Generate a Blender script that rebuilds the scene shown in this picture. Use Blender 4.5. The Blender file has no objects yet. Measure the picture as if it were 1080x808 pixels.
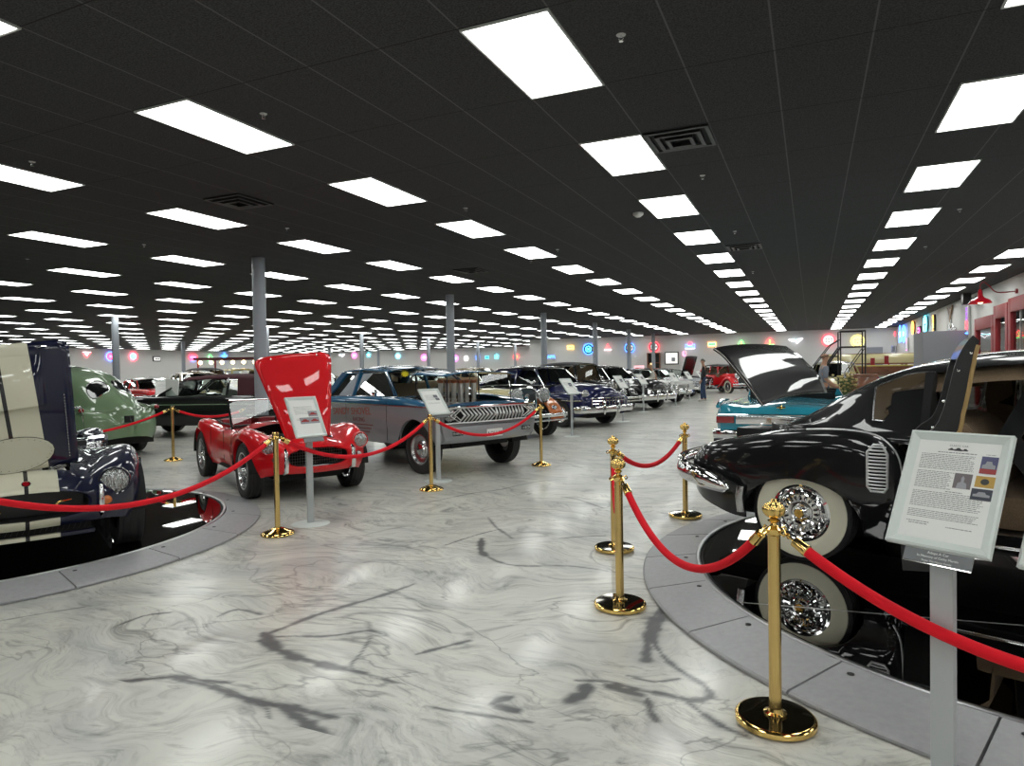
import bpy, bmesh, math, random
import numpy as np
from mathutils import Vector, Matrix
random.seed(7)
PI=math.pi; R=math.radians
COL=bpy.context.scene.collection
sc=bpy.context.scene
# ------------------------------------------------------------------ materials
M={}
def mat(name,col=(.5,.5,.5),rough=.5,metal=0,coat=0,emis=None,es=0,spec=None,alpha=None,trans=0,sheen=0):
    m=bpy.data.materials.new(name); m.use_nodes=True
    b=m.node_tree.nodes['Principled BSDF']
    if not emis and metal<.5: col=tuple(c*.80 for c in col)
    b.inputs['Base Color'].default_value=(*col,1); b.inputs['Roughness'].default_value=rough
    b.inputs['Metallic'].default_value=metal; b.inputs['Coat Weight'].default_value=coat
    b.inputs['Coat Roughness'].default_value=.03
    if spec is not None: b.inputs['Specular IOR Level'].default_value=spec
    if trans: b.inputs['Transmission Weight'].default_value=trans
    if sheen: b.inputs['Sheen Weight'].default_value=sheen
    if emis: b.inputs['Emission Color'].default_value=(*emis,1); b.inputs['Emission Strength'].default_value=es
    M[name]=m; return m
def nz(m,scale=40,dist=.02,strength=.3,detail=3,colvar=0,rvar=0,stretch=None):
    """bump (and optional colour variation) from noise"""
    nt=m.node_tree; N=nt.nodes; L=nt.links; b=N['Principled BSDF']
    tc=N.new('ShaderNodeTexCoord'); mp=N.new('ShaderNodeMapping'); L.new(tc.outputs['Object'],mp.inputs[0])
    if stretch: mp.inputs['Scale'].default_value=stretch
    t=N.new('ShaderNodeTexNoise'); t.inputs['Scale'].default_value=scale; t.inputs['Detail'].default_value=detail
    L.new(mp.outputs[0],t.inputs['Vector'])
    if strength:
        bp=N.new('ShaderNodeBump'); bp.inputs['Strength'].default_value=strength; bp.inputs['Distance'].default_value=dist
        L.new(t.outputs['Fac'],bp.inputs['Height']); L.new(bp.outputs[0],b.inputs['Normal'])
    if colvar:
        c=b.inputs['Base Color'].default_value[:3]
        r=N.new('ShaderNodeValToRGB'); r.color_ramp.elements[0].position=.3; r.color_ramp.elements[1].position=.7
        r.color_ramp.elements[0].color=(*[v*(1-colvar) for v in c],1); r.color_ramp.elements[1].color=(*[min(1,v*(1+colvar)) for v in c],1)
        L.new(t.outputs['Fac'],r.inputs[0]); L.new(r.outputs[0],b.inputs['Base Color'])
    return m
def paint(name,col,rough=.25,metal=0,coat=1.0): return mat(name,col,.45,metal,coat,spec=.15)
paint('black_paint',(.004,.004,.005),.15); paint('navy_paint',(.001,.002,.018),.2); paint('red_paint',(.85,.007,.014),.3)
paint('cream_stripe',(.62,.60,.47),.3); paint('green_paint',(.20,.30,.17),.3); paint('silver_paint',(.34,.35,.37),.32,.55)
paint('blue_paint',(.010,.105,.22),.25,.3); paint('turquoise_paint',(.02,.30,.42),.28); paint('cream_paint',(.72,.64,.36),.35)
paint('orange_paint',(.62,.17,.04),.3); paint('grey_paint',(.10,.10,.11),.3); paint('white_paint',(.72,.72,.70),.3)
paint('maroon_paint',(.16,.01,.02),.3); paint('deepblue_paint',(.004,.007,.065),.25); paint('yellow_paint',(.62,.50,.12),.3)
paint('tan_paint',(.42,.34,.2),.3); paint('teal_dark',(.02,.09,.09),.3); paint('gunmetal',(.05,.055,.06),.3,.4)
mat('chrome',(.78,.78,.78),.06,1); mat('dull_chrome',(.55,.55,.56),.25,1); mat('gold',(.83,.58,.20),.10,1)
nz(mat('brushed_gold',(.74,.52,.20),.22,1),60,.01,.05,stretch=(1,1,.05))
mat('black_mirror',(.012,.012,.013),.04,0,1.0); mat('gold_black',(.05,.04,.02),.05,.9)
nz(mat('rubber',(.018,.018,.018),.55),80,.004,.3); nz(mat('tread',(.03,.03,.031),.7),8,.004,.2)
mat('whitewall',(.88,.84,.66),.5); mat('dark',(.006,.006,.006),.8); mat('black_plastic',(.012,.012,.013),.4)
nz(mat('velvet',(.90,.0,.014),.9),300,.003,.4); 
nz(mat('maroon_cloth',(.07,.014,.022),.9),120,.004,.4); nz(mat('tan_cloth',(.24,.165,.10),.9,sheen=.1),160,.004,.4,colvar=.2)
nz(mat('tan_leather',(.30,.17,.08),.5),90,.003,.3); mat('door_trim',(.50,.33,.13),.5)
nz(mat('black_vinyl',(.012,.012,.013),.55),90,.003,.3); mat('red_vinyl',(.35,.01,.02),.4); mat('white_vinyl',(.6,.6,.56),.45)
mat('aluminium',(.5,.5,.5),.3,1); mat('white_metal',(.80,.86,.83),.35); mat('light_grey_metal',(.55,.57,.58),.4)
nz(mat('ramp_grey',(.40,.40,.41),.42),30,.002,.2,colvar=.06); mat('post_grey',(.36,.39,.43),.4); mat('dark_gap',(.02,.02,.02),.8)
nz(mat('wall_paint',(.80,.79,.77),.75),30,.002,.1,colvar=.03); mat('white_plastic',(.7,.7,.68),.4); mat('grey_board',(.30,.31,.34),.7)
mat('paper',(1.0,1.0,.97),.6); mat('ink',(.05,.05,.05),.6); mat('ink_soft',(.30,.30,.30),.6); mat('plaque_grey',(.22,.23,.24),.4,.3); mat('satin_trim',(.75,.75,.75),.45,.7)
mat('red_frame',(.36,.012,.02),.4); mat('lens_amber',(.8,.2,.03),.2,coat=1); mat('lens_red',(.3,.004,.01),.15,coat=1)
mat('skin',(.50,.27,.17),.55); mat('jeans',(.03,.06,.13),.85); mat('black_cloth',(.012,.012,.014),.9); mat('grey_cloth',(.20,.22,.26),.9)
mat('white_cloth',(.7,.68,.62),.9); mat('hair_grey',(.10,.085,.07),.8); mat('hair_blond',(.45,.30,.14),.8); mat('shoe_white',(.6,.6,.6),.6)
nz(mat('wood',(.22,.075,.03),.4,coat=.5),4,.002,.1,colvar=.35,stretch=(1,10,10)); mat('straw',(.6,.5,.2),.7); mat('leaf',(.10,.16,.05),.6)
mat('dark_steel',(.03,.03,.032),.4,.7); paint('red_gloss',(.7,.01,.03)); mat('bulb_soft',(.8,.6,.3),.4,emis=(1,.7,.35),es=1.5); mat('engine_dark',(.03,.03,.032),.35,.6); mat('engine_steel',(.62,.60,.57),.28,1); mat('copper_tip',(.55,.20,.10),.35,.5)
mat('photo_blue',(.08,.08,.2),.4); mat('photo_sepia',(.16,.13,.14),.4); mat('photo_gold',(.6,.36,.06),.4); mat('photo_dark',(.03,.035,.06),.4); mat('photo_red',(.4,.02,.02),.4); mat('photo_grey',(.35,.35,.38),.4)
def glassmat(name,tint,op,rough=.02):
    m=bpy.data.materials.new(name); m.use_nodes=True; nt=m.node_tree; N=nt.nodes; L=nt.links; N.clear()
    o=N.new('ShaderNodeOutputMaterial'); t=N.new('ShaderNodeBsdfTransparent'); t.inputs[0].default_value=(*tint,1)
    g=N.new('ShaderNodeBsdfGlossy'); g.inputs['Roughness'].default_value=rough; g.inputs[0].default_value=(1,1,1,1)
    f=N.new('ShaderNodeFresnel'); f.inputs[0].default_value=1.5
    mx=N.new('ShaderNodeMixShader'); L.new(f.outputs[0],mx.inputs[0]); L.new(t.outputs[0],mx.inputs[1]); L.new(g.outputs[0],mx.inputs[2]); L.new(mx.outputs[0],o.inputs[0]); M[name]=m
glassmat('glass',(.82,.88,.86),0); glassmat('dark_glass',(.16,.16,.15),0); glassmat('brown_glass',(.22,.18,.13),0)
m=mat('lens_glass',(.50,.52,.52),.10,.75,1); nz(m,22,.05,1.0,detail=1,stretch=(1,5,1))
# black polished deck of the turntables
m=mat('deck_black',(.32,.32,.32),.015,1.0,0)
def neon(name,col,s=7): return mat(name,(.02,.02,.02),.5,emis=col,es=s)
neon('neon_red',(1,.04,.06)); neon('neon_blue',(.05,.22,1)); neon('neon_white',(1,.9,.95),4); neon('neon_cyan',(.1,.75,1)); neon('neon_green',(.15,1,.25),4)
neon('neon_orange',(1,.42,.08),4); neon('neon_pink',(1,.15,.6)); neon('neon_yellow',(1,.85,.2),3.5); neon('lit_white',(.95,.93,.9),1.1); neon('lit_cream',(1,.88,.5),1.3); neon('lit_pink',(1,.55,.6),1.4); neon('lit_purple',(.55,.2,.9),1.2); neon('bulb_warm',(1,.75,.4),9)
# ceiling light diffuser: two tube bands show through the prismatic lens
LIGHT=9.0
m=mat('light_lens',(.8,.8,.8),.5,emis=(.97,1,.965),es=LIGHT)
# --------------------------------------------------------------- mesh helpers
def nb(): return bmesh.new()
def box(bm,x0,x1,y0,y1,z0,z1,bev=0):
    vs=[bm.verts.new((x,y,z)) for z in (z0,z1) for y in (y0,y1) for x in (x0,x1)]
    fs=[bm.faces.new([vs[i] for i in q]) for q in ((0,2,3,1),(4,5,7,6),(0,1,5,4),(2,6,7,3),(0,4,6,2),(1,3,7,5))]
    if bev:
        es=list({e for f in fs for e in f.edges}); bmesh.ops.bevel(bm,geom=es,offset=bev,segments=2,affect='EDGES',profile=.7)
    return bm
def tube(bm,pts,r,seg=8,closed=False,caps=True,squash=None):
    pts=[Vector(p) for p in pts]; n=len(pts); rr=r if isinstance(r,(list,tuple)) else [r]*n
    rings=[]; up=None
    for i,p in enumerate(pts):
        if closed: d=(pts[(i+1)%n]-pts[i-1])
        else: d=(pts[min(i+1,n-1)]-pts[max(i-1,0)])
        d.normalize()
        if up is None:
            up=Vector((0,0,1)) if abs(d.z)<.9 else Vector((1,0,0))
        s=d.cross(up); 
        if s.length<1e-6: s=d.cross(Vector((0,1,0)))
        s.normalize(); up=s.cross(d).normalized()
        k1,k2=squash if squash else (1,1)
        rings.append([bm.verts.new(p+s*math.cos(a)*rr[i]*k1+up*math.sin(a)*rr[i]*k2) for a in [2*PI*k/seg for k in range(seg)]])
    for i in range(n if closed else n-1):
        A=rings[i];B=rings[(i+1)%n]
        for k in range(seg): bm.faces.new((A[k],A[(k+1)%seg],B[(k+1)%seg],B[k]))
    if caps and not closed: bm.faces.new(rings[0][::-1]); bm.faces.new(rings[-1])
    return bm
def bar(bm,a,b,w,h=None,up=(0,0,1)):
    """rectangular bar from a to b"""
    a=Vector(a);b=Vector(b);d=(b-a).normalized();u=Vector(up)
    s=d.cross(u)
    if s.length<1e-4: s=d.cross(Vector((1,0,0)))
    s.normalize(); u=s.cross(d).normalized(); h=h or w
    V=[bm.verts.new(p+s*i*w/2+u*j*h/2) for p in (a,b) for i,j in ((-1,-1),(1,-1),(1,1),(-1,1))]
    for q in ((0,1,2,3),(7,6,5,4),(0,4,5,1),(1,5,6,2),(2,6,7,3),(3,7,4,0)): bm.faces.new([V[i] for i in q])
    return bm
def lathe(bm,prof,seg=24,axis='z',org=(0,0,0),flute=0,nfl=0,a0=0,a1=2*PI):
    """prof: [(r,h)...] turned about axis through org"""
    o=Vector(org); full=abs(a1-a0-2*PI)<1e-6; n=seg if full else seg+1
    rings=[]
    for r,h in prof:
        ring=[]
        for k in range(n):
            a=a0+(a1-a0)*k/seg; q=r*(1+flute*math.cos(nfl*a)) if flute else r
            c,s=math.cos(a)*q,math.sin(a)*q
            v={'z':(c,s,h),'y':(c,h,s),'x':(h,c,s)}[axis]
            ring.append(bm.verts.new(o+Vector(v)))
        rings.append(ring)
    for A,B in zip(rings,rings[1:]):
        for k in range(seg):
            j=(k+1)%n
            try: bm.faces.new((A[k],A[j],B[j],B[k]))
            except ValueError: pass
    return bm
def poly(bm,pts,th=0,n=None):
    """flat polygon from 3-D points, thickened by th along normal"""
    vs=[bm.verts.new(p) for p in pts]; f=bm.faces.new(vs)
    if th:
        f.normal_update(); d=(Vector(n) if n else f.normal)*th
        r=bmesh.ops.extrude_face_region(bm,geom=[f]); bmesh.ops.translate(bm,verts=[e for e in r['geom'] if isinstance(e,bmesh.types.BMVert)],vec=d)
    return bm
def grid(bm,P,closed=False):
    """P[i][j] points -> quads"""
    V=[[bm.verts.new(p) for p in row] for row in P]; fs=[]
    for i in range(len(V)-1):
        m=len(V[i]); 
        for j in range(m if closed else m-1):
            k=(j+1)%m
            fs.append(bm.faces.new((V[i][j],V[i][k],V[i+1][k],V[i+1][j])))
    return V
def finish(bm,name,m,parent=None,smooth=True,ang=38,loc=None,rot=None,weld=0,solid=0):
    if weld: bmesh.ops.remove_doubles(bm,verts=bm.verts,dist=weld)
    bmesh.ops.recalc_face_normals(bm,faces=bm.faces)
    if smooth:
        c=math.cos(R(ang))
        for f in bm.faces: f.smooth=True
        for e in bm.edges:
            if len(e.link_faces)==2 and e.link_faces[0].normal.dot(e.link_faces[1].normal)<c: e.smooth=False
    me=bpy.data.meshes.new(name); bm.to_mesh(me); bm.free()
    mats=m if isinstance(m,(list,tuple)) else [m]
    for q in mats: me.materials.append(M[q])
    o=bpy.data.objects.new(name,me); COL.objects.link(o)
    if parent: o.parent=parent
    if loc is not None: o.location=loc
    if rot is not None: o.rotation_euler=rot
    if solid:
        md=o.modifiers.new('thickness','SOLIDIFY'); md.thickness=solid; md.offset=-1
    return o
def tag(o,label=None,cat=None,group=None,kind=None):
    if label: o['label']=label
    if cat: o['category']=cat
    if group: o['group']=group
    if kind: o['kind']=kind
    return o
def root(name,label,cat,loc=(0,0,0),rz=0,group=None):
    o=bpy.data.objects.new(name,None); COL.objects.link(o); o.empty_display_size=.2
    o.location=loc; o.rotation_euler=(0,0,rz); return tag(o,label,cat,group)
def children(o): return [c for c in bpy.data.objects if c.parent==o]
KIDS={}
def copy_tree(o,parent=None,kids=None):
    if kids is None:
        kids={}
        for c in bpy.data.objects:
            if c.parent: kids.setdefault(c.parent.name,[]).append(c)
    c=o.copy(); COL.objects.link(c)
    if parent: c.parent=parent
    for ch in kids.get(o.name,[]): copy_tree(ch,c,kids)
    return c
def text_mesh(bm,s,size,mtx,depth=.002):
    """lettering turned into mesh and merged into bm"""
    cu=bpy.data.curves.new('lettering','FONT'); cu.body=s; cu.size=size; cu.extrude=depth; cu.align_x='CENTER'; cu.align_y='CENTER'; cu.resolution_u=2
    o=bpy.data.objects.new('lettering',cu); COL.objects.link(o); bpy.context.view_layer.update()
    me=bpy.data.meshes.new_from_object(o); me.transform(mtx); bm.from_mesh(me)
    bpy.data.objects.remove(o); bpy.data.curves.remove(cu); bpy.data.meshes.remove(me)
    return bm
def struct(bm,name,m,smooth=False,**k):
    o=finish(bm,name,m,smooth=smooth,**k); o['kind']='structure'; return o
def sp(pts):
    """smooth interpolation through (x,v) control points"""
    xs=[p[0] for p in pts]; vs=[p[1] for p in pts]; n=len(xs)
    d=[(vs[i+1]-vs[i])/(xs[i+1]-xs[i]) for i in range(n-1)]
    t=[0]*n
    for i in range(1,n-1): t[i]=0 if d[i-1]*d[i]<=0 else 2*d[i-1]*d[i]/(d[i-1]+d[i])
    t[0]=d[0]; t[-1]=d[-1]
    def f(x):
        if x<=xs[0]: return vs[0]
        if x>=xs[-1]: return vs[-1]
        i=0
        while xs[i+1]<x: i+=1
        h=xs[i+1]-xs[i]; s=(x-xs[i])/h
        return vs[i]*(1+2*s)*(1-s)**2+t[i]*h*s*(1-s)**2+vs[i+1]*s*s*(3-2*s)+t[i+1]*h*s*s*(s-1)
    return f
def crom(P,n=4):
    """Catmull-Rom through 2-D/3-D points"""
    P=[Vector(p) for p in P]; o=[]
    for i in range(len(P)-1):
        p0=P[max(i-1,0)];p1=P[i];p2=P[i+1];p3=P[min(i+2,len(P)-1)]
        for k in range(n):
            t=k/n; o.append(.5*((2*p1)+(p2-p0)*t+(2*p0-5*p1+4*p2-p3)*t*t+(3*p1-p0-3*p2+p3)*t**3))
    o.append(P[-1]); return o
def frange(a,b,s):
    n=max(1,int(round((b-a)/s))); return [a+(b-a)*i/n for i in range(n+1)]
# ------------------------------------------------------------------- camera
F,YAW,PIT,ROL,CZ=709.438,0.41920142,-0.02054705,-0.01630755,1.50
ZC=3.58
cy_,sy_=math.cos(YAW),math.sin(YAW); cp_,sp_=math.cos(PIT),math.sin(PIT)
fw=Vector((-sy_*cp_,cy_*cp_,sp_)); rr0=Vector((cy_,sy_,0)); uu0=rr0.cross(fw)
rt=rr0*math.cos(ROL)+uu0*math.sin(ROL); upv=-rr0*math.sin(ROL)+uu0*math.cos(ROL)
cam=bpy.data.cameras.new('camera'); co=bpy.data.objects.new('camera',cam); COL.objects.link(co)
mw=Matrix((( rt.x,upv.x,-fw.x,0),(rt.y,upv.y,-fw.y,0),(rt.z,upv.z,-fw.z,CZ),(0,0,0,1))); co.matrix_world=mw
cam.sensor_width=36; cam.lens=F/1080*36; cam.sensor_fit='HORIZONTAL'; cam.clip_end=300; sc.camera=co
def project(X,Y,Z):
    d=Vector((X,Y,Z-CZ)); k=d.dot(fw)
    if k<=.01: return None
    return 540+F*d.dot(rt)/k, 404-F*d.dot(upv)/k, k
def gp(px,py,z=0):
    d=fw+rt*((px-540)/F)-upv*((py-404)/F); t=(z-CZ)/d.z; return Vector((d.x*t,d.y*t,z))
sc.view_settings.view_transform='Standard'; sc.view_settings.look='None'; sc.view_settings.exposure=0; sc.view_settings.gamma=1
try: sc.view_settings.use_curve_mapping=False
except Exception: pass
w=bpy.data.worlds.new('hall_air'); sc.world=w; w.use_nodes=True
w.node_tree.nodes['Background'].inputs[0].default_value=(.8,.85,1,1); w.node_tree.nodes['Background'].inputs[1].default_value=.25
# --------------------------------------------------------------------- room
XR=4.56; YB=45.0; YB2=57.0; XJ=-18.6; XL=-50.0; YF=-16.0
# floor: fine vertex colour stains near the camera, broad shader marbling
def floor_mat():
    m=bpy.data.materials.new('marbled_epoxy'); m.use_nodes=True; nt=m.node_tree; N=nt.nodes; L=nt.links; b=N['Principled BSDF']
    tc=N.new('ShaderNodeTexCoord')
    def noise(scale,detail,dist,rough=.55,stretch=(1,1,1),rot=0,vec=None):
        mp=N.new('ShaderNodeMapping'); mp.inputs['Scale'].default_value=stretch; mp.inputs['Rotation'].default_value=(0,0,rot)
        L.new(vec or tc.outputs['Object'],mp.inputs[0])
        t=N.new('ShaderNodeTexNoise'); t.inputs['Scale'].default_value=scale; t.inputs['Detail'].default_value=detail; t.inputs['Distortion'].default_value=dist; t.inputs['Roughness'].default_value=rough
        L.new(mp.outputs[0],t.inputs['Vector']); return t
    def ramp(src,st):
        r=N.new('ShaderNodeValToRGB'); e=r.color_ramp.elements
        while len(e)<len(st): e.new(.5)
        for q,(p,c) in zip(e,st): q.position=p; q.color=(c,c,c,1) if not isinstance(c,tuple) else (*c,1)
        L.new(src,r.inputs[0]); return r
    def mul(a,bb,t='MULTIPLY',fac=1):
        x=N.new('ShaderNodeMix'); x.data_type='RGBA'; x.blend_type=t; x.inputs[0].default_value=fac
        L.new(a,x.inputs[6]); L.new(bb,x.inputs[7]); return x.outputs[2]
    # warp field
    wn=noise(.55,3,0,.5); 
    wa=N.new('ShaderNodeVectorMath'); wa.operation='SCALE'; wa.inputs[3].default_value=2.2; L.new(wn.outputs['Color'],wa.inputs[0])
    wv=N.new('ShaderNodeVectorMath'); wv.operation='ADD'; L.new(tc.outputs['Object'],wv.inputs[0]); L.new(wa.outputs[0],wv.inputs[1])
    base=ramp(noise(.9,6,.6,.6,(1,2.4,1),.5,wv.outputs[0]).outputs['Fac'],[(.30,(.42,.425,.41)),(.5,(.60,.595,.545)),(.72,(.70,.69,.62))])
    str1=ramp(noise(1.6,9,1.6,.62,(1,3.2,1),.55,wv.outputs[0]).outputs['Fac'],[(.30,.38),(.41,.82),(.5,1.0)])
    n3=noise(1.1,7,1.2,.6,(1,2.2,1),.35,wv.outputs[0])
    ab=N.new('ShaderNodeMath'); ab.operation='SUBTRACT'; ab.inputs[1].default_value=.5; L.new(n3.outputs['Fac'],ab.inputs[0])
    ab2=N.new('ShaderNodeMath'); ab2.operation='ABSOLUTE'; L.new(ab.outputs[0],ab2.inputs[0])
    veins=ramp(ab2.outputs[0],[(0,.84),(.006,.93),(.02,1)])
    n4=noise(.5,5,.8,.55,(1,1.6,1),.2)
    ac=N.new('ShaderNodeMath'); ac.operation='SUBTRACT'; ac.inputs[1].default_value=.47; L.new(n4.outputs['Fac'],ac.inputs[0])
    ac2=N.new('ShaderNodeMath'); ac2.operation='ABSOLUTE'; L.new(ac.outputs[0],ac2.inputs[0])
    vein2=ramp(ac2.outputs[0],[(0,.5),(.003,.7),(.008,1)])
    msk=ramp(noise(.45,2,0).outputs['Fac'],[(.48,1.0),(.6,0.0)])
    str2=ramp(noise(4.5,6,1.0,.65,(1,6,1),.62,wv.outputs[0]).outputs['Fac'],[(.30,.62),(.43,.93),(.5,1.0)])
    c=mul(mul(base.outputs[0],str1.outputs[0]),str2.outputs[0]); c=mul(c,veins.outputs[0])
    x=N.new('ShaderNodeMix'); x.data_type='RGBA'; x.blend_type='MULTIPLY'; L.new(msk.outputs[0],x.inputs[0]); L.new(c,x.inputs[6]); L.new(vein2.outputs[0],x.inputs[7]); c=x.outputs[2]
    at=N.new('ShaderNodeAttribute'); at.attribute_name='stain'
    x=N.new('ShaderNodeMix'); x.data_type='RGBA'; L.new(at.outputs['Fac'],x.inputs[0]); L.new(c,x.inputs[6]); x.inputs[7].default_value=(.035,.037,.043,1)
    L.new(x.outputs[2],b.inputs['Base Color'])
    b.inputs['Roughness'].default_value=.30; b.inputs['Specular IOR Level'].default_value=.5; b.inputs['Coat Weight'].default_value=.2; b.inputs['Coat Roughness'].default_value=.1
    bp=N.new('ShaderNodeBump'); bp.inputs['Strength'].default_value=.08; bp.inputs['Distance'].default_value=.02; L.new(noise(3,2,0).outputs['Fac'],bp.inputs['Height']); L.new(bp.outputs[0],b.inputs['Normal']); L.new(bp.outputs[0],b.inputs['Coat Normal'])
    M['marbled_epoxy']=m
floor_mat()
VEINS=[ # traced stains: (pixel polyline, half width m at nodes)
 ([(0,741),(30,734),(80,723),(130,719),(185,714),(215,718),(245,720)],.014),
 ([(185,716),(215,722),(245,732),(272,741),(300,745),(330,752),(355,757)],.020),
 ([(272,741),(283,750),(283,765)],.006),
 ([(300,748),(320,760),(337,776),(348,795),(356,808)],.028),
 ([(350,798),(385,800),(420,803),(440,806)],.022),
 ([(275,671),(300,662),(330,650),(362,640),(400,629),(437,616)],.016),
 ([(274,676),(292,685),(315,694),(350,703),(385,710)],.024),
 ([(285,672),(310,671),(345,671),(375,667),(390,665),(402,669)],.009),
 ([(278,668),(285,676),(292,683)],.030),
 ([(392,671),(380,690),(371,700),(376,708),(400,715),(430,723)],.006),
 ([(608,718),(640,719),(672,727),(700,732),(730,739),(748,735),(745,725),(725,712),(705,698),(692,682)],.014),
 ([(692,682),(686,668),(690,652),(698,642)],.020),
 ([(697,646),(694,660),(684,672),(682,696)],.028),
 ([(620,722),(615,732),(600,738)],.030),
 ([(640,722),(660,729),(675,733)],.024),
 ([(683,737),(686,750),(692,760)],.016),
 ([(662,713),(690,719),(716,716)],.009),
 ([(718,735),(735,748),(760,765),(790,778)],.012),
 ([(506,573),(512,585),(530,594),(555,597),(600,597),(640,602)],.010),
 ([(508,568),(507,580),(512,586)],.024),
 ([(515,546),(523,556),(532,562),(540,568)],.010),
 ([(523,559),(500,565),(470,575)],.007),
 ([(592,524),(610,527),(636,536)],.010),
 ([(590,568),(615,566),(638,565)],.010),
 ([(452,530),(470,526),(500,520),(530,516),(560,509),(600,505),(640,505)],.008),
 ([(0,655),(40,648),(90,640)],.006),([(60,800),(100,780),(140,768)],.012),([(215,800),(240,790),(262,806)],.018),
 ([(230,650),(250,643),(275,648)],.010),([(120,662),(150,650),(180,646)],.008),([(440,690),(470,682),(495,676)],.012),
 ([(540,735),(520,742),(545,750)],.020),([(448,745),(480,750),(520,756),(560,762)],.008),
]
def build_floor():
    x0,x1,y0,y1,st=-6.6,.9,2.2,8.6,.0155
    nx=int((x1-x0)/st);ny=int((y1-y0)/st)
    X=np.linspace(x0,x1,nx);Y=np.linspace(y0,y1,ny); A=np.zeros((ny,nx))
    XX,YY=np.meshgrid(X,Y)
    rng=np.random.RandomState(3)
    # smooth jitter field so that stains have ragged, feathered edges
    J=sum(np.sin(XX*a+YY*b+c)*d for a,b,c,d in [(31,17,1,.3),(-23,41,2,.3),(61,-37,4,.25),(13,-71,.5,.25),(97,53,3,.15)])
    for pl,wd in VEINS:
        P=[gp(*q) for q in pl]; P=crom([(p.x,p.y) for p in P],3); n=len(P)
        for i in range(n-1):
            a=np.array(P[i]);b=np.array(P[i+1]); t0=i/(n-1); 
            hw=wd*(.55+.45*math.sin(PI*min(1,max(0,t0))))*(1.0+.35*math.sin(i*1.7))
            m=.12
            ix0=np.searchsorted(X,min(a[0],b[0])-m);ix1=np.searchsorted(X,max(a[0],b[0])+m);iy0=np.searchsorted(Y,min(a[1],b[1])-m);iy1=np.searchsorted(Y,max(a[1],b[1])+m)
            if ix1<=ix0 or iy1<=iy0: continue
            sx=XX[iy0:iy1,ix0:ix1];sy=YY[iy0:iy1,ix0:ix1]; d=b-a; L2=(d**2).sum()+1e-9
            t=np.clip(((sx-a[0])*d[0]+(sy-a[1])*d[1])/L2,0,1)
            D=np.hypot(sx-a[0]-t*d[0],sy-a[1]-t*d[1])
            v=np.clip((hw*1.25*(1+.3*J[iy0:iy1,ix0:ix1])-D)/(hw*.8+.008)+.5,0,.92)
            v=np.maximum(v,.22*np.clip(1-D/(hw*3.5),0,1)*(1+J[iy0:iy1,ix0:ix1]))
            A[iy0:iy1,ix0:ix1]=np.maximum(A[iy0:iy1,ix0:ix1],np.clip(v,0,1))
    verts=np.zeros((ny*nx,3)); verts[:,0]=XX.ravel(); verts[:,1]=YY.ravel()
    idx=np.arange(ny*nx).reshape(ny,nx)
    F4=np.stack([idx[:-1,:-1],idx[:-1,1:],idx[1:,1:],idx[1:,:-1]],-1).reshape(-1,4)
    # outer apron
    ex=[XL-1,XR+1,YF-1,YB2+1]; nv=len(verts)
    outer=np.array([[ex[0],ex[2],0],[ex[1],ex[2],0],[ex[1],ex[3],0],[ex[0],ex[3],0]])
    inner=[idx[0,0],idx[0,-1],idx[-1,-1],idx[-1,0]]
    verts=np.vstack([verts,outer]); 
    extra=[[inner[0],inner[1],nv+1,nv],[inner[1],inner[2],nv+2,nv+1],[inner[2],inner[3],nv+3,nv+2],[inner[3],inner[0],nv,nv+3]]
    faces=F4.tolist()+[list(map(int,e[::-1])) for e in extra]
    me=bpy.data.meshes.new('floor'); me.from_pydata(verts.tolist(),[],faces); me.update()
    at=me.attributes.new('stain','FLOAT','POINT'); at.data.foreach_set('value',np.concatenate([A.ravel(),np.zeros(4)]).astype(np.float32))
    me.materials.append(M['marbled_epoxy']); o=bpy.data.objects.new('floor',me); COL.objects.link(o); o['kind']='structure'
build_floor()
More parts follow.
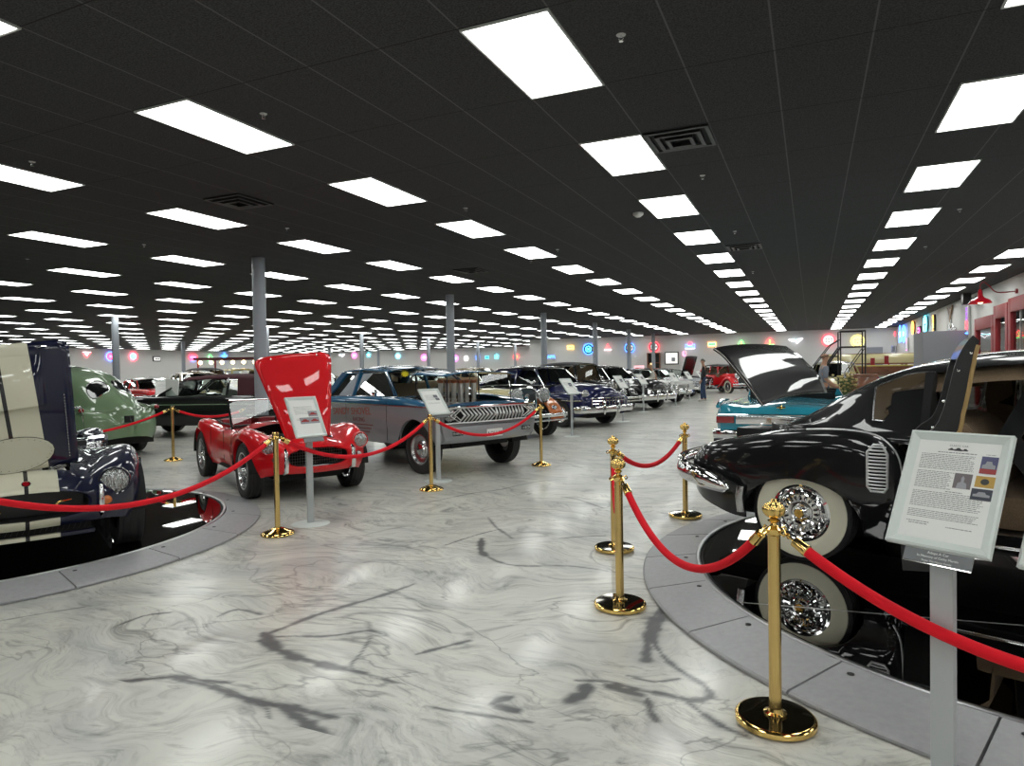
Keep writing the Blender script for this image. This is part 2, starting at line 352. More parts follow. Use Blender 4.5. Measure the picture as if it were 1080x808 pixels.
# ceiling: black 2x4 lay-in tiles
def ceil_mat():
    m=mat('black_tile',(.02,.02,.02),.9); nt=m.node_tree; N=nt.nodes; L=nt.links; b=N['Principled BSDF']
    tc=N.new('ShaderNodeTexCoord'); sp_=N.new('ShaderNodeSeparateXYZ'); L.new(tc.outputs['Object'],sp_.inputs[0])
    def line(out,off,per,w):
        a=N.new('ShaderNodeMath'); a.operation='SUBTRACT'; a.inputs[1].default_value=off; L.new(out,a.inputs[0])
        d=N.new('ShaderNodeMath'); d.operation='DIVIDE'; d.inputs[1].default_value=per; L.new(a.outputs[0],d.inputs[0])
        f=N.new('ShaderNodeMath'); f.operation='FRACT'; L.new(d.outputs[0],f.inputs[0])
        s=N.new('ShaderNodeMath'); s.operation='SUBTRACT'; s.inputs[1].default_value=.5; L.new(f.outputs[0],s.inputs[0])
        q=N.new('ShaderNodeMath'); q.operation='ABSOLUTE'; L.new(s.outputs[0],q.inputs[0])
        g=N.new('ShaderNodeMath'); g.operation='GREATER_THAN'; g.inputs[1].default_value=.5-w/per/2; L.new(q.outputs[0],g.inputs[0]); return g
    a=line(sp_.outputs[0],-1.955,.5814,.012); c=line(sp_.outputs[1],3.67,1.158,.010)
    t=N.new('ShaderNodeTexNoise'); t.inputs['Scale'].default_value=90; t.inputs['Detail'].default_value=4
    r=N.new('ShaderNodeValToRGB'); r.color_ramp.elements[0].position=.35; r.color_ramp.elements[0].color=(.015,.015,.016,1); r.color_ramp.elements[1].position=.7; r.color_ramp.elements[1].color=(.062,.062,.064,1)
    L.new(tc.outputs['Object'],t.inputs['Vector']); L.new(t.outputs['Fac'],r.inputs[0])
    x=N.new('ShaderNodeMix'); x.data_type='RGBA'; L.new(a.outputs[0],x.inputs[0]); L.new(r.outputs[0],x.inputs[6]); x.inputs[7].default_value=(.11,.11,.11,1)
    y=N.new('ShaderNodeMix'); y.data_type='RGBA'; L.new(c.outputs[0],y.inputs[0]); L.new(x.outputs[2],y.inputs[6]); y.inputs[7].default_value=(.004,.004,.004,1)
    L.new(y.outputs[2],b.inputs['Base Color'])
    bp=N.new('ShaderNodeBump'); bp.inputs['Strength'].default_value=.4; bp.inputs['Distance'].default_value=.01; L.new(t.outputs['Fac'],bp.inputs['Height']); L.new(bp.outputs[0],b.inputs['Normal'])
ceil_mat()
bm=nb(); box(bm,XL-.5,XR+.5,YF-.5,YB2+.5,ZC,ZC+.15); struct(bm,'ceiling','black_tile')
for nm,a in (('wall_right',(XR,XR+.2,YF,YB)),('wall_back',(XJ,XR+.2,YB,YB+.2)),('wall_far_back',(XL,XJ,YB2,YB2+.2)),('wall_return',(XJ,XJ+.2,YB+.2,YB2+.2)),('wall_left',(XL-.2,XL,YF,YB2+.2)),('wall_front',(XL,XR+.2,YF-.2,YF))):
    bm=nb(); box(bm,*a,0,ZC); struct(bm,nm,'wall_paint')
for nm,a in (('baseboard_right',(XR-.012,XR,YF,YB)),('baseboard_back',(XJ,XR,YB-.012,YB)),('baseboard_far_back',(XL,XJ,YB2-.012,YB2))):
    bm=nb(); box(bm,*a,0,.1); struct(bm,nm,'black_plastic')
# ceiling fixtures ------------------------------------------------------------
TW,TL=.5814,1.158
def make_light():
    r=root('ceiling_light','x','ceiling light')
    bm=nb(); 
    for a in ((0,TW,0,.014),(0,TW,TL-.014,TL),(0,.014,.014,TL-.014),(TW-.014,TW,.014,TL-.014)): box(bm,*a,-.012,0)
    finish(bm,'frame','white_plastic',r,smooth=False)
    bm=nb(); box(bm,.014,TW-.014,.014,TL-.014,-.007,-.001); finish(bm,'diffuser','light_lens',r,smooth=False)
    return r
colx=[1.03,-1.955]+[-1.955-2.907*k for k in range(1,17)]; colx.append(1.03+4*TW)
cand=[]
for ci,x in enumerate(colx):
    for j in range(-8,24):
        y=3.68+2.316*j
        if x<XJ-.7 : 
            if y+TL>YB2-.1: continue
        elif y+TL>YB-.1: continue
        if x<XL+.1 or x+TW>XR: continue
        if y<YF+.2: continue
        if j<0 and x<-14: continue
        if j>=0:
            pj=[project(x+a,y+b,ZC) for a,b in ((0,0),(TW,0),(0,TL),(TW,TL))]
            vis=all(p for p in pj) and any(-5<p[0]<1085 and -5<p[1]<810 for p in pj)
            area=0 if not vis else abs((pj[1][0]-pj[0][0])*(pj[2][1]-pj[0][1])-(pj[2][0]-pj[0][0])*(pj[1][1]-pj[0][1]))
        else:
            pj=project(x+TW,y+TL,ZC); vis=bool(pj and pj[2]>.3 and -5<pj[0]<1085 and -5<pj[1]); area=1e4 if vis else 0
            if x<-9 and not vis: continue
        cand.append((area,vis,x,y,ci,j))
cand.sort(key=lambda c:-c[0])
viscount=sum(c[1] for c in cand)
L0=None; stuffb=nb(); nvis=0
kidsL=None
for area,vis,x,y,ci,j in cand:
    if vis:
        nvis+=1
        if nvis>300:
            box(stuffb,x+.014,x+TW-.014,y+.014,y+TL-.014,ZC-.007,ZC-.001); continue
    elif j>=0: 
        if not (x>-12 and y<12): continue
    if L0 is None: o=L0=make_light(); kidsL={L0.name:children(L0)}
    else: o=copy_tree(L0,None,kidsL)
    o.location=(x,y,ZC)
    g='recessed fluorescent panels in the black ceiling'
    tag(o,'lit rectangular fluorescent panel recessed in the black tiled ceiling','ceiling light',g)
    if ci==1 and j==0: o['label']='largest lit ceiling panel, top centre of the photo'; del o['group']
    if ci==2 and j==0: o['label']='large lit ceiling panel nearest the camera on the upper left'; del o['group']
    if ci==0 and j==1: o['label']='lit ceiling panel cut by the upper right edge of the photo'; del o['group']
if nvis>300: tag(finish(stuffb,'ceiling_light','light_lens',smooth=False),'rows of tiny far-off lit ceiling panels at the deep left end of the hall','ceiling light',kind='stuff')
print('LIGHTS visible',viscount)
# vents, detectors, sprinklers
def vent(x,y,w=.56,d=.56,label=''):
    r=root('ceiling_vent',label,'vent',(x,y,ZC),0,None)
    bm=nb()
    for k,(s0) in enumerate((.28,.20,.12)):
        z0=-.010-.012*k
        for a in ((-s0,s0,-s0,-s0+.035),(-s0,s0,s0-.035,s0),(-s0,-s0+.035,-s0+.035,s0-.035),(s0-.035,s0,-s0+.035,s0-.035)): box(bm,*a,z0-.01,-.002)
    finish(bm,'louvre','black_plastic',r,smooth=False)
    bm=nb(); box(bm,-.27,.27,-.27,.27,-.004,-.001); finish(bm,'backing','dark',r,smooth=False)
p=gp(718,146,ZC); vent(p.x,p.y,label='black square air vent beside a lit panel right of top centre')
p=gp(252,212,ZC); vent(p.x,p.y,label='black square air vent in the ceiling at left of centre')
p=gp(497,285,ZC); vent(p.x,p.y,label='small black vent in the ceiling above the middle columns')
p=gp(785,260,ZC); vent(p.x,p.y,label='black vent beside the ceiling light row right of centre')
def sprinkler(px,py,label):
    p=gp(px,py,ZC-.03); r=root('ceiling_sprinkler',label,'sprinkler',(p.x,p.y,ZC),0,'fire sprinklers in the ceiling')
    bm=nb(); lathe(bm,[(.001,-.004),(.026,-.004),(.03,-.001),(.03,0)],20); finish(bm,'cover_plate','white_plastic',r)
    bm=nb(); tube(bm,[(0,0,-.004),(0,0,-.015)],.006); tube(bm,[(.010,0,-.012),(.015,0,-.024),(0,0,-.036),(-.015,0,-.024),(-.010,0,-.012)],.0025,6); lathe(bm,[(.001,-.036),(.015,-.037),(.015,-.040),(.001,-.041)],12); finish(bm,'head','chrome',r)
for px,py in ((655,42),(278,124),(34,174),(741,188),(491,222),(775,246),(303,243),(588,265),(29,275),(152,260),(1012,223),(560,277),(794,288),(976,262)):
    sprinkler(px,py,'small metal fire sprinkler head under the black ceiling')
p=gp(673,227,ZC-.03); r=root('smoke_detector','white round smoke detector on the black ceiling, right of centre','smoke detector',(p.x,p.y,ZC))
bm=nb(); lathe(bm,[(.001,-.055),(.035,-.055),(.05,-.04),(.068,-.03),(.072,-.012),(.072,0)],24); finish(bm,'body','white_plastic',r)
# columns
def column(x,y,label,r_=.115):
    r=root('support_column',label,'column',(x,y,0),0,None)
    bm=nb(); lathe(bm,[(r_,0),(r_,ZC)],24); finish(bm,'post','post_grey',r)
    bm=nb(); box(bm,-.17,.17,-.17,.17,0,.02); finish(bm,'base_plate','post_grey',r,smooth=False)
    return r
CX=-9.1
cols=[(CX,9.27,'nearest grey steel column, behind the raised red hood'),(CX,16.3,'second grey steel column in the row behind the silver and blue car'),(CX,23.4,'grey steel column third in the row, behind the navy car'),(CX,29.9,'grey steel column fourth in the row, near the back wall'),(CX,36.2,'grey steel column fifth in the row, near the back wall'),(CX,42.4,'last grey steel column before the back wall'),
 (-22.4,16.0,'grey steel column standing above the green car')]
for x,y,l in cols: column(x,y,l)
g2='far grey columns in the left half of the hall'
for x,y in ((-36,16.0),(-22.4,23.2),(-22.4,30.2),(-22.4,37.2),(-36,30.2),(-22.4,44.2),(-22.4,51),(-36,44.2),(-36,51)):
    c=column(x,y,'thin far-off grey column in the left half of the hall'); c['group']=g2
# turntables ---------------------------------------------------------------
def turntable(cx,cy,ri,ro,label,rot,nseg,zt=.075):
    r=root('turntable',label,'turntable',(cx,cy,0),rot)
    bm=nb(); lathe(bm,[(.001,zt),(ri-.035,zt),(ri-.035,.01)],128); finish(bm,'deck','deck_black',r,ang=30)
    bm=nb(); lathe(bm,[(ri-.012,.01),(ri-.012,zt+.006),(ri-.006,zt+.010),(ri+.012,zt+.010),(ri+.018,zt+.004),(ri+.018,.01)],128); finish(bm,'rim_trim','aluminium',r)
    bm=nb(); lathe(bm,[(ri-.036,zt-.012),(ri-.010,zt-.012)],128); finish(bm,'gap','dark_gap',r)
    for k in range(nseg):
        a0=2*PI*k/nseg+.0022; a1=2*PI*(k+1)/nseg-.0022; n=8
        bm=nb(); P=[]
        for i in range(n+1):
            a=a0+(a1-a0)*i/n; c,s=math.cos(a),math.sin(a)
            P.append([(c*q,s*q,z) for q,z in ((ri+.02,0.005),(ri+.02,zt+.002),(ro-.012,.026),(ro,.018),(ro,0.005))])
        grid(bm,P); 
        for row in (P[0],P[-1]):
            bm.faces.new([bm.verts.new(q) for q in row])
        # finger hole near the seam
        finish(bm,'ramp_panel','ramp_grey',r,ang=25)
        bm=nb(); a=a0+.035; q=ri+.09; lathe(bm,[(.001,0),(.016,0),(.016,.0015),(.001,.0015)],10,org=(math.cos(a)*q,math.sin(a)*q,zt-.006+.001)); finish(bm,'finger_hole','dark_gap',r)
    # seams across the black deck
    bm=nb()
    for y in (-1.02,): 
        x=math.sqrt((ri-.04)**2-y*y); bar(bm,(-x,y,zt+.0008),(x,y,zt+.0008),.010,.0012)
    bar(bm,(-.42,-1.02,zt+.0008),(-.42,-math.sqrt((ri-.04)**2-.42**2),zt+.0008),.010,.0012)
    bar(bm,(1.5,-1.02,zt+.0008),(.2,-ri+.1,zt+.0008),.010,.0012)
    finish(bm,'deck_seam','aluminium',r,smooth=False)
    return r
TKC=(1.65,5.50)
turntable(TKC[0],TKC[1],2.46,2.86,'round turntable with glossy black deck and grey ramp ring under the black sedan',R(7),24)
turntable(-7.2,3.65,2.19,2.54,'round turntable with glossy black deck under the navy striped roadster',R(4),20)
# stanchions ---------------------------------------------------------------
def make_stanchion(ornate):
    r=root('stanchion','x','stanchion')
    if ornate:
        bm=nb(); lathe(bm,[(.001,.006),(.158,.006),(.162,.010),(.162,.028),(.156,.034),(.148,.036)],48); finish(bm,'base','gold',r)
        bm=nb(); lathe(bm,[(.149,.036),(.04,.0385),(.001,.0385)],48); finish(bm,'base_cover','gold_black',r)
        bm=nb(); lathe(bm,[(.046,.038),(.046,.046),(.032,.052),(.028,.065)],24); finish(bm,'collar','gold',r)
        bm=nb(); lathe(bm,[(.0255,.05),(.0255,.80)],24); finish(bm,'post','brushed_gold',r)
        bm=nb(); lathe(bm,[(.0255,.79),(.034,.797),(.037,.806),(.037,.818),(.026,.826),(.015,.832),(.013,.842),(.022,.848),(.026,.853),(.016,.860)],24)
        for k in range(4):
            a=k*PI/2+PI/4; c,s=math.cos(a),math.sin(a); tube(bm,[(c*.033,s*.033,.812),(c*.055,s*.055,.822),(c*.064,s*.064,.808),(c*.056,s*.056,.798),(c*.036,s*.036,.806)],.0045,6)
        finish(bm,'rope_ring','gold',r)
        bm=nb(); pr_=[(.010,.860)]+[(.043*math.sin(t)*(1 if t<2 else .97),.897-.036*math.cos(t)) for t in [.35+ (2.55-.35)*i/9 for i in range(10)]]+[(.012,.930),(.010,.940),(.001,.943)]
        lathe(bm,pr_,48,flute=.09,nfl=12); finish(bm,'crown_finial','gold',r,ang=70)
    else:
        bm=nb(); lathe(bm,[(.001,.004),(.150,.004),(.155,.012),(.150,.022),(.125,.036),(.085,.048),(.06,.062),(.044,.066),(.034,.070)],40); finish(bm,'base','gold',r)
        bm=nb(); lathe(bm,[(.0245,.06),(.0245,.88)],24); finish(bm,'post','brushed_gold',r)
        bm=nb(); lathe(bm,[(.0245,.87),(.030,.875),(.031,.905),(.026,.915),(.030,.920),(.030,.945),(.024,.952),(.001,.953)],24)
        for k in range(4):
            a=k*PI/2+PI/4; c,s=math.cos(a),math.sin(a); tube(bm,[(c*.028,s*.028,.905),(c*.052,s*.052,.908),(c*.058,s*.058,.895),(c*.050,s*.050,.888),(c*.028,s*.028,.893)],.0045,6)
        finish(bm,'rope_ring','gold',r)
    return r
SA=make_stanchion(True); SB=make_stanchion(False)
S={}
def place(proto,key,xy,label,rz=0):
    o=proto if not proto.get('used') else copy_tree(proto)
    proto['used']=1; 
    o.location=(xy[0],xy[1],0); o.rotation_euler=(0,0,rz); tag(o,label,'stanchion','gold rope stanchions'); S[key]=Vector((xy[0],xy[1],0)); return o
for k,px,l in (('S1',(818,762),'foreground gold stanchion with fluted ball top and black disc base'),('S2',(654,640),'gold ball-top stanchion second from the camera, left of the turntable'),('S3',(648,580),'gold ball-top stanchion partly hidden behind a nearer one'),('S4',(723,545),'gold ball-top stanchion beside the black sedan rear bumper')):
    g=gp(*px); place(SA,k,(g.x,g.y),l)
place(SA,'S0',(1.45,2.05),'gold stanchion just beyond the lower right edge of the photo')
for k,px,l in (('L1',(293,564),'flat-topped gold stanchion in front of the red roadster'),('L2',(455,517),'gold stanchion in front of the silver and blue car grille side'),('L3',(571,491),'gold stanchion at the right nose of the silver and blue car'),('L4',(183,486),'gold stanchion between the green car and the red roadster')):
    g=gp(*px); place(SB,k,(g.x,g.y),l)
g=gp(-150,655); place(SB,'L0',(-4.2,2.0),'gold stanchion beyond the left edge of the photo')
for s in list(bpy.data.objects):
    if 'used' in s: del s['used']
def rope(a,b,sag,label,r_=.0205,hz=.80,n=36,ends=True,r0=.062):
    a=Vector(a);b=Vector(b); a=Vector((a.x,a.y,hz if a.z==0 else a.z)); b=Vector((b.x,b.y,hz if b.z==0 else b.z))
    d=(b-a); dh=Vector((d.x,d.y,0)).normalized(); a=a+dh*r0; b=b-dh*r0
    P=[a.lerp(b,i/n)-Vector((0,0,4*sag*(i/n)*(1-i/n))) for i in range(n+1)]
    mid=a; r=root('velvet_rope',label,'rope',(mid.x,mid.y,0),0,'red velvet ropes'); o=Vector((mid.x,mid.y,0))
    P=[p-o for p in P]
    L_=d.length; k=max(1,int(round(.055/(L_/n))))
    bm=nb(); tube(bm,P[k:-k],r_,12); finish(bm,'rope','velvet',r)
    for q in (P[:k+2],P[-k-2:][::-1]):
        u=(q[-1]-q[0]).normalized(); s=q[0]
        bm=nb(); tube(bm,[s+u*.03,s+u*.035,s+u*.085,s+u*.095,s+u*.10],[.010,.022,.024,.026,.022],14)
        tube(bm,[s+u*.035,s+u*.012,s-u*.004],[.007,.006,.006],8)
        lp=u.cross(Vector((0,0,1))).normalized(); tube(bm,[s+u*.002+(u*math.cos(t)+Vector((0,0,1))*math.sin(t))*.011 for t in [k_*PI/4 for k_ in range(8)]],.0035,6,closed=True)
        finish(bm,'snap_hook','gold',r)
    return r
rope(S['S1'],S['S2'],.33,'red velvet rope drooping between the two nearest ball-top stanchions')
rope(S['S1'],S['S0'],.255,'red velvet rope passing in front of the foreground sign post',r_=.022)
rope(S['S2'],S['S3'],.33,'red rope seen end-on between the two overlapping ball-top stanchions')
rope(S['S3'],S['S4'],.19,'short red rope to the stanchion beside the rear bumper')
rope(S['L1'],S['L0'],.30,'long red velvet rope in front of the navy striped roadster',hz=.89)
rope(S['L1'],S['L2'],.30,'red rope in front of the red roadster nose',hz=.89)
rope(S['L2'],S['L3'],.30,'red rope hanging across the silver and blue car grille',hz=.89)
rope(S['L4'],(-11.2,5.2,0),.33,'red rope crossing in front of the green car tail',hz=.89)
rope(S['L4'],(-8.7,8.55,0),.12,'short red rope running behind the red roadster tail',hz=.89)
# ===================================================================== cars
def skin(name,m,parent,xs,sec,skip=None,cap=(1,1),solid=0,ang=38,keep=None,shift=0):
    bm=nb(); V=[]
    for x in xs:
        s=sec(x); row=[(x,-y,z) for y,z in s[:0:-1]]+[(x,y,z) for y,z in s]
        V.append([bm.verts.new((p[0]+shift,p[1],p[2])) for p in row])
    for i in range(len(V)-1):
        for j in range(len(V[i])-1):
            q=(V[i][j],V[i][j+1],V[i+1][j+1],V[i+1][j]); c=sum((v.co for v in q),Vector())/4
            if skip and skip(c.x,c.y,c.z): continue
            if keep and not keep(c.x,c.y,c.z): continue
            try: bm.faces.new(q)
            except ValueError: pass
    for k,e in ((0,V[0]),(1,V[-1])):
        if cap[k]:
            try: bm.faces.new(e)
            except ValueError: pass
    bmesh.ops.remove_doubles(bm,verts=bm.verts,dist=.0004)
    return finish(bm,name,m,parent,ang=ang,solid=solid)
def lower_sec(P):
    def sec(x):
        W=P['W'](x);T=P['T'](x);S=P['S'](x);B=P['B'](x);Fz=P['F'](x); k=P.get('k',.5); kk=k(x) if callable(k) else k
        mid=P.get('mid',.25)
        c=[(0,T),(W*kk*.6,T-P.get('crn',.012)),(W*kk,T-P.get('crn2',.04)),(W*(kk+.80)/2,Fz*(1-mid)+T*mid-.02),(W*.86,Fz),(W*.965,Fz-.06*P.get('rnd',1)),(W,S),(W*.99,(S+B)/2),(W*P.get('tuck',.95),B)]
        pts=[(abs(p.x),p.y) for p in crom(c,3)]
        pts[0]=(0,T)
        az=None
        for (xc,zc,ra) in P['arch']:
            if abs(x-xc)<ra: az=zc+math.sqrt(ra*ra-(x-xc)**2)*P.get('archk',1)
        if az is not None:
            pts=[(y,(z if (z>az or y<W*.6) else az)) for y,z in pts]
        return pts
    return sec
def stations(x0,x1,st,arch):
    xs=set(frange(x0,x1,st))
    for xc,zc,ra in arch:
        for t in range(0,13): xs.add(xc+ra*.9999*math.cos(PI*t/12))
        xs.add(xc-ra*1.0001); xs.add(xc+ra*1.0001)
    xs=sorted(x for x in xs if x0<=x<=x1); o=[xs[0]]
    for x in xs[1:]:
        if x-o[-1]>.00001: o.append(x)
    return o
WHEELS={}
def make_wheel(R_=.33,w=.17,style='cap',ww=False,rim='chrome',detail=True):
    """returns list of (name, mesh, material) pieces; axle along y, outer face at +y"""
    key=(R_,w,style,ww,rim)
    if key in WHEELS: return WHEELS[key]
    out=[]; h=w/2; rr=R_*(.62 if style!='wire' else .66)*(.93 if style=='vented' else 1); sg=36
    def fin(bm,n,m,**k):
        o=finish(bm,n,m,**k); me=o.data; bpy.data.objects.remove(o); out.append((n,me))
    bm=nb(); tr=[(rr,-h*.85),(rr+.02,-h),(R_*.90,-h*1.02),(R_*.975,-h*.86)]
    for g in (-.5,-.17,.17,.5): tr+=[(R_,(g-.12)*w*.8),(R_,(g+.06)*w*.8),(R_-.007,(g+.08)*w*.8),(R_-.007,(g+.12)*w*.8)]
    tr+=[(R_*.975,h*.86),(R_*.90,h*1.02),(rr+.02,h),(rr,h*.85)]
    lathe(bm,tr,sg,'y'); fin(bm,'wheel','rubber',ang=30)
    if ww:
        bm=nb(); lathe(bm,[(rr+.004,h*.99),(rr+.02,h+.004),(R_*.80,h*1.03+.004),(R_*.905,h*1.01+.003),(R_*.915,h*.99)],48,'y'); fin(bm,'whitewall','whitewall')
    if style=='cap':
        bm=nb(); lathe(bm,[(rr,h*.8),(rr+.006,h*.98),(rr-.02,h*1.0),(rr*.82,h*.86),(rr*.74,h*.80),(rr*.70,h*.95),(rr*.55,h*1.12),(rr*.30,h*1.2),(rr*.26,h*1.12),(rr*.22,h*1.3),(.001,h*1.36)],36,'y'); fin(bm,'hubcap','chrome')
    elif style=='vented':
        bm=nb(); lathe(bm,[(rr,h*.8),(rr+.006,h*.98),(rr-.012,h*1.02),(rr*.90,h*.92),(rr*.86,h*.86),(rr*.84,h*.92),(rr*.70,h*1.08),(rr*.66,h*.98),(rr*.42,h*.92),(rr*.40,h*1.0),(rr*.34,h*1.02),(rr*.30,h*.9),(rr*.22,h*.9),(rr*.2,h*1.3),(rr*.12,h*1.38),(.001,h*1.4)],48,'y')
        fin(bm,'hubcap','chrome')
        bm=nb()
        for k in range(20):
            a=2*PI*k/20; c,s=math.cos(a),math.sin(a); tube(bm,[(c*rr*.47,h*.97,s*rr*.47),(c*rr*.56,h*1.05,s*rr*.56),(c*rr*.64,h*1.02,s*rr*.64)],[.006,.010,.006],6)
        for k in range(24):
            a=2*PI*k/24; c,s=math.cos(a),math.sin(a); tube(bm,[(c*rr*.80,h*.97,s*rr*.80),(c*rr*.70,h*1.09,s*rr*.70)],[.006,.004],5)
        fin(bm,'hubcap_fins','chrome')
        bm=nb(); lathe(bm,[(rr*.17,h*1.36),(rr*.15,h*1.42),(.001,h*1.42)],16,'y'); fin(bm,'hub_badge','gold')
    elif style=='steel':
        bm=nb(); lathe(bm,[(rr,-h*.6),(rr+.004,h*.96),(rr-.015,h*.95),(rr*.86,h*.5),(rr*.6,h*.35),(rr*.5,h*.6),(.001,h*.6)],30,'y'); fin(bm,'rim',rim)
        bm=nb(); lathe(bm,[(rr*.42,h*.6),(rr*.36,h*.85),(.001,h*.98)],24,'y'); fin(bm,'hubcap','chrome')
    elif style=='wire':
        bm=nb(); lathe(bm,[(rr,-h*.7),(rr+.006,h*.96),(rr-.014,h*.94),(rr*.90,h*.55),(rr*.9,-h*.7)],36,'y'); fin(bm,'rim','dull_chrome')
        bm=nb()
        for k in range(36):
            a=2*PI*k/36; b=a+(.28 if k%2 else -.28); z0=h*.15 if k%4<2 else h*.75
            tube(bm,[(math.cos(b)*.03,z0,math.sin(b)*.03),(math.cos(a)*rr*.92,h*.5*(1 if k%2 else -.2),math.sin(a)*rr*.92)],.0028,4,caps=False)
        fin(bm,'spokes','chrome')
        bm=nb(); lathe(bm,[(.045,-h*.2),(.045,h*.6),(.036,h*.85),(.03,h*1.1),(.001,h*1.15)],20,'y')
        for a in (0,2*PI/3,4*PI/3) if False else (0,PI): bar(bm,(0,h*1.05,0),(math.cos(a)*.07,h*1.05,math.sin(a)*.07),.02,.012)
        fin(bm,'hub','chrome')
        bm=nb(); lathe(bm,[(.001,-h*.3),(rr*.55,-h*.3),(rr*.55,-h*.7),(rr*.8,-h*.75)],24,'y'); fin(bm,'brake_drum','dark')
    elif style=='mag':
        bm=nb(); lathe(bm,[(rr,-h*.6),(rr+.004,h*.96),(rr-.02,h*.94),(rr*.84,h*.3),(rr*.84,-h*.6)],36,'y')
        for k in range(5):
            a=2*PI*k/5; c,s=math.cos(a),math.sin(a); bar(bm,(c*.03,h*.5,s*.03),(c*rr*.88,h*.35,s*rr*.88),.05,.03,up=(0,1,0))
        lathe(bm,[(.06,h*.2),(.055,h*.7),(.03,h*.8),(.001,h*.8)],20,'y'); fin(bm,'rim','dull_chrome')
        bm=nb(); lathe(bm,[(.001,-h*.2),(rr*.8,-h*.2)],20,'y'); fin(bm,'brake_drum','dark')
    WHEELS[key]=out; return out
def put_wheel(parent,x,y,R_,side,**k):
    """side=+1 left, -1 right (outer face away from car)"""
    P=make_wheel(R_,**k); w=None
    for n,me in P:
        o=bpy.data.objects.new(n,me); COL.objects.link(o)
        if w is None:
            w=o; o.parent=parent; o.location=(x,y,R_-.006); o.rotation_euler=(0,0,0 if side>0 else PI)
        else: o.parent=w
    return w
def wheels4(parent,wb,track,R_,rf=None,tf=None,steer=0,**k):
    rf=rf or R_
    for x,t,q in ((0,track,R_),(wb,tf or track,rf)):
        for s in (1,-1):
            w=put_wheel(parent,x,s*t/2,q,s,**k)
            if x and steer: w.rotation_euler.z+=steer
def liner(parent,P,xs,W):
    """dark wheel housings and floor pan"""
    for xc,zc,ra in P['arch']:
        for s in (1,-1):
            bm=nb(); ys=(s*(W(xc)-.015),s*(W(xc)-.34)); n=14; A=[]
            for y in ys: A.append([bm.verts.new((xc+ra*1.01*math.cos(PI*t/n),y,zc+ra*1.01*math.sin(PI*t/n)*P.get('archk',1))) for t in range(n+1)])
            for t in range(n): bm.faces.new((A[0][t],A[0][t+1],A[1][t+1],A[1][t]))
            lo=[bm.verts.new((xc+k*ra,ys[1],P['B'](xc)-.02)) for k in (-1.01,1.01)]
            bm.faces.new(A[1]+[lo[0],lo[1]]); finish(bm,'wheel_housing','dark',parent)
    bm=nb(); a=[c[0] for c in P['arch']]; b=P['B'](sum(a)/2)
    x0,x1=min(xs)+.25,max(xs)-.25
    w=W(sum(a)/2)
    box(bm,x0,x1,-w*.58,w*.58,b-.03,b+.10); box(bm,a[0]+P['arch'][0][2]+.02,a[-1]-P['arch'][-1][2]-.02,-w*.93,w*.93,b-.01,b+.05)
    finish(bm,'floor_pan','dark',parent,smooth=False)
def headlight(parent,x,y,z,r,tilt=0,bezel='chrome',yaw=0,pod=0,podmat=None):
    bm=nb(); lathe(bm,[(r*.98,-.03),(r*1.06,-.02),(r*1.10,.005),(r*1.02,.022),(r*.93,.018)],32,'x')
    if pod: lathe(bm,[(.001,-pod),(r*.35,-pod*.93),(r*.75,-pod*.6),(r*.98,-pod*.2),(r*1.06,-.02)],24,'x')
    o=finish(bm,'headlight',podmat or bezel,parent,loc=(x,y,z),rot=(0,tilt,yaw))
    bm=nb(); lathe(bm,[(r*.96,.012),(r*.8,.026),(r*.5,.038),(.001,.045)],32,'x'); finish(bm,'headlight_lens','lens_glass',o)
    return o
def bumper(parent,P,x_end,side_back,z,h=.07,name='bumper',m='chrome',bow=.14,wfac=1.0,W=None,fb=1,n=12,guards=(.28,)):
    """curved bar at the front (fb=1) or rear (fb=-1)"""
    Wd=W; pts=[]
    for i in range(-n,n+1):
        t=i/n; y=t*Wd*wfac; x=x_end-fb*bow*abs(t)**2.4
        pts.append((x,y,z))
    if side_back:
        a=pts[-1]; pts.append((a[0]-fb*side_back*.4,a[1]+.012,z)); pts.append((a[0]-fb*side_back,a[1]+.01,z)); a=pts[0]; pts=[(a[0]-fb*side_back,a[1]-.01,z),(a[0]-fb*side_back*.4,a[1]-.012,z)]+pts
    bm=nb(); tube(bm,pts,h,10,squash=(.38,1.0))
    o=finish(bm,name,m,parent)
    for g in guards:
        for s in (1,-1):
            bm=nb(); y=s*g*Wd*2*.5*2*.5; xx=x_end-fb*bow*abs(g)**2.4
            tube(bm,[(xx+fb*.02,s*g*Wd,z-h*1.5),(xx+fb*.055,s*g*Wd,z),(xx+fb*.03,s*g*Wd,z+h*1.9),(xx,s*g*Wd,z+h*2.2)],[.022,.032,.030,.012],8); finish(bm,'bumper_guard',m,o)
    return o
def bench(parent,x,z,w,m,name,back=.5,d=.5,lean=.12,h=.2):
    bm=nb(); box(bm,x,x+d,-w/2,w/2,z,z+h,.04); 
    V=[(x+.02,z+h*.6),(x-.10,z+h*.7),(x-.10-lean,z+h+back),(x-.02-lean,z+h+back)]
    a=[(p[0],-w/2,p[1]) for p in V]; b=[(p[0],w/2,p[1]) for p in V]
    va=[bm.verts.new(p) for p in a]; vb=[bm.verts.new(p) for p in b]
    bm.faces.new(va);bm.faces.new(vb[::-1]); fs=[]
    for i in range(4): fs.append(bm.faces.new((va[i],va[(i+1)%4],vb[(i+1)%4],vb[i])))
    return finish(bm,name,m,parent)
def steering(parent,x,y,z,m='black_plastic',r=.2):
    bm=nb(); ring=[Vector((x+math.sin(t)*r*.35*1,y+math.cos(t)*r,z+math.sin(t)*r*.93)) for t in [2*PI*k/24 for k in range(24)]]
    tube(bm,ring,.011,6,closed=True); c=Vector((x+.02,y,z)); tube(bm,[c,c+Vector((.38,0,-.2))],.018,8)
    for k in (0,8,16): tube(bm,[c,ring[k]],.007,5)
    return finish(bm,'steering_wheel',m,parent)
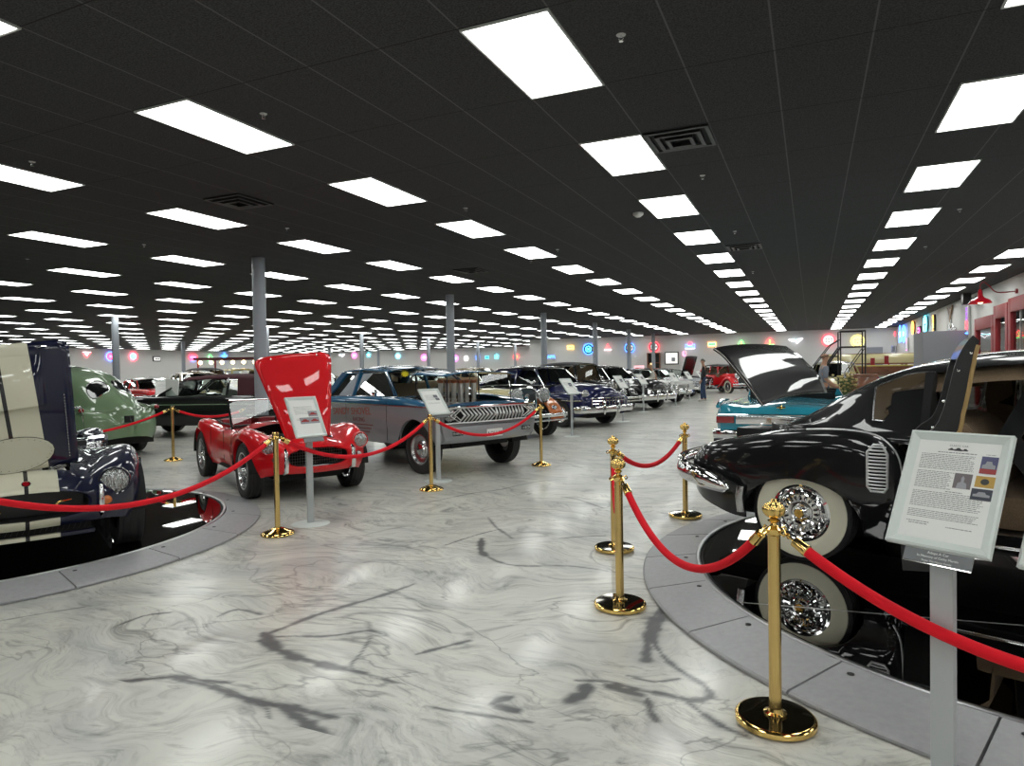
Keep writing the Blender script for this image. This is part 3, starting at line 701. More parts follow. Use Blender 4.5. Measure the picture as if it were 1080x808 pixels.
def greenhouse(parent,G,body,roofm,trim='chrome',glass='glass',seats='black_vinyl',interior=True):
    """roof shell, pillars and glass. G: xa,xb (windshield base/top) xc,xd (rear glass top/base) zr,wt,wb,zb(x),zbr"""
    xa,xb,xc,xd=G['xa'],G['xb'],G['xc'],G['xd']; wt=G['wt'];wb=G['wb'];zr=G['zr'];zb=G['zb']; edge=G.get('edge',.085)
    zrf=G.get('zrf') or (lambda x: zr-.05*((x-(xb+xc)/2)/((xb-xc)/2))**2)
    def ze(x): return zrf(x)-edge
    def sidept(x,f,s,off=0):
        xx=min(max(x,xc),xb); e=ze(xx); z0=zb(x)
        return Vector((x,s*(wb+(wt-wb)*f+off),z0+(e-z0)*f))
    def rs(x):
        T=zrf(x); c=[(0,T),(wt*.5,T-.012),(wt*.82,T-.035),(wt*.97,T-edge*.75),(wt,T-edge-.012)]
        return [(abs(p.x),p.y) for p in crom(c,3)]
    skin('roof',roofm,parent,frange(xc-.03,xb+.03,.06),rs,cap=(0,0),solid=.03)
    def pil(name,q,m,s):
        bm=nb(); a=[sidept(x,f,s,.004) for x,f in q]; b=[sidept(x,f,s,-.035) for x,f in q]
        va=[bm.verts.new(p) for p in a]; vb=[bm.verts.new(p) for p in b]; bm.faces.new(va);bm.faces.new(vb[::-1])
        for i in range(len(q)): j=(i+1)%len(q); bm.faces.new((va[i],va[j],vb[j],vb[i]))
        finish(bm,name,m,parent,smooth=False)
    pw=G.get('pw',.07); cp=G.get('cp',.22)
    wins=G.get('win')  # list of (x0,x1) at the belt
    for s in (1,-1):
        pil('windshield_pillar',[(xa-.02,0),(xa-.02-pw,0),(xb-pw*.9,1.02),(xb+.03,1.02)],G.get('pm',body),s)
        pil('rear_pillar',[(xd,0),(xd+cp+G.get('cpb',0),0),(xc+cp,1.02),(xc-.03,1.02)],G.get('cm',body),s)
        for x in G.get('bp',[]): pil('door_pillar',[(x-.025,0),(x+.025,0),(x+.02,1.02),(x-.02,1.02)],G.get('bm',body),s)
        bm=nb(); bm.faces.new([bm.verts.new(sidept(x,f,s,-.015)) for x,f in ((xa-.05,0),(xb-.04,1),(xc+.08,1),(xd+.08,0))]); finish(bm,'side_window',glass,parent,smooth=False)
        bm=nb(); tube(bm,[sidept(x,0,s,.008) for x in frange(xd,xa,.2)],.010,6,squash=(.6,1)); 
        tube(bm,[sidept(xa-.02,0,s,.008),sidept(xb,1,s,.006)]+[sidept(x,1,s,.006) for x in frange(xb-.1,xc,.2)],.008,6); finish(bm,'window_trim',trim,parent)
    def ws(name,x0,x1,w0,w1,z0,z1,bow,fw_):
        bm=nb(); P=[]
        for i in range(7):
            f=i/6; row=[]
            for j in range(-6,7):
                t=j/6; w_=w0+(w1-w0)*f; row.append((x0+(x1-x0)*f+fw_*bow*(1-f*.6)*(1-t*t),t*w_,z0+(z1-z0)*f+.03*f*(1-t*t)))
            P.append(row)
        grid(bm,P); finish(bm,name,glass,parent)
        e=P[0]+[r[-1] for r in P[1:]]+P[-1][::-1][1:]+[r[0] for r in P[::-1][1:-1]]
        bm=nb(); tube(bm,e,.012,6,closed=True); finish(bm,name+'_trim',trim,parent)
        if G.get('split') and fw_>0:
            bm=nb(); tube(bm,[r[6] for r in P],.011,6); finish(bm,'windshield_divider',trim,parent)
    ws('windshield',xa-.01,xb+.01,wb-.03,wt-.03,zb(xa)-.01,ze(xb)+.02,G.get('bow',.12),1)
    if not G.get('norear'): ws('rear_window',xd+.01,xc-.01,(wb-.05)*G.get('rwf',1),(wt-.04)*G.get('rwf',1),zb(xd)+G.get('rz',0),ze(xc)+.02,.08,-1)
    if interior:
        mz=zb((xa+xd)/2); fz=mz-.62
        bench(parent,(xa+xd)/2-.02,fz+.12,wb*1.7,seats,'front_seat',back=.48,h=.2)
        if xa-xd>1.6: bench(parent,xd+.42,fz+.14,wb*1.6,seats,'rear_seat',back=.42,h=.2)
        bm=nb(); box(bm,xa-.32,xa-.05,-wb*.95,wb*.95,mz-.22,mz-.03,.03); finish(bm,'dashboard',seats,parent)
        steering(parent,xa-.52,.36,mz-.05)
def side_line(parent,P,z,x0,x1,m='chrome',r=.009,name='side_trim',off=.004):
    bm=nb()
    for s in (1,-1): tube(bm,[(x,s*(P['W'](x)+off),z(x) if callable(z) else z) for x in frange(x0,x1,.12)],r,6,squash=(.5,1.3))
    return finish(bm,name,m,parent)
def grille_bars(parent,kind,x,w,z0,z1,n,m='chrome',bow=.06,name='grille',r=.010,back=True):
    bm=nb(); cx=lambda y: x-bow*(y/w)**2
    if back: 
        box(bm,x-.16-bow,x-.09-bow,-w,w,z0,z1); o=finish(bm,name,'dark',parent,smooth=False); bm=nb()
    else: o=parent
    if kind in('h','grid','hl'):
        for i in range(n):
            z=z0+(z1-z0)*i/(n-1); tube(bm,[(cx(y),y,z) for y in frange(-w,w,w/5)],r,6)
    if kind in('v','grid','teeth'):
        nv=n*2 if kind=='grid' else n
        for i in range(nv+1):
            y=-w+2*w*i/nv
            if kind=='teeth': tube(bm,[(cx(y)-.03,y,z0),(cx(y)+.015,y,(z0+z1)/2),(cx(y)-.03,y,z1)],[r,r*1.8,r],8)
            else: tube(bm,[(cx(y),y,z0),(cx(y),y,z1)],r*.8,6)
    fr=[(cx(-w),-w,z0)]+[(cx(y),y,z0) for y in frange(-w*.8,w*.8,w/5)]+[(cx(w),w,z0),(cx(w),w,z1)]+[(cx(y),y,z1) for y in frange(w*.8,-w*.8,w/5)]+[(cx(w),-w,z1)]
    tube(bm,fr,r*1.5,8,closed=True)
    finish(bm,'grille_bars',m,o); return o
def side_poly(parent,pts,ysurf,name,m,th=.006,s=1):
    bm=nb(); poly(bm,[(x,s*ysurf(x,z),z) for x,z in pts],th,(0,s,0)); return finish(bm,name,m,parent,smooth=False)
def cutlines(parent,P,xs_,z0,z1,name='door_gap'):
    bm=nb()
    for s in (1,-1):
        for x in xs_: tube(bm,[(x,s*(P['W'](x)*(1 if z>P['S'](x)-.1 else .992)+.001),z) for z in frange(z0,z1,.1)],.0035,4)
    return finish(bm,name,'dark',parent)
# ------------------------------------------------ generic post-war sedan / coupe
def sedan(name,label,loc,rz,c,body,roof=None,**o):
    g=lambda k,d: o.get(k,d)
    r=root(name,label,'car',loc,rz,g('group',None))
    wb=g('wb',2.95);x0=-g('ro',1.15);x1=wb+g('fo',.85);W=g('W',.92);hz=g('hood',.98);dz=g('deck',.96);bz=g('belt',.98);B=g('bot',.26)
    Rw=g('R',.34); ra=Rw+g('gap',.06)
    fz=g('fz',None); era=g('era',60)
    if era==60:
        P=dict(W=sp([(x0,W*.90),(x0+.15,W*.97),(x0+.6,W),(x1-.5,W),(x1-.12,W*.975),(x1,W*.93)]),
          T=sp([(x0,dz-.12),(x0+.08,dz-.03),(x0+.5,dz),(.6,bz),(wb-.7,bz),(wb-.3,hz),(x1-.25,hz-.05),(x1-.04,hz-.10),(x1,hz-.18)]),
          S=lambda x:(bz+B)/2+.12,B=sp([(x0,B+.12),(x0+.3,B+.02),(x0+.6,B),(x1-.5,B),(x1-.2,B+.06),(x1,B+.14)]),
          F=None,arch=[(0,Rw,ra),(wb,Rw,ra)],k=.55,crn=.008,crn2=.016,rnd=.8,tuck=.93)
        P['F']=lambda x:P['T'](x)-.012+g('fin',0)*max(0,1-(x-x0)/1.6)
    else:
        P=dict(W=sp([(x0,W*.62),(x0+.12,W*.82),(x0+.4,W*.95),(0,W),(.8,W*.97),(1.6,W*.96),(wb-.1,W),(x1-.3,W*.97),(x1-.08,W*.88),(x1,W*.70)]),
          T=sp([(x0,dz-.35),(x0+.15,dz-.14),(x0+.55,dz),(.6,bz),(wb-.8,bz),(wb-.4,hz),(x1-.35,hz-.05),(x1-.10,hz-.14),(x1,hz-.30)]),
          S=lambda x:.66,B=sp([(x0,B+.16),(x0+.3,B+.03),(x0+.6,B),(x1-.5,B),(x1-.2,B+.05),(x1,B+.14)]),
          F=sp([(x0,.52),(x0+.12,.70),(x0+.5,.84),(0,.88),(.7,.80),(1.2,.80),(wb-.8,.82),(wb,.88),(x1-.25,.86),(x1-.08,.78),(x1,.64)]),
          arch=[(0,Rw,ra),(wb,Rw,ra)],k=.46,crn=.02,crn2=.07,rnd=1,tuck=.93)
    xs=stations(x0,x1,.07,P['arch'])
    xa=g('xa',wb-.55); xb=g('xb',xa-.62); xc=g('xc',.35); xd=g('xd',-.15)
    openhood=g('openhood',0)
    ck=(xd+.12,xa-.08) 
    skip=lambda x,y,z:(ck[0]<x<ck[1] and abs(y)<W*.74 and z>bz-.12) or (openhood and xa+.25<x<x1-.3 and abs(y)<W*.55 and z>.8)
    skin('body',body,r,xs,lower_sec(P),skip=skip)
    if openhood: 
        bm=nb(); box(bm,xa+.28,x1-.35,-W*.5,W*.5,.45,.86,.03); lathe(bm,[(.001,.99),(.18,.99),(.2,.96),(.2,.9),(.1,.88)],20,org=((xa+x1)/2,0,-.02)); finish(bm,'engine','engine_dark',r)
        n=10; HP=[]
        for i in range(n+1):
            t=i/n; d=t*1.1; HP.append([(xa+.25+math.cos(openhood)*d,s*W*.56,bz+math.sin(openhood)*d+(.03*(1-(s)**2))) for s in (-1,-.6,0,.6,1)])
        bm=nb(); grid(bm,HP); finish(bm,'hood',body,r,solid=.03)
    liner(r,P,xs,P['W'])
    zbf=lambda x:P['T'](x)-.01 if era==60 else P['T'](x)-.02
    wbl=g('wbelt',W*(.86 if era==60 else .74)); 
    G=dict(xa=xa,xb=xb,xc=xc,xd=xd,zr=g('roofz',1.42),wt=g('wt',wbl-.14),wb=wbl,zb=zbf,bp=g('bp',[(xb+xc)/2+.1]),edge=g('edge',.08),cp=g('cp',.25),split=g('split',False),bow=g('bow',.12),cm=g('cm',body if not g('soft',0) else roof),cpb=g('cpb',0),rwf=g('rwf',1))
    if not g('open',0): greenhouse(r,G,body,roof or body,glass=g('glass','glass'),seats=g('seats','black_vinyl'))
    else:
        bench(r,(xa+xd)/2,bz-.5,wbl*1.7,g('seats','black_vinyl'),'front_seat',back=.42); bench(r,xd+.42,bz-.48,wbl*1.6,g('seats','black_vinyl'),'rear_seat',back=.36); steering(r,xa-.5,.36,bz-.02)
        bm=nb(); P_=[[(xa-.28*f+.1*(1-t*t),t*wbl*(1-.08*f),zbf(xa)+g('wsz',.34)*f) for t in (-1,-.6,-.2,.2,.6,1)] for f in (0,.5,1)]; grid(bm,P_); w_=finish(bm,'windshield','glass',r); bm=nb(); tube(bm,P_[0]+[P_[1][-1]]+P_[2][::-1]+[P_[1][0]],.013,6,closed=True); finish(bm,'windshield_frame','chrome',r)
    wheels4(r,wb,W*2-.30,Rw,style=g('wheel','cap'),ww=g('ww',False),w=.18)
    bumper(r,P,x1+.08,.22,g('bz',.46),W=W,h=g('bh',.075),bow=g('bbow',.12)); 
    b=bumper(r,P,x0-.08,.22,.47,W=W,h=.075,fb=-1); 
    hy=g('hy',W*.72); hzz=g('hlz',.70); n2=g('quad',0); hx=x1-.02
    for s in (1,-1):
        headlight(r,hx-(.03 if era==60 else .10),s*hy,hzz,g('hr',.09))
        if n2: headlight(r,hx,s*(hy-.2),hzz,g('hr',.09))
    gk=g('grille','h'); grille_bars(r,gk,x1+.03,g('gw',W*.55),g('gz0',.52),g('gz1',.76),g('gn',6),bow=g('gbow',.03))
    side_line(r,P,g('tz',P['S'](1)+.02),x0+.15,x1-.12); cutlines(r,P,[xa-.02,(xb+xc)/2+.08 if era==60 else .9],P['B'](1.2)+.05,bz-.10)
    for s in (1,-1):
        lx=g('lampy',W*.62); bm=nb(); box(bm,x0-.03,x0+.05,s*lx-.13,s*lx+.13,g('lampz',.66),g('lampz',.66)+.10,.01); finish(bm,'tail_lamp','lens_red',r)
    if g('tailpanel',0):
        bm=nb(); box(bm,x0-.035,x0+.02,-W*.66,W*.66,g('lampz',.66)-.01,g('lampz',.66)+.11,.012); tube(bm,[(x0-.04,-W*.95,g('lampz',.66)+.125),(x0-.05,0,g('lampz',.66)+.13),(x0-.04,W*.95,g('lampz',.66)+.125)],.012,6); finish(bm,'tail_panel','chrome',r)
        for s in (1,-1):
            bm=nb(); tube(bm,[(x0-.02,s*W*.93,dz-.03),(x0+.5,s*W*.97,dz+.02),(x0+1.4,s*W*.97,dz+.01)],[.03,.035,.01],8); finish(bm,'tail_fin',body,r)
        bm=nb(); tube(bm,[(x0-.01,0,dz-.06),(x0+.03,0,dz-.02)],.02,8); tube(bm,[(x0+.0,-.06,dz-.04),(x0+.0,.06,dz-.04)],.014,8); finish(bm,'deck_ornament','gold',r)
    if g('mirror',1):
        bm=nb(); lathe(bm,[(.001,0),(.05,0),(.055,.02),(.04,.05),(.001,.06)],16,'x',org=(xa-.3,-wbl-.09,bz+.07)); tube(bm,[(xa-.27,-wbl+.02,bz),(xa-.27,-wbl-.09,bz+.05)],.007,6); finish(bm,'door_mirror','chrome',r)
    return r
# -------------------------------------------------- generic pre-war car
def fender(parent,path,w0,w1,m,name='fender',crown=.08,s=1,lip=.10):
    """clamshell fender: path of (x,z) in side view, spanning y from w0 (inner) to w1 (outer)"""
    C2=crom([(p[0],p[1]) for p in path],5); P=[]; n=7
    for i,p in enumerate(C2):
        a=C2[max(i-1,0)];b=C2[min(i+1,len(C2)-1)]; d=(b-a).normalized(); nrm=Vector((-d.y,d.x)); 
        if nrm.y<0 and abs(d.x)>.2: nrm=-nrm
        if nrm.y<0 and abs(d.x)<=.2: nrm=nrm if nrm.x*(1 if p.x>path[len(path)//2][0] else -1)>0 else -nrm
        row=[]
        for k in range(n+1):
            t=k/n; y=w0+(w1-w0)*min(1,math.sin(t*PI/2)*1.0); h=-lip*max(0,(t-.55)/.45)**2+crown*math.sin(PI*min(t*1.1,1))*.35
            row.append((p.x+nrm.x*h,s*y,p.y+nrm.y*h))
        P.append(row)
    bm=nb(); grid(bm,P); return finish(bm,name,m,parent,solid=.012)
def prewar(name,label,loc,rz,body,fend,top='black_vinyl',**o):
    g=lambda k,d:o.get(k,d)
    r=root(name,label,'car',loc,rz,g('group',None)); wb=g('wb',2.85);Rw=g('R',.36); tr=1.42
    # tub, hood
    W=sp([(-.75,.40),(-.5,.60),(0,.68),(1.2,.68),(wb-.95,.52),(wb-.2,.36),(wb+.12,.30)]); T=sp([(-.75,.80),(-.5,.98),(0,1.08),(1.3,1.10),(wb-.95,1.08),(wb-.1,1.04),(wb+.12,1.03)])
    P=dict(W=W,T=T,S=lambda x:.74,B=lambda x:.46,F=lambda x:T(x)-.10,arch=[],k=.6,crn=.02,crn2=.05,tuck=.96)
    xa=wb-1.0;xb=xa-.16;xc=.0;xd=-.42
    skip=lambda x,y,z:(xd+.1<x<xa-.1 and abs(y)<.56 and z>.97)
    skin('body',body,r,frange(-.75,wb+.10,.07),lower_sec(P),skip=skip)
    bm=nb(); box(bm,-.9,wb+.35,-.36,-.30,.42,.52); box(bm,-.9,wb+.35,.30,.36,.42,.52); box(bm,-.5,wb-.3,-.5,.5,.42,.47); tube(bm,[(0,-tr/2,Rw),(0,tr/2,Rw)],.045,8); tube(bm,[(wb,-tr/2,Rw),(wb,tr/2,Rw)],.035,8); finish(bm,'chassis','dark',r)
    if g('closed',1):
        G=dict(xa=xa,xb=xb,xc=xc,xd=xd,zr=g('roofz',1.66),wt=.56,wb=.66,zb=lambda x:min(T(x),1.09),bp=[.75],edge=.10,cp=.16,bow=.03,split=False,cm=g('cm',body),pm=g('cm',body))
        greenhouse(r,G,body,top,seats='tan_leather')
    else:
        bench(r,.75,.62,1.15,'tan_leather','front_seat',back=.5); steering(r,xa-.4,.33,1.06)
        bm=nb(); grid(bm,[[(xa-.1*f,t*.56,1.07+.36*f) for t in (-1,0,1)] for f in (0,1)]); finish(bm,'windshield','glass',r,smooth=False)
        bm=nb(); tube(bm,[(xa,-.57,1.05),(xa-.1,-.57,1.44),(xa-.1,.57,1.44),(xa,.57,1.05)],.013,6); finish(bm,'windshield_frame','chrome',r)
        bm=nb(); box(bm,-.62,-.05,-.58,.58,1.05,1.25,.08); finish(bm,'folded_top',top,r)
    for s in (1,-1):
        fender(r,[(wb+.52,.36),(wb+.44,.60),(wb+.22,.80),(wb-.05,.86),(wb-.35,.74),(wb-.62,.50),(wb-.85,.38)],.42,.86,fend,s=s)
        fender(r,[(.62,.40),(.45,.62),(.2,.82),(-.1,.85),(-.38,.70),(-.55,.42)],.52,.86,fend,s=s)
        bm=nb(); box(bm,.55,wb-.8,s*.62 if s>0 else -.86,s*.86 if s>0 else -.62,.37,.41,.01); finish(bm,'running_board','black_vinyl',r)
        headlight(r,wb+.32,s*.40,.93,g('hr',.13),pod=.24,podmat='chrome')
        headlight(r,wb+.42,s*.60,.62,.075,pod=.10,podmat='chrome')
    # radiator shell
    rx=wb+.12; sh=[]
    for t in range(0,13):
        a=PI*t/12; sh.append((math.cos(a)*.27,1.02+math.sin(a)*.08))
    sh=[(.23,.52),(.27,.7),(.28,.9)]+sh[1:-1]+[(-.28,.9),(-.27,.7),(-.23,.52)]
    bm=nb(); poly(bm,[(rx+.02,y,z) for y,z in sh],.05,(1,0,0)); o_=finish(bm,'radiator',g('radm','gunmetal'),r,smooth=False)
    bm=nb(); tube(bm,[(rx+.07,y,z) for y,z in sh],.022,8,closed=True); finish(bm,'radiator_shell','chrome',o_)
    bm=nb(); lathe(bm,[(.06,rx+.068),(.06,rx+.085),(.045,rx+.088),(.001,rx+.088)],24,'x',org=(0,0,.86)); 
    for v in bm.verts: v.co.z=.88+(v.co.z-.86)*1.35
    finish(bm,'radiator_badge','chrome',o_)
    if g('bars',0):
        bm=nb()
        for i in range(-9,10): tube(bm,[(rx+.075,i*.026,.56),(rx+.075,i*.026,1.04)],.006,5)
        finish(bm,'grille_bars','chrome',o_)
    bm=nb(); 
    for i in range(14):
        for s in (1,-1): bar(bm,(wb-.75+i*.05,s*(W(wb-.75+i*.05)+.006),.72),(wb-.75+i*.05,s*(W(wb-.75+i*.05)+.002),.92),.018,.014)
    finish(bm,'hood_louvres',body,r,smooth=False)
    pts=[(wb+.62-.06*(t/.86)**2,t,.50) for t in frange(-.86,.86,.12)]
    bm=nb(); tube(bm,pts,.04,8,squash=(.35,1)); tube(bm,[(p[0],p[1],p[2]-.10) for p in pts],.022,8,squash=(.5,1))
    for s in (1,-1): bar(bm,(wb+.3,s*.33,.46),(wb+.62,s*.33,.5),.04,.02)
    finish(bm,'bumper','chrome',r)
    wheels4(r,wb,tr,Rw,w=.15,style=g('wheel','wire'),ww=g('ww',False))
    return r
# ------------------------------------------------------- open nose with a mouth
def nose(parent,body,x1,row,ell,depth=.22,inner='dark',lip=.03,name='nose'):
    """joins the front edge of the body skin (row of (y,z), right half from top) to an elliptical mouth"""
    full=[(-y,z) for y,z in row[:0:-1]]+list(row)
    a=full[-1];b=full[0]; k=8
    full+= [(a[0]+(b[0]-a[0])*i/k,a[1]+(b[1]-a[1])*i/k-.02*math.sin(PI*i/k)) for i in range(1,k)]
    cz,ew,eh,pw=ell; R0=[(x1,y,z) for y,z in full]
    def el(f,x):
        o=[]
        for y,z in full:
            t=math.atan2((z-cz)*1.6,y); c,s=math.cos(t),math.sin(t)
            o.append((x,math.copysign(abs(c)**pw,c)*ew*f,cz+math.copysign(abs(s)**pw,s)*eh*f))
        return o
    def mixr(A,B,t,dx): return [(p[0]+(q[0]-p[0])*t+dx,p[1]+(q[1]-p[1])*t,p[2]+(q[2]-p[2])*t) for p,q in zip(A,B)]
    E1=el(1.0,x1+lip); rows=[R0,mixr(R0,el(1.06,x1+lip*.9),.35,lip*.25),mixr(R0,el(1.06,x1+lip*.9),.75,lip*.25),el(1.06,x1+lip*1.0),E1,el(.96,x1+lip*.6)]
    bm=nb(); grid(bm,rows,closed=True); o=finish(bm,name,body,parent)
    bm=nb(); V=grid(bm,[el(.96,x1+lip*.6),el(.93,x1-depth)],closed=True); bm.faces.new(V[-1]); finish(bm,'mouth',inner,o); return o
def disc_grid(bm,cx,cy,a,b,fn,nr=5,ns=24):
    """elliptical patch mapped by fn(u,v)->point"""
    rows=[]
    for i in range(1,nr+1):
        rows.append([fn(cx+a*i/nr*math.cos(2*PI*k/ns),cy+b*i/nr*math.sin(2*PI*k/ns)) for k in range(ns)])
    V=grid(bm,rows,closed=True); bm.faces.new(V[0][::-1]); return V
# stripe paint: cream twin stripes with black pinstripe on navy, by distance from the car's centre line
def stripe_mat():
    m=paint('stripe_paint',(.001,.002,.018),.2); nt=m.node_tree;N=nt.nodes;L=nt.links;b=N['Principled BSDF']
    tc=N.new('ShaderNodeTexCoord'); s=N.new('ShaderNodeSeparateXYZ'); L.new(tc.outputs['Object'],s.inputs[0])
    a=N.new('ShaderNodeMath'); a.operation='ABSOLUTE'; L.new(s.outputs[1],a.inputs[0])
    def lt(v): 
        g=N.new('ShaderNodeMath'); g.operation='LESS_THAN'; g.inputs[1].default_value=v; L.new(a.outputs[0],g.inputs[0]); return g.outputs[0]
    x=N.new('ShaderNodeMix'); x.data_type='RGBA'; L.new(lt(.198),x.inputs[0]); x.inputs[6].default_value=(.001,.0025,.022,1); x.inputs[7].default_value=(.56,.54,.42,1)
    y=N.new('ShaderNodeMix'); y.data_type='RGBA'; L.new(lt(.013),y.inputs[0]); L.new(x.outputs[2],y.inputs[6]); y.inputs[7].default_value=(.008,.008,.01,1)
    L.new(y.outputs[2],b.inputs['Base Color'])
stripe_mat()
def roadster(name,label,loc,rz,kind):
    cob=kind=='cobra'; body='stripe_paint' if cob else 'red_paint'
    r=root(name,label,'car',loc,rz); wb=2.286; x0=-.80; x1=wb+(.56 if cob else .60); Rw=.335
    Wm=.83 if cob else .76
    W=sp([(x0,Wm*.62),(x0+.12,Wm*.76),(-.35,Wm*.93),(0,Wm),(.45,Wm*.93),(.9,Wm*.87),(1.4,Wm*.87),(1.9,Wm*.95),(wb,Wm*.985),(wb+.3,Wm*.93),(wb+.47,Wm*.82),(x1,Wm*.66)])
    T=sp([(x0,.60),(x0+.15,.72),(-.3,.80),(.3,.83),(1.2,.84),(1.5,.83),(2.0,.79),(wb+.2,.74),(wb+.45,.685),(x1,.62)])
    Fz=sp([(x0,.52),(x0+.15,.68),(-.3,.80),(0,.845),(.4,.79),(.9,.75),(1.5,.755),(1.9,.80),(wb-.05,.835),(wb+.2,.81),(wb+.4,.74),(x1,.60)])
    P=dict(W=W,T=T,F=Fz,S=lambda x:.55,B=sp([(x0,.42),(x0+.3,.30),(.4,.24),(1.8,.24),(wb+.3,.27),(x1,.33)]),arch=[(0,Rw,.385),(wb,Rw,.385)],k=.50,crn=.012,crn2=.045,mid=.35,tuck=.90)
    xs=stations(x0,x1,.05,P['arch']); hx0,hx1=1.58,wb+.34; hw=lambda x:.44-.12*max(0,(x-1.6)/1.0)
    def skip(x,y,z):
        if .05<x<1.12 and abs(y)<.54 and z>.70: return True      # cockpit
        return hx0<x<hx1 and abs(y)<hw(x)-.02 and z>.60
    skin('body',body,r,xs,lower_sec(P),skip=skip,cap=(1,0)); liner(r,P,xs,W)
    row=lower_sec(P)(x1)
    if cob: nose(r,body,x1,row,(.475,.40,.105,.75),lip=.045)
    else: nose(r,body,x1,row,(.50,.37,.115,.72),lip=.05)
    # wheels
    put=[(0,Wm-.10),(wb,Wm-.105)]
    for x,t in put:
        for s in (1,-1):
            put_wheel(r,x,s*(t-.02),Rw,s,style='wire' if not cob else 'mag',w=.19 if cob else .16)
    # cockpit
    bm=nb(); box(bm,.10,1.10,-.50,.50,.26,.36); box(bm,1.02,1.12,-.54,.54,.36,.80,.03); finish(bm,'cockpit_tub','black_vinyl',r)
    for s in (1,-1):
        bm=nb(); box(bm,.30,.78,s*.27-.21,s*.27+.21,.30,.46,.05); box(bm,.14,.30,s*.27-.21,s*.27+.21,.36,.84,.06); finish(bm,'seat','black_vinyl' if cob else 'red_vinyl',r)
    steering(r,.92,.27,.82,r=.18)
    # hood raised on its front hinge
    L=1.07 if not cob else .96; ang=R(92 if cob else 76); hb=.71 if cob else .69; hxh=wb+.30
    wf=(.395,.465) if cob else (.27,.50)
    HB=Vector((hxh,0,hb))
    nu,nv=28,14
    def hp(u,v,off=0):
        # u along the panel from hinge (0) to free edge (1), v -1..1 across
        q_=.93 if cob else .88; rnd=0 if u<q_ else (1-math.sqrt(max(0,1-((u-q_)/(1-q_))**2)))*(.085 if cob else .12)
        w=(wf[0]+(wf[1]-wf[0])*u)-rnd*.9
        bulge=.045*(1-v*v)+.02*math.sin(PI*u)+off
        d=u*L; nx,nz_=math.sin(ang),-math.cos(ang)
        return Vector((-math.cos(ang)*d+nx*bulge,v*w,math.sin(ang)*d+bulge*(math.cos(ang))))
    bm=nb(); grid(bm,[[hp(i/nu,-1+2*j/nv) for j in range(nv+1)] for i in range(nu+1)]); h=finish(bm,'hood',body,r,solid=.015,loc=HB+Vector((0,-.045 if cob else 0,0)),rot=(R(7 if cob else 5),0,0))
    if cob:
        # raised scoop, oval front panel, rivets
        bm=nb(); rows=[]
        for i in range(9):
            u=.50+.40*i/8; o_=.048*(1-(i/8)**2*.75); rows.append([hp(u,-.60,.0)]+[hp(u,v,o_*(1-abs(v/.6)**6)) for v in (-.57,-.5,-.4,-.2,0,.2,.4,.5,.57)]+[hp(u,.60,.0)])
        grid(bm,rows); bm.faces.new([bm.verts.new(q) for q in rows[0]]); finish(bm,'hood_scoop',body,h)
        bm=nb(); disc_grid(bm,.14,0,.135,.62,lambda u,v:hp(u,v,.012*(1-0))); finish(bm,'oval_panel','cream_stripe',h)
        bm=nb(); ring=[hp(.14+.137*math.cos(t),.63*math.sin(t),.006) for t in [2*PI*k/40 for k in range(40)]]; tube(bm,ring,.0022,4,closed=True)
        finish(bm,'panel_seam','dark',h)
        bm=nb()
        for k in range(22):
            for s in (1,-1): 
                q=hp(.06+.52*k/22,s*.86,.004); lathe(bm,[(.001,.004),(.004,.003),(.005,0)],6,'x',org=q)
        for k in range(30):
            t=2*PI*k/30; q=hp(.14+.118*math.cos(t),.57*math.sin(t),.014); lathe(bm,[(.001,.003),(.003,.002),(.004,0)],6,'x',org=q)
        finish(bm,'rivets','dull_chrome',h)
        bm=nb()
        for s in (1,-1):
            q=hp(.955,s*.62,.01); tube(bm,[q+Vector((0,-.03,0)),q+Vector((.015,0,.004)),q+Vector((0,.03,0))],.005,6)
        finish(bm,'hood_catch','chrome',h)
    else:
        bm=nb()
        for s in (1,-1): 
            q=hp(.965,s*.62,.004); lathe(bm,[(.001,.008),(.010,.006),(.012,0)],10,'x',org=q)
        finish(bm,'hood_catch','chrome',h)
    bm=nb(); box(bm,hx0+.05,hx1-.1,-.30,.30,.30,.60,.03); box(bm,hx0+.15,hx1-.25,-.12,.12,.60,.70,.02)
    for s in (1,-1): box(bm,hx0+.1,hx1-.2,s*.24-.05,s*.24+.05,.55,.66,.02)
    lathe(bm,[(.001,.76),(.10,.755),(.11,.73),(.11,.70)],20,org=((hx0+hx1)/2-.05,0,0)); finish(bm,'engine','engine_steel' if cob else 'engine_dark',r)
    bm=nb()
    for k in range(6): tube(bm,[(hx0+.12+k*.11,.2,.66),(hx0+.14+k*.11,.30,.70),(hx0+.10+k*.11,.36,.60)],.008,5); tube(bm,[(hx0+.12+k*.11,-.2,.66),(hx0+.14+k*.11,-.30,.70),(hx0+.10+k*.11,-.36,.60)],.008,5)
    finish(bm,'ignition_leads','chrome',r)
    # lamps
    hy=.56 if cob else .56; hz=.605 if cob else .655
    for s in (1,-1):
        headlight(r,wb+.53 if cob else wb+.55,s*hy,hz,.104 if cob else .092,pod=.20,podmat=body if not cob else 'navy_paint')
        bm=nb(); lathe(bm,[(.001,.03),(.025,.024),(.034,.008),(.036,0),(.036,-.09)],18,'x'); finish(bm,'indicator_lamp','lens_amber' if cob else 'dull_chrome',r,loc=(x1+.03,s*(.50 if cob else .50),.47 if cob else .50))
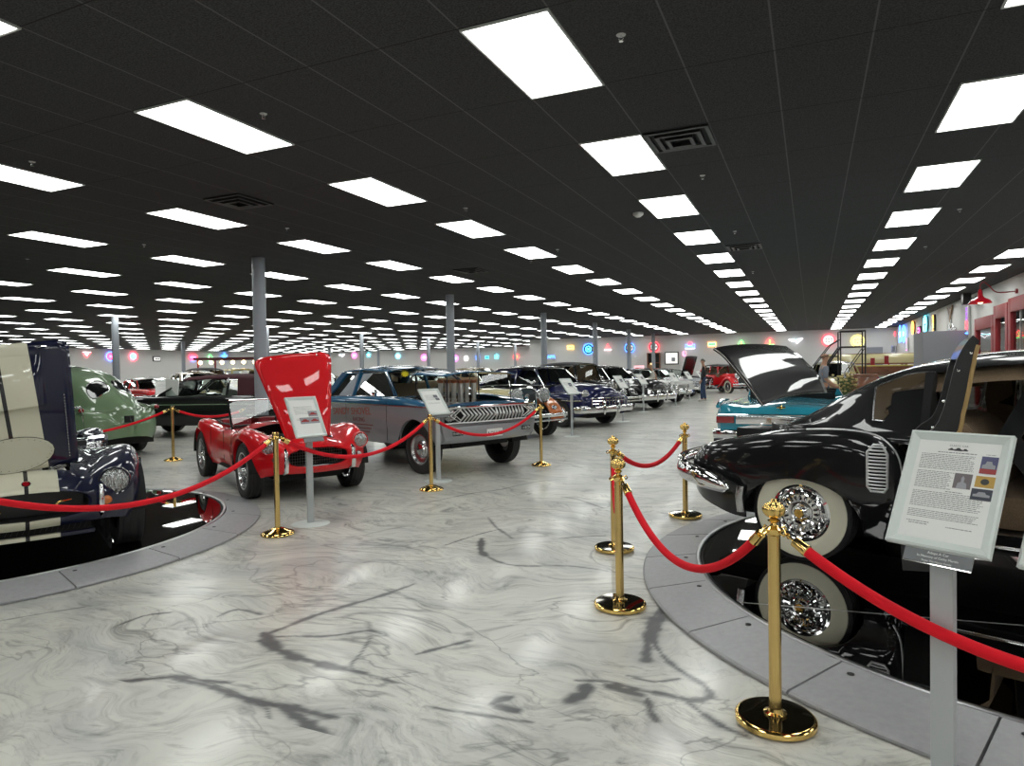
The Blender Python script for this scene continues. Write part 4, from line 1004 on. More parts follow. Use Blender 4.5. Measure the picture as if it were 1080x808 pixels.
    if cob:
        for s in (1,-1):
            bm=nb(); tube(bm,[(x1+.01,s*.46,.36),(x1+.08,s*.46,.40),(x1+.09,s*.46,.50),(x1+.06,s*.46,.60)],[.014,.02,.02,.014],10); finish(bm,'bumper_guard','chrome',r)
            bm=nb(); tube(bm,[(x1-.10,s*.16,.46),(x1+.03,s*.16,.46),(x1+.045,s*.17,.475),(x1+.04,s*.20,.50),(x1+.02,s*.27,.505)],.009,8); finish(bm,'bumper_hook','gold',r)
        # radiator core and lower duct bars
        bm=nb(); box(bm,x1-.17,x1-.15,-.36,.36,.385,.565); finish(bm,'radiator','engine_dark',r,smooth=False)
        # lower lip: cream stripes with cooler opening
        bm=nb()
        for z0,z1 in ((.335,.370),(.225,.260)):
            rows=[[(x1-.02+.03*(1-(y/.42)**2)+dx,y,z) for y in frange(-.42,.42,.06)] for dx,z in ((-.03,z1),(0,z1-.004),(.004,(z0+z1)/2),(0,z0+.004),(-.03,z0))]; grid(bm,rows)
        finish(bm,'lower_duct_bars',body,r)
        bm=nb(); box(bm,x1-.16,x1-.08,-.40,.40,.25,.345); finish(bm,'lower_duct','dark',r,smooth=False)
        bm=nb()
        for i in range(22): bar(bm,(x1-.07,-.38+i*.035,.262),(x1-.07,-.35+i*.035,.333),.004,.004)
        finish(bm,'cooler_mesh','engine_dark',r,smooth=False)
        bm=nb(); lathe(bm,[(.028,0),(.028,.004),(.001,.006)],20,'x'); e=finish(bm,'nose_badge','chrome',r,loc=(x1-.02,0,.642),rot=(0,R(-50),0))
        bm=nb(); lathe(bm,[(.022,.006),(.001,.0065)],16,'x'); finish(bm,'badge_enamel','lens_red',e)
        # side pipes
        bm=nb()
        for s in (1,-1): tube(bm,[(1.75,s*.70,.40),(1.5,s*.80,.30),(.4,s*.83,.26)],.05,10)
        finish(bm,'side_exhaust','chrome',r)
        # windshield, roll bar
        bm=nb(); fr=[(1.22,-.52,.82),(1.10,-.50,1.12),(1.10,.50,1.12),(1.22,.52,.82)]; tube(bm,fr,.010,6,closed=True); w_=finish(bm,'windshield_frame','chrome',r)
        bm=nb(); poly(bm,fr); finish(bm,'windshield','glass',w_,smooth=False)
        for s in (1,-1):
            bm=nb(); tube(bm,[(wb-.55,s*.50,.86),(wb-.45,s*.62,.875)],.03,8); finish(bm,'mirror','chrome',r)
    else:
        # vertical over-riders, chrome scuttle, small glass screens, number badge
        for s in (1,-1):
            bm=nb(); tube(bm,[(x1+.0,s*.40,.33),(x1+.10,s*.405,.36),(x1+.115,s*.405,.46),(x1+.10,s*.405,.58),(x1+.05,s*.40,.62)],[.018,.026,.026,.022,.012],10,squash=(1.0,.8)); finish(bm,'over_rider','chrome',r)
        bm=nb(); tube(bm,[(x1-.02,y,.385) for y in frange(-.42,.42,.1)],.018,8,squash=(1,1)); finish(bm,'front_splash_bar','dull_chrome',r)
        bm=nb()
        for i in range(-11,12): tube(bm,[(x1-.10,i*.03,.395),(x1-.10,i*.03,.60)],.003,4)
        for i in range(6): tube(bm,[(x1-.10,-.34,.41+i*.034),(x1-.10,.34,.41+i*.034)],.003,4)
        finish(bm,'egg_crate_grille','engine_steel',r)
        fr=[(1.28,-.56,.80),(1.20,-.58,.83),(1.10,-.585,1.14),(1.09,.585,1.14),(1.20,.58,.83),(1.28,.56,.80)]
        bm=nb(); tube(bm,fr,.007,6); 
        for s in (1,-1): tube(bm,[(1.26,s*.57,.72),(1.10,s*.585,1.15)],.014,8)
        w_=finish(bm,'windshield_frame','chrome',r)
        bm=nb(); poly(bm,[(1.24,-.56,.83),(1.10,-.58,1.13),(1.10,.58,1.13),(1.24,.56,.83)]); finish(bm,'windshield','glass',w_,smooth=False)
        bm=nb(); tube(bm,[(.10,-.50,.815),(.05,-.3,.835),(.03,0,.84),(.05,.3,.835),(.10,.50,.815),(.6,.545,.80),(1.08,.54,.81)],.014,8); tube(bm,[(1.08,-.54,.81),(.6,-.545,.80),(.10,-.50,.815)],.014,8); finish(bm,'cockpit_rim','black_vinyl',r)
    cutlines(r,dict(P),[.55,1.15],.34,.74)
    return r
HC=R(-28.5); FX=Vector((-5.40,3.87,0)); lC=Vector((-math.sin(HC),math.cos(HC),0)); dC=Vector((math.cos(HC),math.sin(HC),0))
ax=FX-lC*.70; rC=ax-dC*2.286+lC*.03
roadster('sports_roadster','navy roadster with cream racing stripes and upright open hood on a turntable',(rC.x,rC.y,.075),HC,'cobra')
HA=R(-30); dA=Vector((math.cos(HA),math.sin(HA),0)); axA=(gp(264,524)+gp(369,513))/2; rA=axA-dA*2.286
roadster('sports_roadster','red open roadster with wire wheels and raised red hood',(rA.x,rA.y,0),HA,'ace')
# ------------------------------------------------------------ black rear-engine sedan on the right turntable
def big_sedan():
    HT=R(-20); d=Vector((math.cos(HT),math.sin(HT),0)); l=Vector((-d.y,d.x,0)); W0=Vector((-.04,5.35,0)); rp=W0+l*.80
    r=root('rear_engine_sedan','black torpedo shaped sedan with open engine lid and rear door on the turntable','car',(rp.x,rp.y,.075),HT)
    wb=3.25;x0=-1.10;x1=4.35;Rw=.36
    Wl=sp([(x0,.42),(x0+.08,.60),(x0+.25,.76),(-.5,.87),(0,.925),(.35,.94),(.55,.935),(.68,.90),(.72,.84),(.80,.835),(2.2,.84),(2.5,.88),(3.25,.93),(3.9,.86),(4.2,.72),(x1,.5)])
    T=sp([(x0,.62),(x0+.08,.76),(-.8,.84),(-.4,.93),(0,.99),(2.3,1.02),(2.7,1.02),(3.4,.98),(4.1,.88),(4.28,.74),(x1,.6)])
    Fz=sp([(x0,.58),(x0+.08,.70),(x0+.22,.775),(-.5,.87),(-.1,.945),(.25,.97),(.48,.94),(.60,.86),(.68,.74),(.76,.80),(2.2,.82),(2.6,.90),(3.2,.93),(3.9,.86),(4.2,.74),(x1,.6)])
    P=dict(W=Wl,T=T,F=Fz,S=lambda x:.62,B=sp([(x0,.42),(-.8,.30),(-.5,.245),(4.0,.245),(x1,.36)]),archk=.70,arch=[(-.02,.30,.43),(wb,.30,.43)],k=.52,crn=.015,crn2=.06,mid=.2,tuck=.93)
    xs=stations(x0,x1,.05,P['arch'])
    D0,D1=.74,1.70
    def skip(x,y,z):
        if -1.02<x<-.40 and abs(y)<.50 and z>.70: return True
        if y<-.5 and D0<x<D1 and z>.33: return True
        return .0<x<2.6 and abs(y)<.70 and z>.85
    skin('body','black_paint',r,xs,lower_sec(P),skip=skip); liner(r,P,xs,Wl)
    # cabin
    zr=sp([(-.42,.94),(-.28,.985),(.0,1.125),(.2,1.25),(.49,1.385),(.73,1.45),(1.25,1.51),(2.0,1.51),(2.3,1.46),(2.6,1.25),(2.85,1.05)])
    wbf=sp([(-.42,.40),(-.2,.58),(.1,.70),(.4,.765),(.8,.79),(2.2,.80),(2.6,.76),(2.85,.66)])
    wt=lambda x:wbf(x)-.23*min(1,max(.05,(zr(x)-.95)/.5))
    def csec(x,o=0):
        T_=zr(x)-o; w1=wbf(x)-o; w2=wt(x)-o; zb=.955; e=.07+.05*min(1,(T_-zb)/.5)
        c=[(0,T_),(w2*.55,T_-.02),(w2*.88,T_-e*.55),(w2+.02,T_-e-.04),(w2*.45+w1*.55,zb+(T_-e-zb)*.45),(w1,zb),(w1+.02,zb-.07)]
        return [(abs(p.x),p.y) for p in crom(c,4)]
    def cskip(x,y,z):
        if y<-.4 and D0<x<D1+.75 and z<zr(x)-.10: 
            if x<D1 or 1.82<x<2.45: return True
        if y>.4 and z>1.0 and z<zr(x)-.15:
            if .52<x<.88 or 1.02<x<2.35: return True
        return 2.34<x<2.80 and abs(y)<wt(x)*.86
    skin('cabin','black_paint',r,frange(-.42,2.85,.045),csec,skip=cskip,cap=(1,0))
    cabin=[o for o in children(r) if o.name.startswith('cabin')][0]; bpy.context.view_layer.update()
    skin('headlining','tan_cloth',r,frange(.5,2.3,.09),lambda x:[q for q in csec(x,.045)],skip=lambda x,y,z:z<zr(x)-.22 and (y<0 or .52<x<.88 or x>1.02),cap=(0,0))
    # quarter window, rear-side glass
    def ycs(x,z):
        s=csec(x)
        for a,b in zip(s,s[1:]):
            if (a[1]-z)*(b[1]-z)<=0 and a[1]!=b[1]: return a[0]+(b[0]-a[0])*(a[1]-z)/(b[1]-a[1])
        return s[-1][0]
    def ysurf(x,z):
        h=cabin.ray_cast(Vector((x,3,z)),Vector((0,-1,0))); 
        return h[1].y+.002 if h[0] and h[1].y>0 else .6
    Q=[(.405,1.255),(.46,1.285),(.60,1.345),(.74,1.36),(.755,1.33),(.70,1.15),(.665,1.055),(.64,1.035),(.45,1.03),(.425,1.05)]
    for s in (-1,1):
        bm=nb(); cx=sum(q[0] for q in Q)/len(Q); cz=sum(q[1] for q in Q)/len(Q)
        rows=[[(cx+(x-cx)*f,s*(ysurf(cx+(x-cx)*f,cz+(z-cz)*f)+.006),cz+(z-cz)*f) for x,z in [tuple(p) for p in crom(Q+[Q[0]],4)[:-1]]] for f in (.12,.25,.4,.55,.7,.85,.97,1)]
        V=grid(bm,rows,closed=True); bm.faces.new(V[0]); o=finish(bm,'quarter_window','window_brown',r)
        bm=nb(); tube(bm,[(x,s*(ysurf(x,z)+.010),z) for x,z in [tuple(p) for p in crom(Q+[Q[0]],4)[:-1]]],.0065,6,closed=True); finish(bm,'window_trim','dull_chrome',o)
    # far side glass and windshield
    bm=nb(); grid(bm,[[(x,ycs(x,z)-.01,z) for z in (.98,1.1,1.2,1.3,1.36)] for x in frange(.52,2.36,.14)]); o=finish(bm,'side_window','dark_glass',r)
    bm=nb(); tube(bm,[(x,ycs(x,z)-.03,z) for x,z in ((.56,1.05),(.66,1.05),(.795,1.054),(.82,1.078),(.86,1.19),(.885,1.29),(.858,1.33),(.70,1.33),(.60,1.29),(.56,1.2))],.010,6,closed=True); finish(bm,'window_trim','satin_trim',o)
    bm=nb(); grid(bm,[[(2.30+.52*f+.03,t*wt(2.3)*(.86+.14*f),1.45-.42*f) for t in (-1,-.5,0,.5,1)] for f in (0,.5,1)]); finish(bm,'windshield','glass',r)
    # engine lid, raised, hinged at its front edge
    near=[(-.43,1.106),(-.555,1.273),(-.664,1.402),(-.761,1.51),(-.852,1.577)]; far=[(-.30,1.17),(-.368,1.323),(-.466,1.428),(-.542,1.508),(-.67,1.60)]; C=[]
    for k in range(5):
        a,b=near[k],far[k]; row=[]
        for t in (0,.25,.5,.75,1): bl=4*t*(1-t); row.append((a[0]+(b[0]-a[0])*t-.035*bl,-.54+1.06*t,a[1]+(b[1]-a[1])*t+.028*bl))
        C.append(row)
    rows=[crom(c,4) for c in C]; cols=[crom([rw[j] for rw in rows],4) for j in range(len(rows[0]))]
    bm=nb(); grid(bm,cols); h=finish(bm,'engine_lid','black_paint',r,solid=.02,ang=60)
    bm=nb(); tube(bm,[c for c in crom([cc[0] for cc in C],4)],.007,6); finish(bm,'lid_edge_trim','chrome',h)
    bm=nb()
    for k in range(3): tube(bm,[(-.50-.02*k,-.10-.07*k,1.17),(-.62-.02*k,-.12-.07*k,1.30),(-.72,-.14-.07*k,1.40)],.006,6)
    finish(bm,'lid_moulding','chrome',h)
    bm=nb(); box(bm,-1.0,-.42,-.48,.48,.45,.72,.03); box(bm,-.85,-.55,-.15,.15,.72,.88,.03)
    for s in (1,-1): box(bm,-.95,-.5,s*.3-.09,s*.3+.09,.7,.80,.03)
    finish(bm,'engine','engine_dark',r)
    # bumper
    pts=[]
    for s in (1,-1):
        q=[(-.52,s*.965,.475),(-.64,s*.96,.51),(-.78,s*.94,.545),(-.92,s*.885,.57),(-1.03,s*.78,.585),(-1.13,s*.55,.59),(-1.19,s*.25,.59),(-1.20,0,.59)]
        pts+= q if s>0 else q[::-1][1:]
    pts=crom(pts,4)
    bm=nb(); n=len(pts); tube(bm,pts,[.012+.062*min(1,(min(i,n-1-i)/7)**.5) for i in range(n)],14,squash=(.55,1.0)); o=finish(bm,'rear_bumper','chrome',r)
    bm=nb(); tube(bm,[(p[0]*1.0-.02,p[1],p[2]+.075) for p in pts[8:-8]],.014,8); finish(bm,'bumper_rib','chrome',o)
    for s in (1,-1):
        bm=nb(); box(bm,-1.12,-.9,s*.5-.03,s*.5+.03,.5,.56); finish(bm,'bumper_bracket','dark',o,smooth=False)
        bm=nb(); lathe(bm,[(.001,.03),(.04,.02),(.05,0),(.05,-.05)],20,'x'); 
        for v in bm.verts: v.co.x*=-1
        finish(bm,'tail_lamp','lens_red',r,loc=(-1.04,s*.36,.66))
    # side intake grille on the rear fender
    for s in (-1,1):
        gx0,gx1,gz0,gz1=.455,.575,.575,.885
        def yy(x): return s*(Wl(x)+.006)
        bm=nb(); 
        out=[(gx0+.02,gz0),(gx1-.02,gz0),(gx1,gz0+.03),(gx1,gz1-.06),(gx1-.03,gz1),(gx0+.04,gz1),(gx0,gz1-.05),(gx0,gz0+.03)]
        bm.faces.new([bm.verts.new((x,yy(x)+s*.002,z)) for x,z in out]); o=finish(bm,'side_intake','dark',r,smooth=False)
        bm=nb(); tube(bm,[(x,yy(x)+s*.008,z) for x,z in out],.009,8,closed=True)
        for i in range(13):
            z=gz0+.02+i*(gz1-gz0-.035)/12; tube(bm,[(gx0+.006,yy(gx0)+s*.010,z),((gx0+gx1)/2,yy((gx0+gx1)/2)+s*.016,z),(gx1-.006,yy(gx1)+s*.010,z)],.0062,6)
        finish(bm,'intake_louvres','satin_trim',o)
        bm=nb(); pts=[(.05,.965),(.30,.975),(.50,.95),(.60,.87),(.645,.76),(.655,.6),(.64,.40),(.60,.30)]
        tube(bm,[(p.x,s*(Wl(min(p.x,.64))*.985+.012),p.y) for p in crom(pts,4)],.006,6); finish(bm,'fender_edge_trim','satin_trim',r)
        bm=nb(); tube(bm,[(x,s*.80,.285) for x in (.55,1.5,2.75)],.012,6,squash=(.5,1)); finish(bm,'sill_trim','chrome',r)
        bm=nb(); tube(bm,[(-.46,s*.90,.30),(-.47,s*.91,.42),(-.46,s*.90,.50)],.028,8,squash=(.3,1)); finish(bm,'splash_guard','dull_chrome',r)
    # ribbed weatherstrip in the door jamb
    bm=nb()
    for i in range(26):
        z=.36+i*.024; tube(bm,[(.705,-.855,z),(.735,-.86,z+.012)],.006,5)
    finish(bm,'jamb_weatherstrip','black_plastic',r)
    bm=nb(); poly(bm,[(.72,-.82,.30),(.72,-.78,.95),(.72,-.60,1.36),(.72,-.52,1.36),(.72,-.50,.30)],.05,(1,0,0)); finish(bm,'door_jamb','dark',r,smooth=False)
    # interior
    bm=nb(); box(bm,.8,2.6,-.78,.78,.26,.33); finish(bm,'carpet','tan_cloth',r,smooth=False)
    bm=nb(); box(bm,.8,2.6,.72,.77,.3,1.0,.02); finish(bm,'door_panel','tan_cloth',r)
    bm=nb(); box(bm,1.0,1.55,-.66,.66,.36,.58,.07); n=26
    rows=[]
    for j in range(n*3+1):
        y=-.66+1.32*j/(n*3); rib=.010*abs(math.sin(PI*j/3)); e=min(1,max(.0,(.66-abs(y))/.16)); k=.10*(1-math.sqrt(1-(1-e)**2))
        rib*=1.8; rows.append([(1.10+rib,y,.50),(1.08+rib,y,.74),(1.02+rib,y,.90-k),(.93+rib*.8,y,1.00-k*1.3+rib*.6),(.82,y,1.04-k*1.5+rib),(.72,y,1.02-k*1.5+rib),(.68,y,.6)])
    grid(bm,rows); finish(bm,'rear_seat','tan_cloth',r)
    bm=nb(); box(bm,1.5,1.95,-.64,.64,.40,.60,.07); rows=[]
    for j in range(21):
        y=-.64+1.28*j/20; e=min(1,(.64-abs(y))/.10); k=.06*(1-math.sqrt(max(0,1-(1-e)**2)))
        rows.append([(1.55,y,.55),(1.53,y,.9),(1.46,y,1.06-k),(1.38,y,1.08-k),(1.30,y,1.02-k),(1.27,y,.80),(1.26,y,.42)])
    grid(bm,rows); finish(bm,'front_seat','tan_cloth',r)
    bm=nb(); tube(bm,[(1.265,-.35,.90),(1.26,0,.91),(1.265,.35,.90)],.012,8); finish(bm,'robe_cord','tan_leather',r)
    bm=nb(); box(bm,2.45,2.7,-.72,.72,.78,.98,.05); finish(bm,'dashboard','black_vinyl',r); steering(r,2.28,.38,1.0)
    # B pillar on the near side
    bm=nb(); poly(bm,[(1.62,-.84,.28),(1.70,-.84,.28),(1.26,-.80,.96),(1.42,-.60,1.42),(1.34,-.60,1.42),(1.13,-.80,.94)],.04,(0,1,0)); finish(bm,'door_pillar','black_paint',r,smooth=False)
    bm=nb(); poly(bm,[(.86,.74,.96),(1.02,.74,.96),(1.08,.56,1.42),(.90,.56,1.42)],.04,(0,1,0)); finish(bm,'door_pillar','tan_cloth',r,smooth=False)
    # open rear door, hinged at its rear edge
    dr=bpy.data.objects.new('rear_door',None); 
    out=[(0,.30),(-.01,.5),(0,.66),(.02,.86),(.063,1.0),(.15,1.08),(.19,1.18),(.215,1.29),(.25,1.44),(.30,1.54),(.35,1.585)]
    th=[.18,.19,.19,.19,.18,.11,.088,.085,.075,.05,.02]
    outs=crom(out,3)
    def prof(lo,hi):
        o_=[];i_=[]
        for k in range(len(outs)):
            y,z=outs[k]
            if lo-.001<=z<=hi+.001:
                f=k/3; a=int(min(f,len(th)-2)); t=th[a]+(th[a+1]-th[a])*(f-a)
                nx=Vector((outs[min(k+1,len(outs)-1)]-outs[max(k-1,0)])).normalized()
                o_.append((y,z)); i_.append((y+nx.y*t,z-nx.x*t))
        return o_+i_[::-1]
    def extr(bm,pf,xa,xb,shrink=0):
        A=[bm.verts.new((xa,y,z)) for y,z in pf];B=[bm.verts.new((xb,y,z)) for y,z in pf]
        bm.faces.new(A);bm.faces.new(B[::-1]); n=len(pf)
        for i in range(n): bm.faces.new((A[i],A[(i+1)%n],B[(i+1)%n],B[i]))
    bm=nb(); extr(bm,prof(.3,1.01),0,.86); extr(bm,prof(.99,1.56),0,.09); extr(bm,prof(.99,1.56),.80,.86); extr(bm,prof(1.40,1.56),0.09,.80)
    door=finish(bm,'rear_door','door_black',r,loc=(.665,-.905,0),rot=(0,0,R(-77)),ang=50)
    # tan inner trim along the free edge and the inner face
    bm=nb(); pf=prof(.36,1.54); n=len(pf)//2; inn=pf[n:][::-1]
    A=[(.868,y,z) for y,z in inn]; tube(bm,A,.010,6,squash=(1,1)); finish(bm,'door_edge_trim','door_trim',door)
    bm=nb(); B_=[(y+.012,z) for y,z in inn if z<.98]
    grid(bm,[[(x,y,z) for y,z in B_] for x in (.04,.45,.84)]); finish(bm,'door_card','tan_cloth',door)
    bm=nb(); ym=[(y+.0,z) for y,z in inn if .98<=z<=1.42]; grid(bm,[[(x,y-.02,z) for y,z in ym] for x in (.08,.81)]); finish(bm,'door_window','glass',door)
    bm=nb()
    for z,y in ((1.47,.31),(1.38,.255),(1.22,.19),(1.08,.14),(.80,.05),(.6,.04),(.45,.05)): lathe(bm,[(.001,.865),(.007,.863),(.008,.858)],8,'x',org=(0,y,z))
    finish(bm,'door_screws','chrome',door)
    bm=nb(); lathe(bm,[(.001,.0),(.03,.005),(.04,.03),(.02,.05),(.001,.052)],16,'y',org=(.78,.15,.98)); finish(bm,'assist_knob','door_trim',door)
    for x,t in ((-.02,.80),(wb,.80)):
        for s in (1,-1): put_wheel(r,x,s*(t-.02),.352,s,style='vented',ww=True,w=.17)
    return r
nz(mat('door_black',(.018,.018,.019),.5,coat=.1),90,.003,.5)
mat('window_brown',(.10,.072,.045),.2,spec=.3)
big_sedan()
# ------------------------------------------------------------ silver and blue drag car
def drag_car():
    HD=R(-23); d=Vector((math.cos(HD),math.sin(HD),0)); ax=(gp(455,500)+gp(538,489))/2; rp=ax-d*3.15
    r=root('drag_racing_car','silver and blue two-door race car with injector stacks and plate-like hood propped up','car',(rp.x,rp.y,0),HD)
    wb=2.97;x0=-1.25;x1=wb+.63;W=.945;B=.40
    Tz=sp([(x0,.96),(x0+.5,1.05),(.5,1.10),(wb-.6,1.12),(wb-.2,1.10),(x1-.2,1.04),(x1,.99)])
    P=dict(W=sp([(x0,W*.94),(x0+.3,W),(x1-.4,W),(x1,W*.955)]),T=Tz,F=lambda x:Tz(x)-.012,S=lambda x:.83,B=sp([(x0,.55),(x0+.4,.42),(.4,B),(wb-.5,B),(wb+.5,.46),(x1,.52)]),arch=[(0,.40,.42),(wb,.38,.42)],k=.55,crn=.008,crn2=.016,rnd=.5,tuck=.94)
    xs=stations(x0,x1,.06,P['arch'])
    hood=lambda x,y:wb-.50<x<x1-.16 and abs(y)<.70
    skip=lambda x,y,z:(z>.98 and (hood(x,y) or (.0<x<wb-.85 and abs(y)<.74)))
    skin('body','two_tone_paint',r,xs,lower_sec(P),skip=skip); liner(r,P,xs,P['W'])
    G=dict(xa=wb-.62,xb=wb-1.17,xc=.42,xd=.02,zr=1.60,wt=.64,wb=.80,zb=lambda x:Tz(x)-.01,bp=[1.02],edge=.07,cp=.20,bow=.10,pw=.05)
    greenhouse(r,G,'blue_paint','blue_paint',seats='tan_cloth')
    bm=nb()   # roll cage
    for s in (1,-1): tube(bm,crom([(.9,s*.55,.5),(.92,s*.60,1.1),(.95,s*.50,1.48)],3),.022,8); tube(bm,[(.95,s*.5,1.46),(.25,s*.55,.9)],.02,8)
    tube(bm,[(.95,-.5,1.48),(.95,.5,1.48)],.022,8); finish(bm,'roll_cage','light_grey_metal',r)
    # engine with eight stacks
    ex=wb-.12
    bm=nb(); box(bm,ex-.42,ex+.42,-.30,.30,.62,.92,.03)
    for s in (1,-1): box(bm,ex-.36,ex+.36,s*.30-.09,s*.30+.09,.84,.98,.03)
    box(bm,ex-.3,ex+.3,-.12,.12,.92,1.0,.02); finish(bm,'engine','engine_steel',r)
    for s in (1,-1):
        for k in range(4):
            x=ex-.30+k*.17; 
            bm=nb(); lathe(bm,[(.034,.98),(.036,1.03),(.042,1.035),(.042,1.06),(.034,1.065),(.040,1.30)],18,org=(x,s*.125,0)); o=finish(bm,'injector_stack','engine_steel',r)
            bm=nb(); lathe(bm,[(.038,1.30),(.056,1.335),(.060,1.345),(.050,1.338),(.036,1.30)],18,org=(x,s*.125,0)); finish(bm,'stack_bell','copper_tip',o)
    # hood skin held up on rods
    rows=[]
    for i in range(9):
        x=wb-.45+(x1-.16-wb+.45)*i/8; rows.append([(x,y,1.47+.035*(1-(y/.68)**2)-.03*i/8-(.02 if abs(y)>.6 else 0)) for y in frange(-.68,.68,.136)])
    bm=nb(); grid(bm,rows); h=finish(bm,'hood','blue_paint',r,solid=.012)
    for x,y in ((wb-.38,-.62),(wb-.38,.62),(x1-.24,-.62),(x1-.24,.62)):
        bm=nb(); tube(bm,[(x,y,1.04),(x,y,1.455)],.009,8); finish(bm,'hood_rod','black_plastic',h)
    # front: pointed teeth grille across the full width
    gx=x1+.02
    bm=nb(); box(bm,x1-.10,x1+.005,-.86,.86,.735,.975); gr=finish(bm,'grille_recess','dark',r,smooth=False)
    bm=nb()
    for i in range(18):
        y=-.58+1.16*i/17; sx=.035*(1-abs(y)/.58); k_=.018 if y<0 else -.018
        tube(bm,[(gx-.015+sx,y-k_,.762),(gx+.07+sx,y+k_,.86),(gx-.015+sx,y-k_,.958)],[.009,.019,.009],7)
    for z in (.755,.965): tube(bm,[(gx+.05*(1-abs(y)/.9),y,z) for y in frange(-.88,.88,.11)],.012,6)
    for s in (1,-1): 
        tube(bm,[(gx+.03,s*.60,.95),(gx+.045,s*.72,.87),(gx+.03,s*.60,.79)],.009,6); tube(bm,[(gx+.03,s*.64,.955),(gx+.045,s*.80,.865),(gx+.03,s*.64,.775)],.007,6)
    finish(bm,'grille_teeth','satin_trim',gr)
    for s in (1,-1):
        headlight(r,x1+.02,s*.78,.865,.085); 
    bm=nb(); tube(bm,[(x1-.3,-.95,1.02),(x1-.02,-.91,.99),(x1+.03,-.85,.975)]+[(x1+.05+.02*(1-abs(y)),y,.985) for y in frange(-.8,.8,.2)]+[(x1+.03,.85,.975),(x1-.02,.91,.99),(x1-.3,.95,1.02)],.014,8); finish(bm,'hood_lip_trim','chrome',r)
    # broad silver valance instead of a bumper
    rows=[]
    for y in frange(-.93,.93,.093):
        e=abs(y)/.93; xx=x1+.055-.12*e**3; rows.append([(xx-.06,y,.72),(xx,y,.70),(xx+.015,y,.62),(xx,y,.53),(xx-.05,y,.47),(xx-.12,y,.455)])
    bm=nb(); grid(bm,rows); v=finish(bm,'front_valance','silver_paint',r)
    for s in (1,-1):
        bm=nb(); box(bm,x1+.03,x1+.045,s*.66-.09,s*.66+.09,.585,.635,.012); o=finish(bm,'parking_lamp','lens_glass',v)
        bm=nb(); tube(bm,[(x1+.046,s*.66-.09,.585),(x1+.046,s*.66+.09,.585),(x1+.046,s*.66+.09,.635),(x1+.046,s*.66-.09,.635)],.005,5,closed=True); finish(bm,'lamp_rim','dark',o)
    bm=nb(); box(bm,x1+.072,x1+.080,-.15,.15,.525,.64,.003); pl=finish(bm,'number_plate','paper',r)
    bm=nb(); text_mesh(bm,'AQU 02',.085,Matrix.Translation((x1+.081,0,.57))@Matrix.Rotation(R(90),4,'Z')@Matrix.Rotation(R(90),4,'X'),.001); finish(bm,'plate_lettering','deepblue_paint',pl,smooth=False)
    # chassis: straight axle, leaf springs
    bm=nb(); tube(bm,[(wb,-.70,.38),(wb,.70,.38)],.035,10)
    for s in (1,-1): tube(bm,crom([(wb+.42,s*.42,.46),(wb+.1,s*.42,.36),(wb-.45,s*.42,.46)],4),.018,6,squash=(1.6,.6)); box(bm,wb-.8,wb+.42,s*.38-.04,s*.38+.04,.44,.54); tube(bm,[(wb+.05,s*.42,.40),(wb+.15,s*.5,.62)],.02,6)
    box(bm,wb+.40,wb+.46,-.6,.6,.46,.52); finish(bm,'front_axle','dark',r)
    for s in (1,-1):
        put_wheel(r,wb,s*.77,.36,s,style='steel',w=.15,rim='dull_chrome'); put_wheel(r,0,s*.74,.42,s,style='steel',w=.28,rim='dull_chrome')
    # trim, lettering, decals
    side_line(r,P,lambda x:.985,x0+.2,x1-.05,r=.008); cutlines(r,P,[wb-.70,1.05],.45,1.05)
    wy=lambda z:-(P['W'](1.4)+.004)
    mt=lambda x,z,s=1:Matrix.Translation((x,-W-.003,z))@Matrix.Rotation(R(90),4,'X')
    bm=nb(); text_mesh(bm,'SANDY SHOVEL',.17,Matrix.Translation((1.22,-W-.004,.855))@Matrix.Rotation(R(90),4,'X')@Matrix.Rotation(R(2),4,'Z'),.001); finish(bm,'door_lettering','letter_red',r,smooth=False)
    bm=nb(); text_mesh(bm,'RACING',.10,Matrix.Translation((1.45,-W-.004,.735))@Matrix.Rotation(R(90),4,'X'),.001)
    for k in range(4): bar(bm,(1.12,-W-.002,.66-.055*k),(1.88-.05*k,-W-.002,.66-.055*k),.002,.014)
    finish(bm,'door_small_print','letter_dark',r,smooth=False)
    bm=nb(); poly(bm,[(.38+.20*math.cos(t),-W-.004,.90+.055*math.sin(t)) for t in [2*PI*k/20 for k in range(20)]]); finish(bm,'quarter_decal','paper',r,smooth=False)
    # yellow sunburst sticker on the windshield
    bm=nb(); xs_=wb-.90; poly(bm,[(xs_+.09*math.cos(t)*.0,-.46+(.085 if k%2 else .05)*math.cos(t),1.455+(.06 if k%2 else .035)*math.sin(t)) for k,t in [(k,2*PI*k/20) for k in range(20)]]); finish(bm,'windshield_sticker','neon_less_yellow',r,smooth=False)
    bm=nb(); lathe(bm,[(.001,0),(.05,0),(.055,.02),(.04,.05),(.001,.06)],16,'x',org=(wb-.95,-1.0,1.17)); tube(bm,[(wb-.92,-.9,1.09),(wb-.92,-1.0,1.14)],.007,6); finish(bm,'door_mirror','chrome',r)
    return r
def twotone():
    m=paint('two_tone_paint',(.34,.35,.37),.34); nt=m.node_tree;N=nt.nodes;L=nt.links;b=N['Principled BSDF']
    tc=N.new('ShaderNodeTexCoord'); s=N.new('ShaderNodeSeparateXYZ'); L.new(tc.outputs['Object'],s.inputs[0])
    g=N.new('ShaderNodeMath'); g.operation='GREATER_THAN'; g.inputs[1].default_value=.99; L.new(s.outputs[2],g.inputs[0])
    x=N.new('ShaderNodeMix'); x.data_type='RGBA'; L.new(g.outputs[0],x.inputs[0]); x.inputs[6].default_value=(.30,.31,.33,1); x.inputs[7].default_value=(.010,.105,.22,1); L.new(x.outputs[2],b.inputs['Base Color'])
    b.inputs['Metallic'].default_value=.4
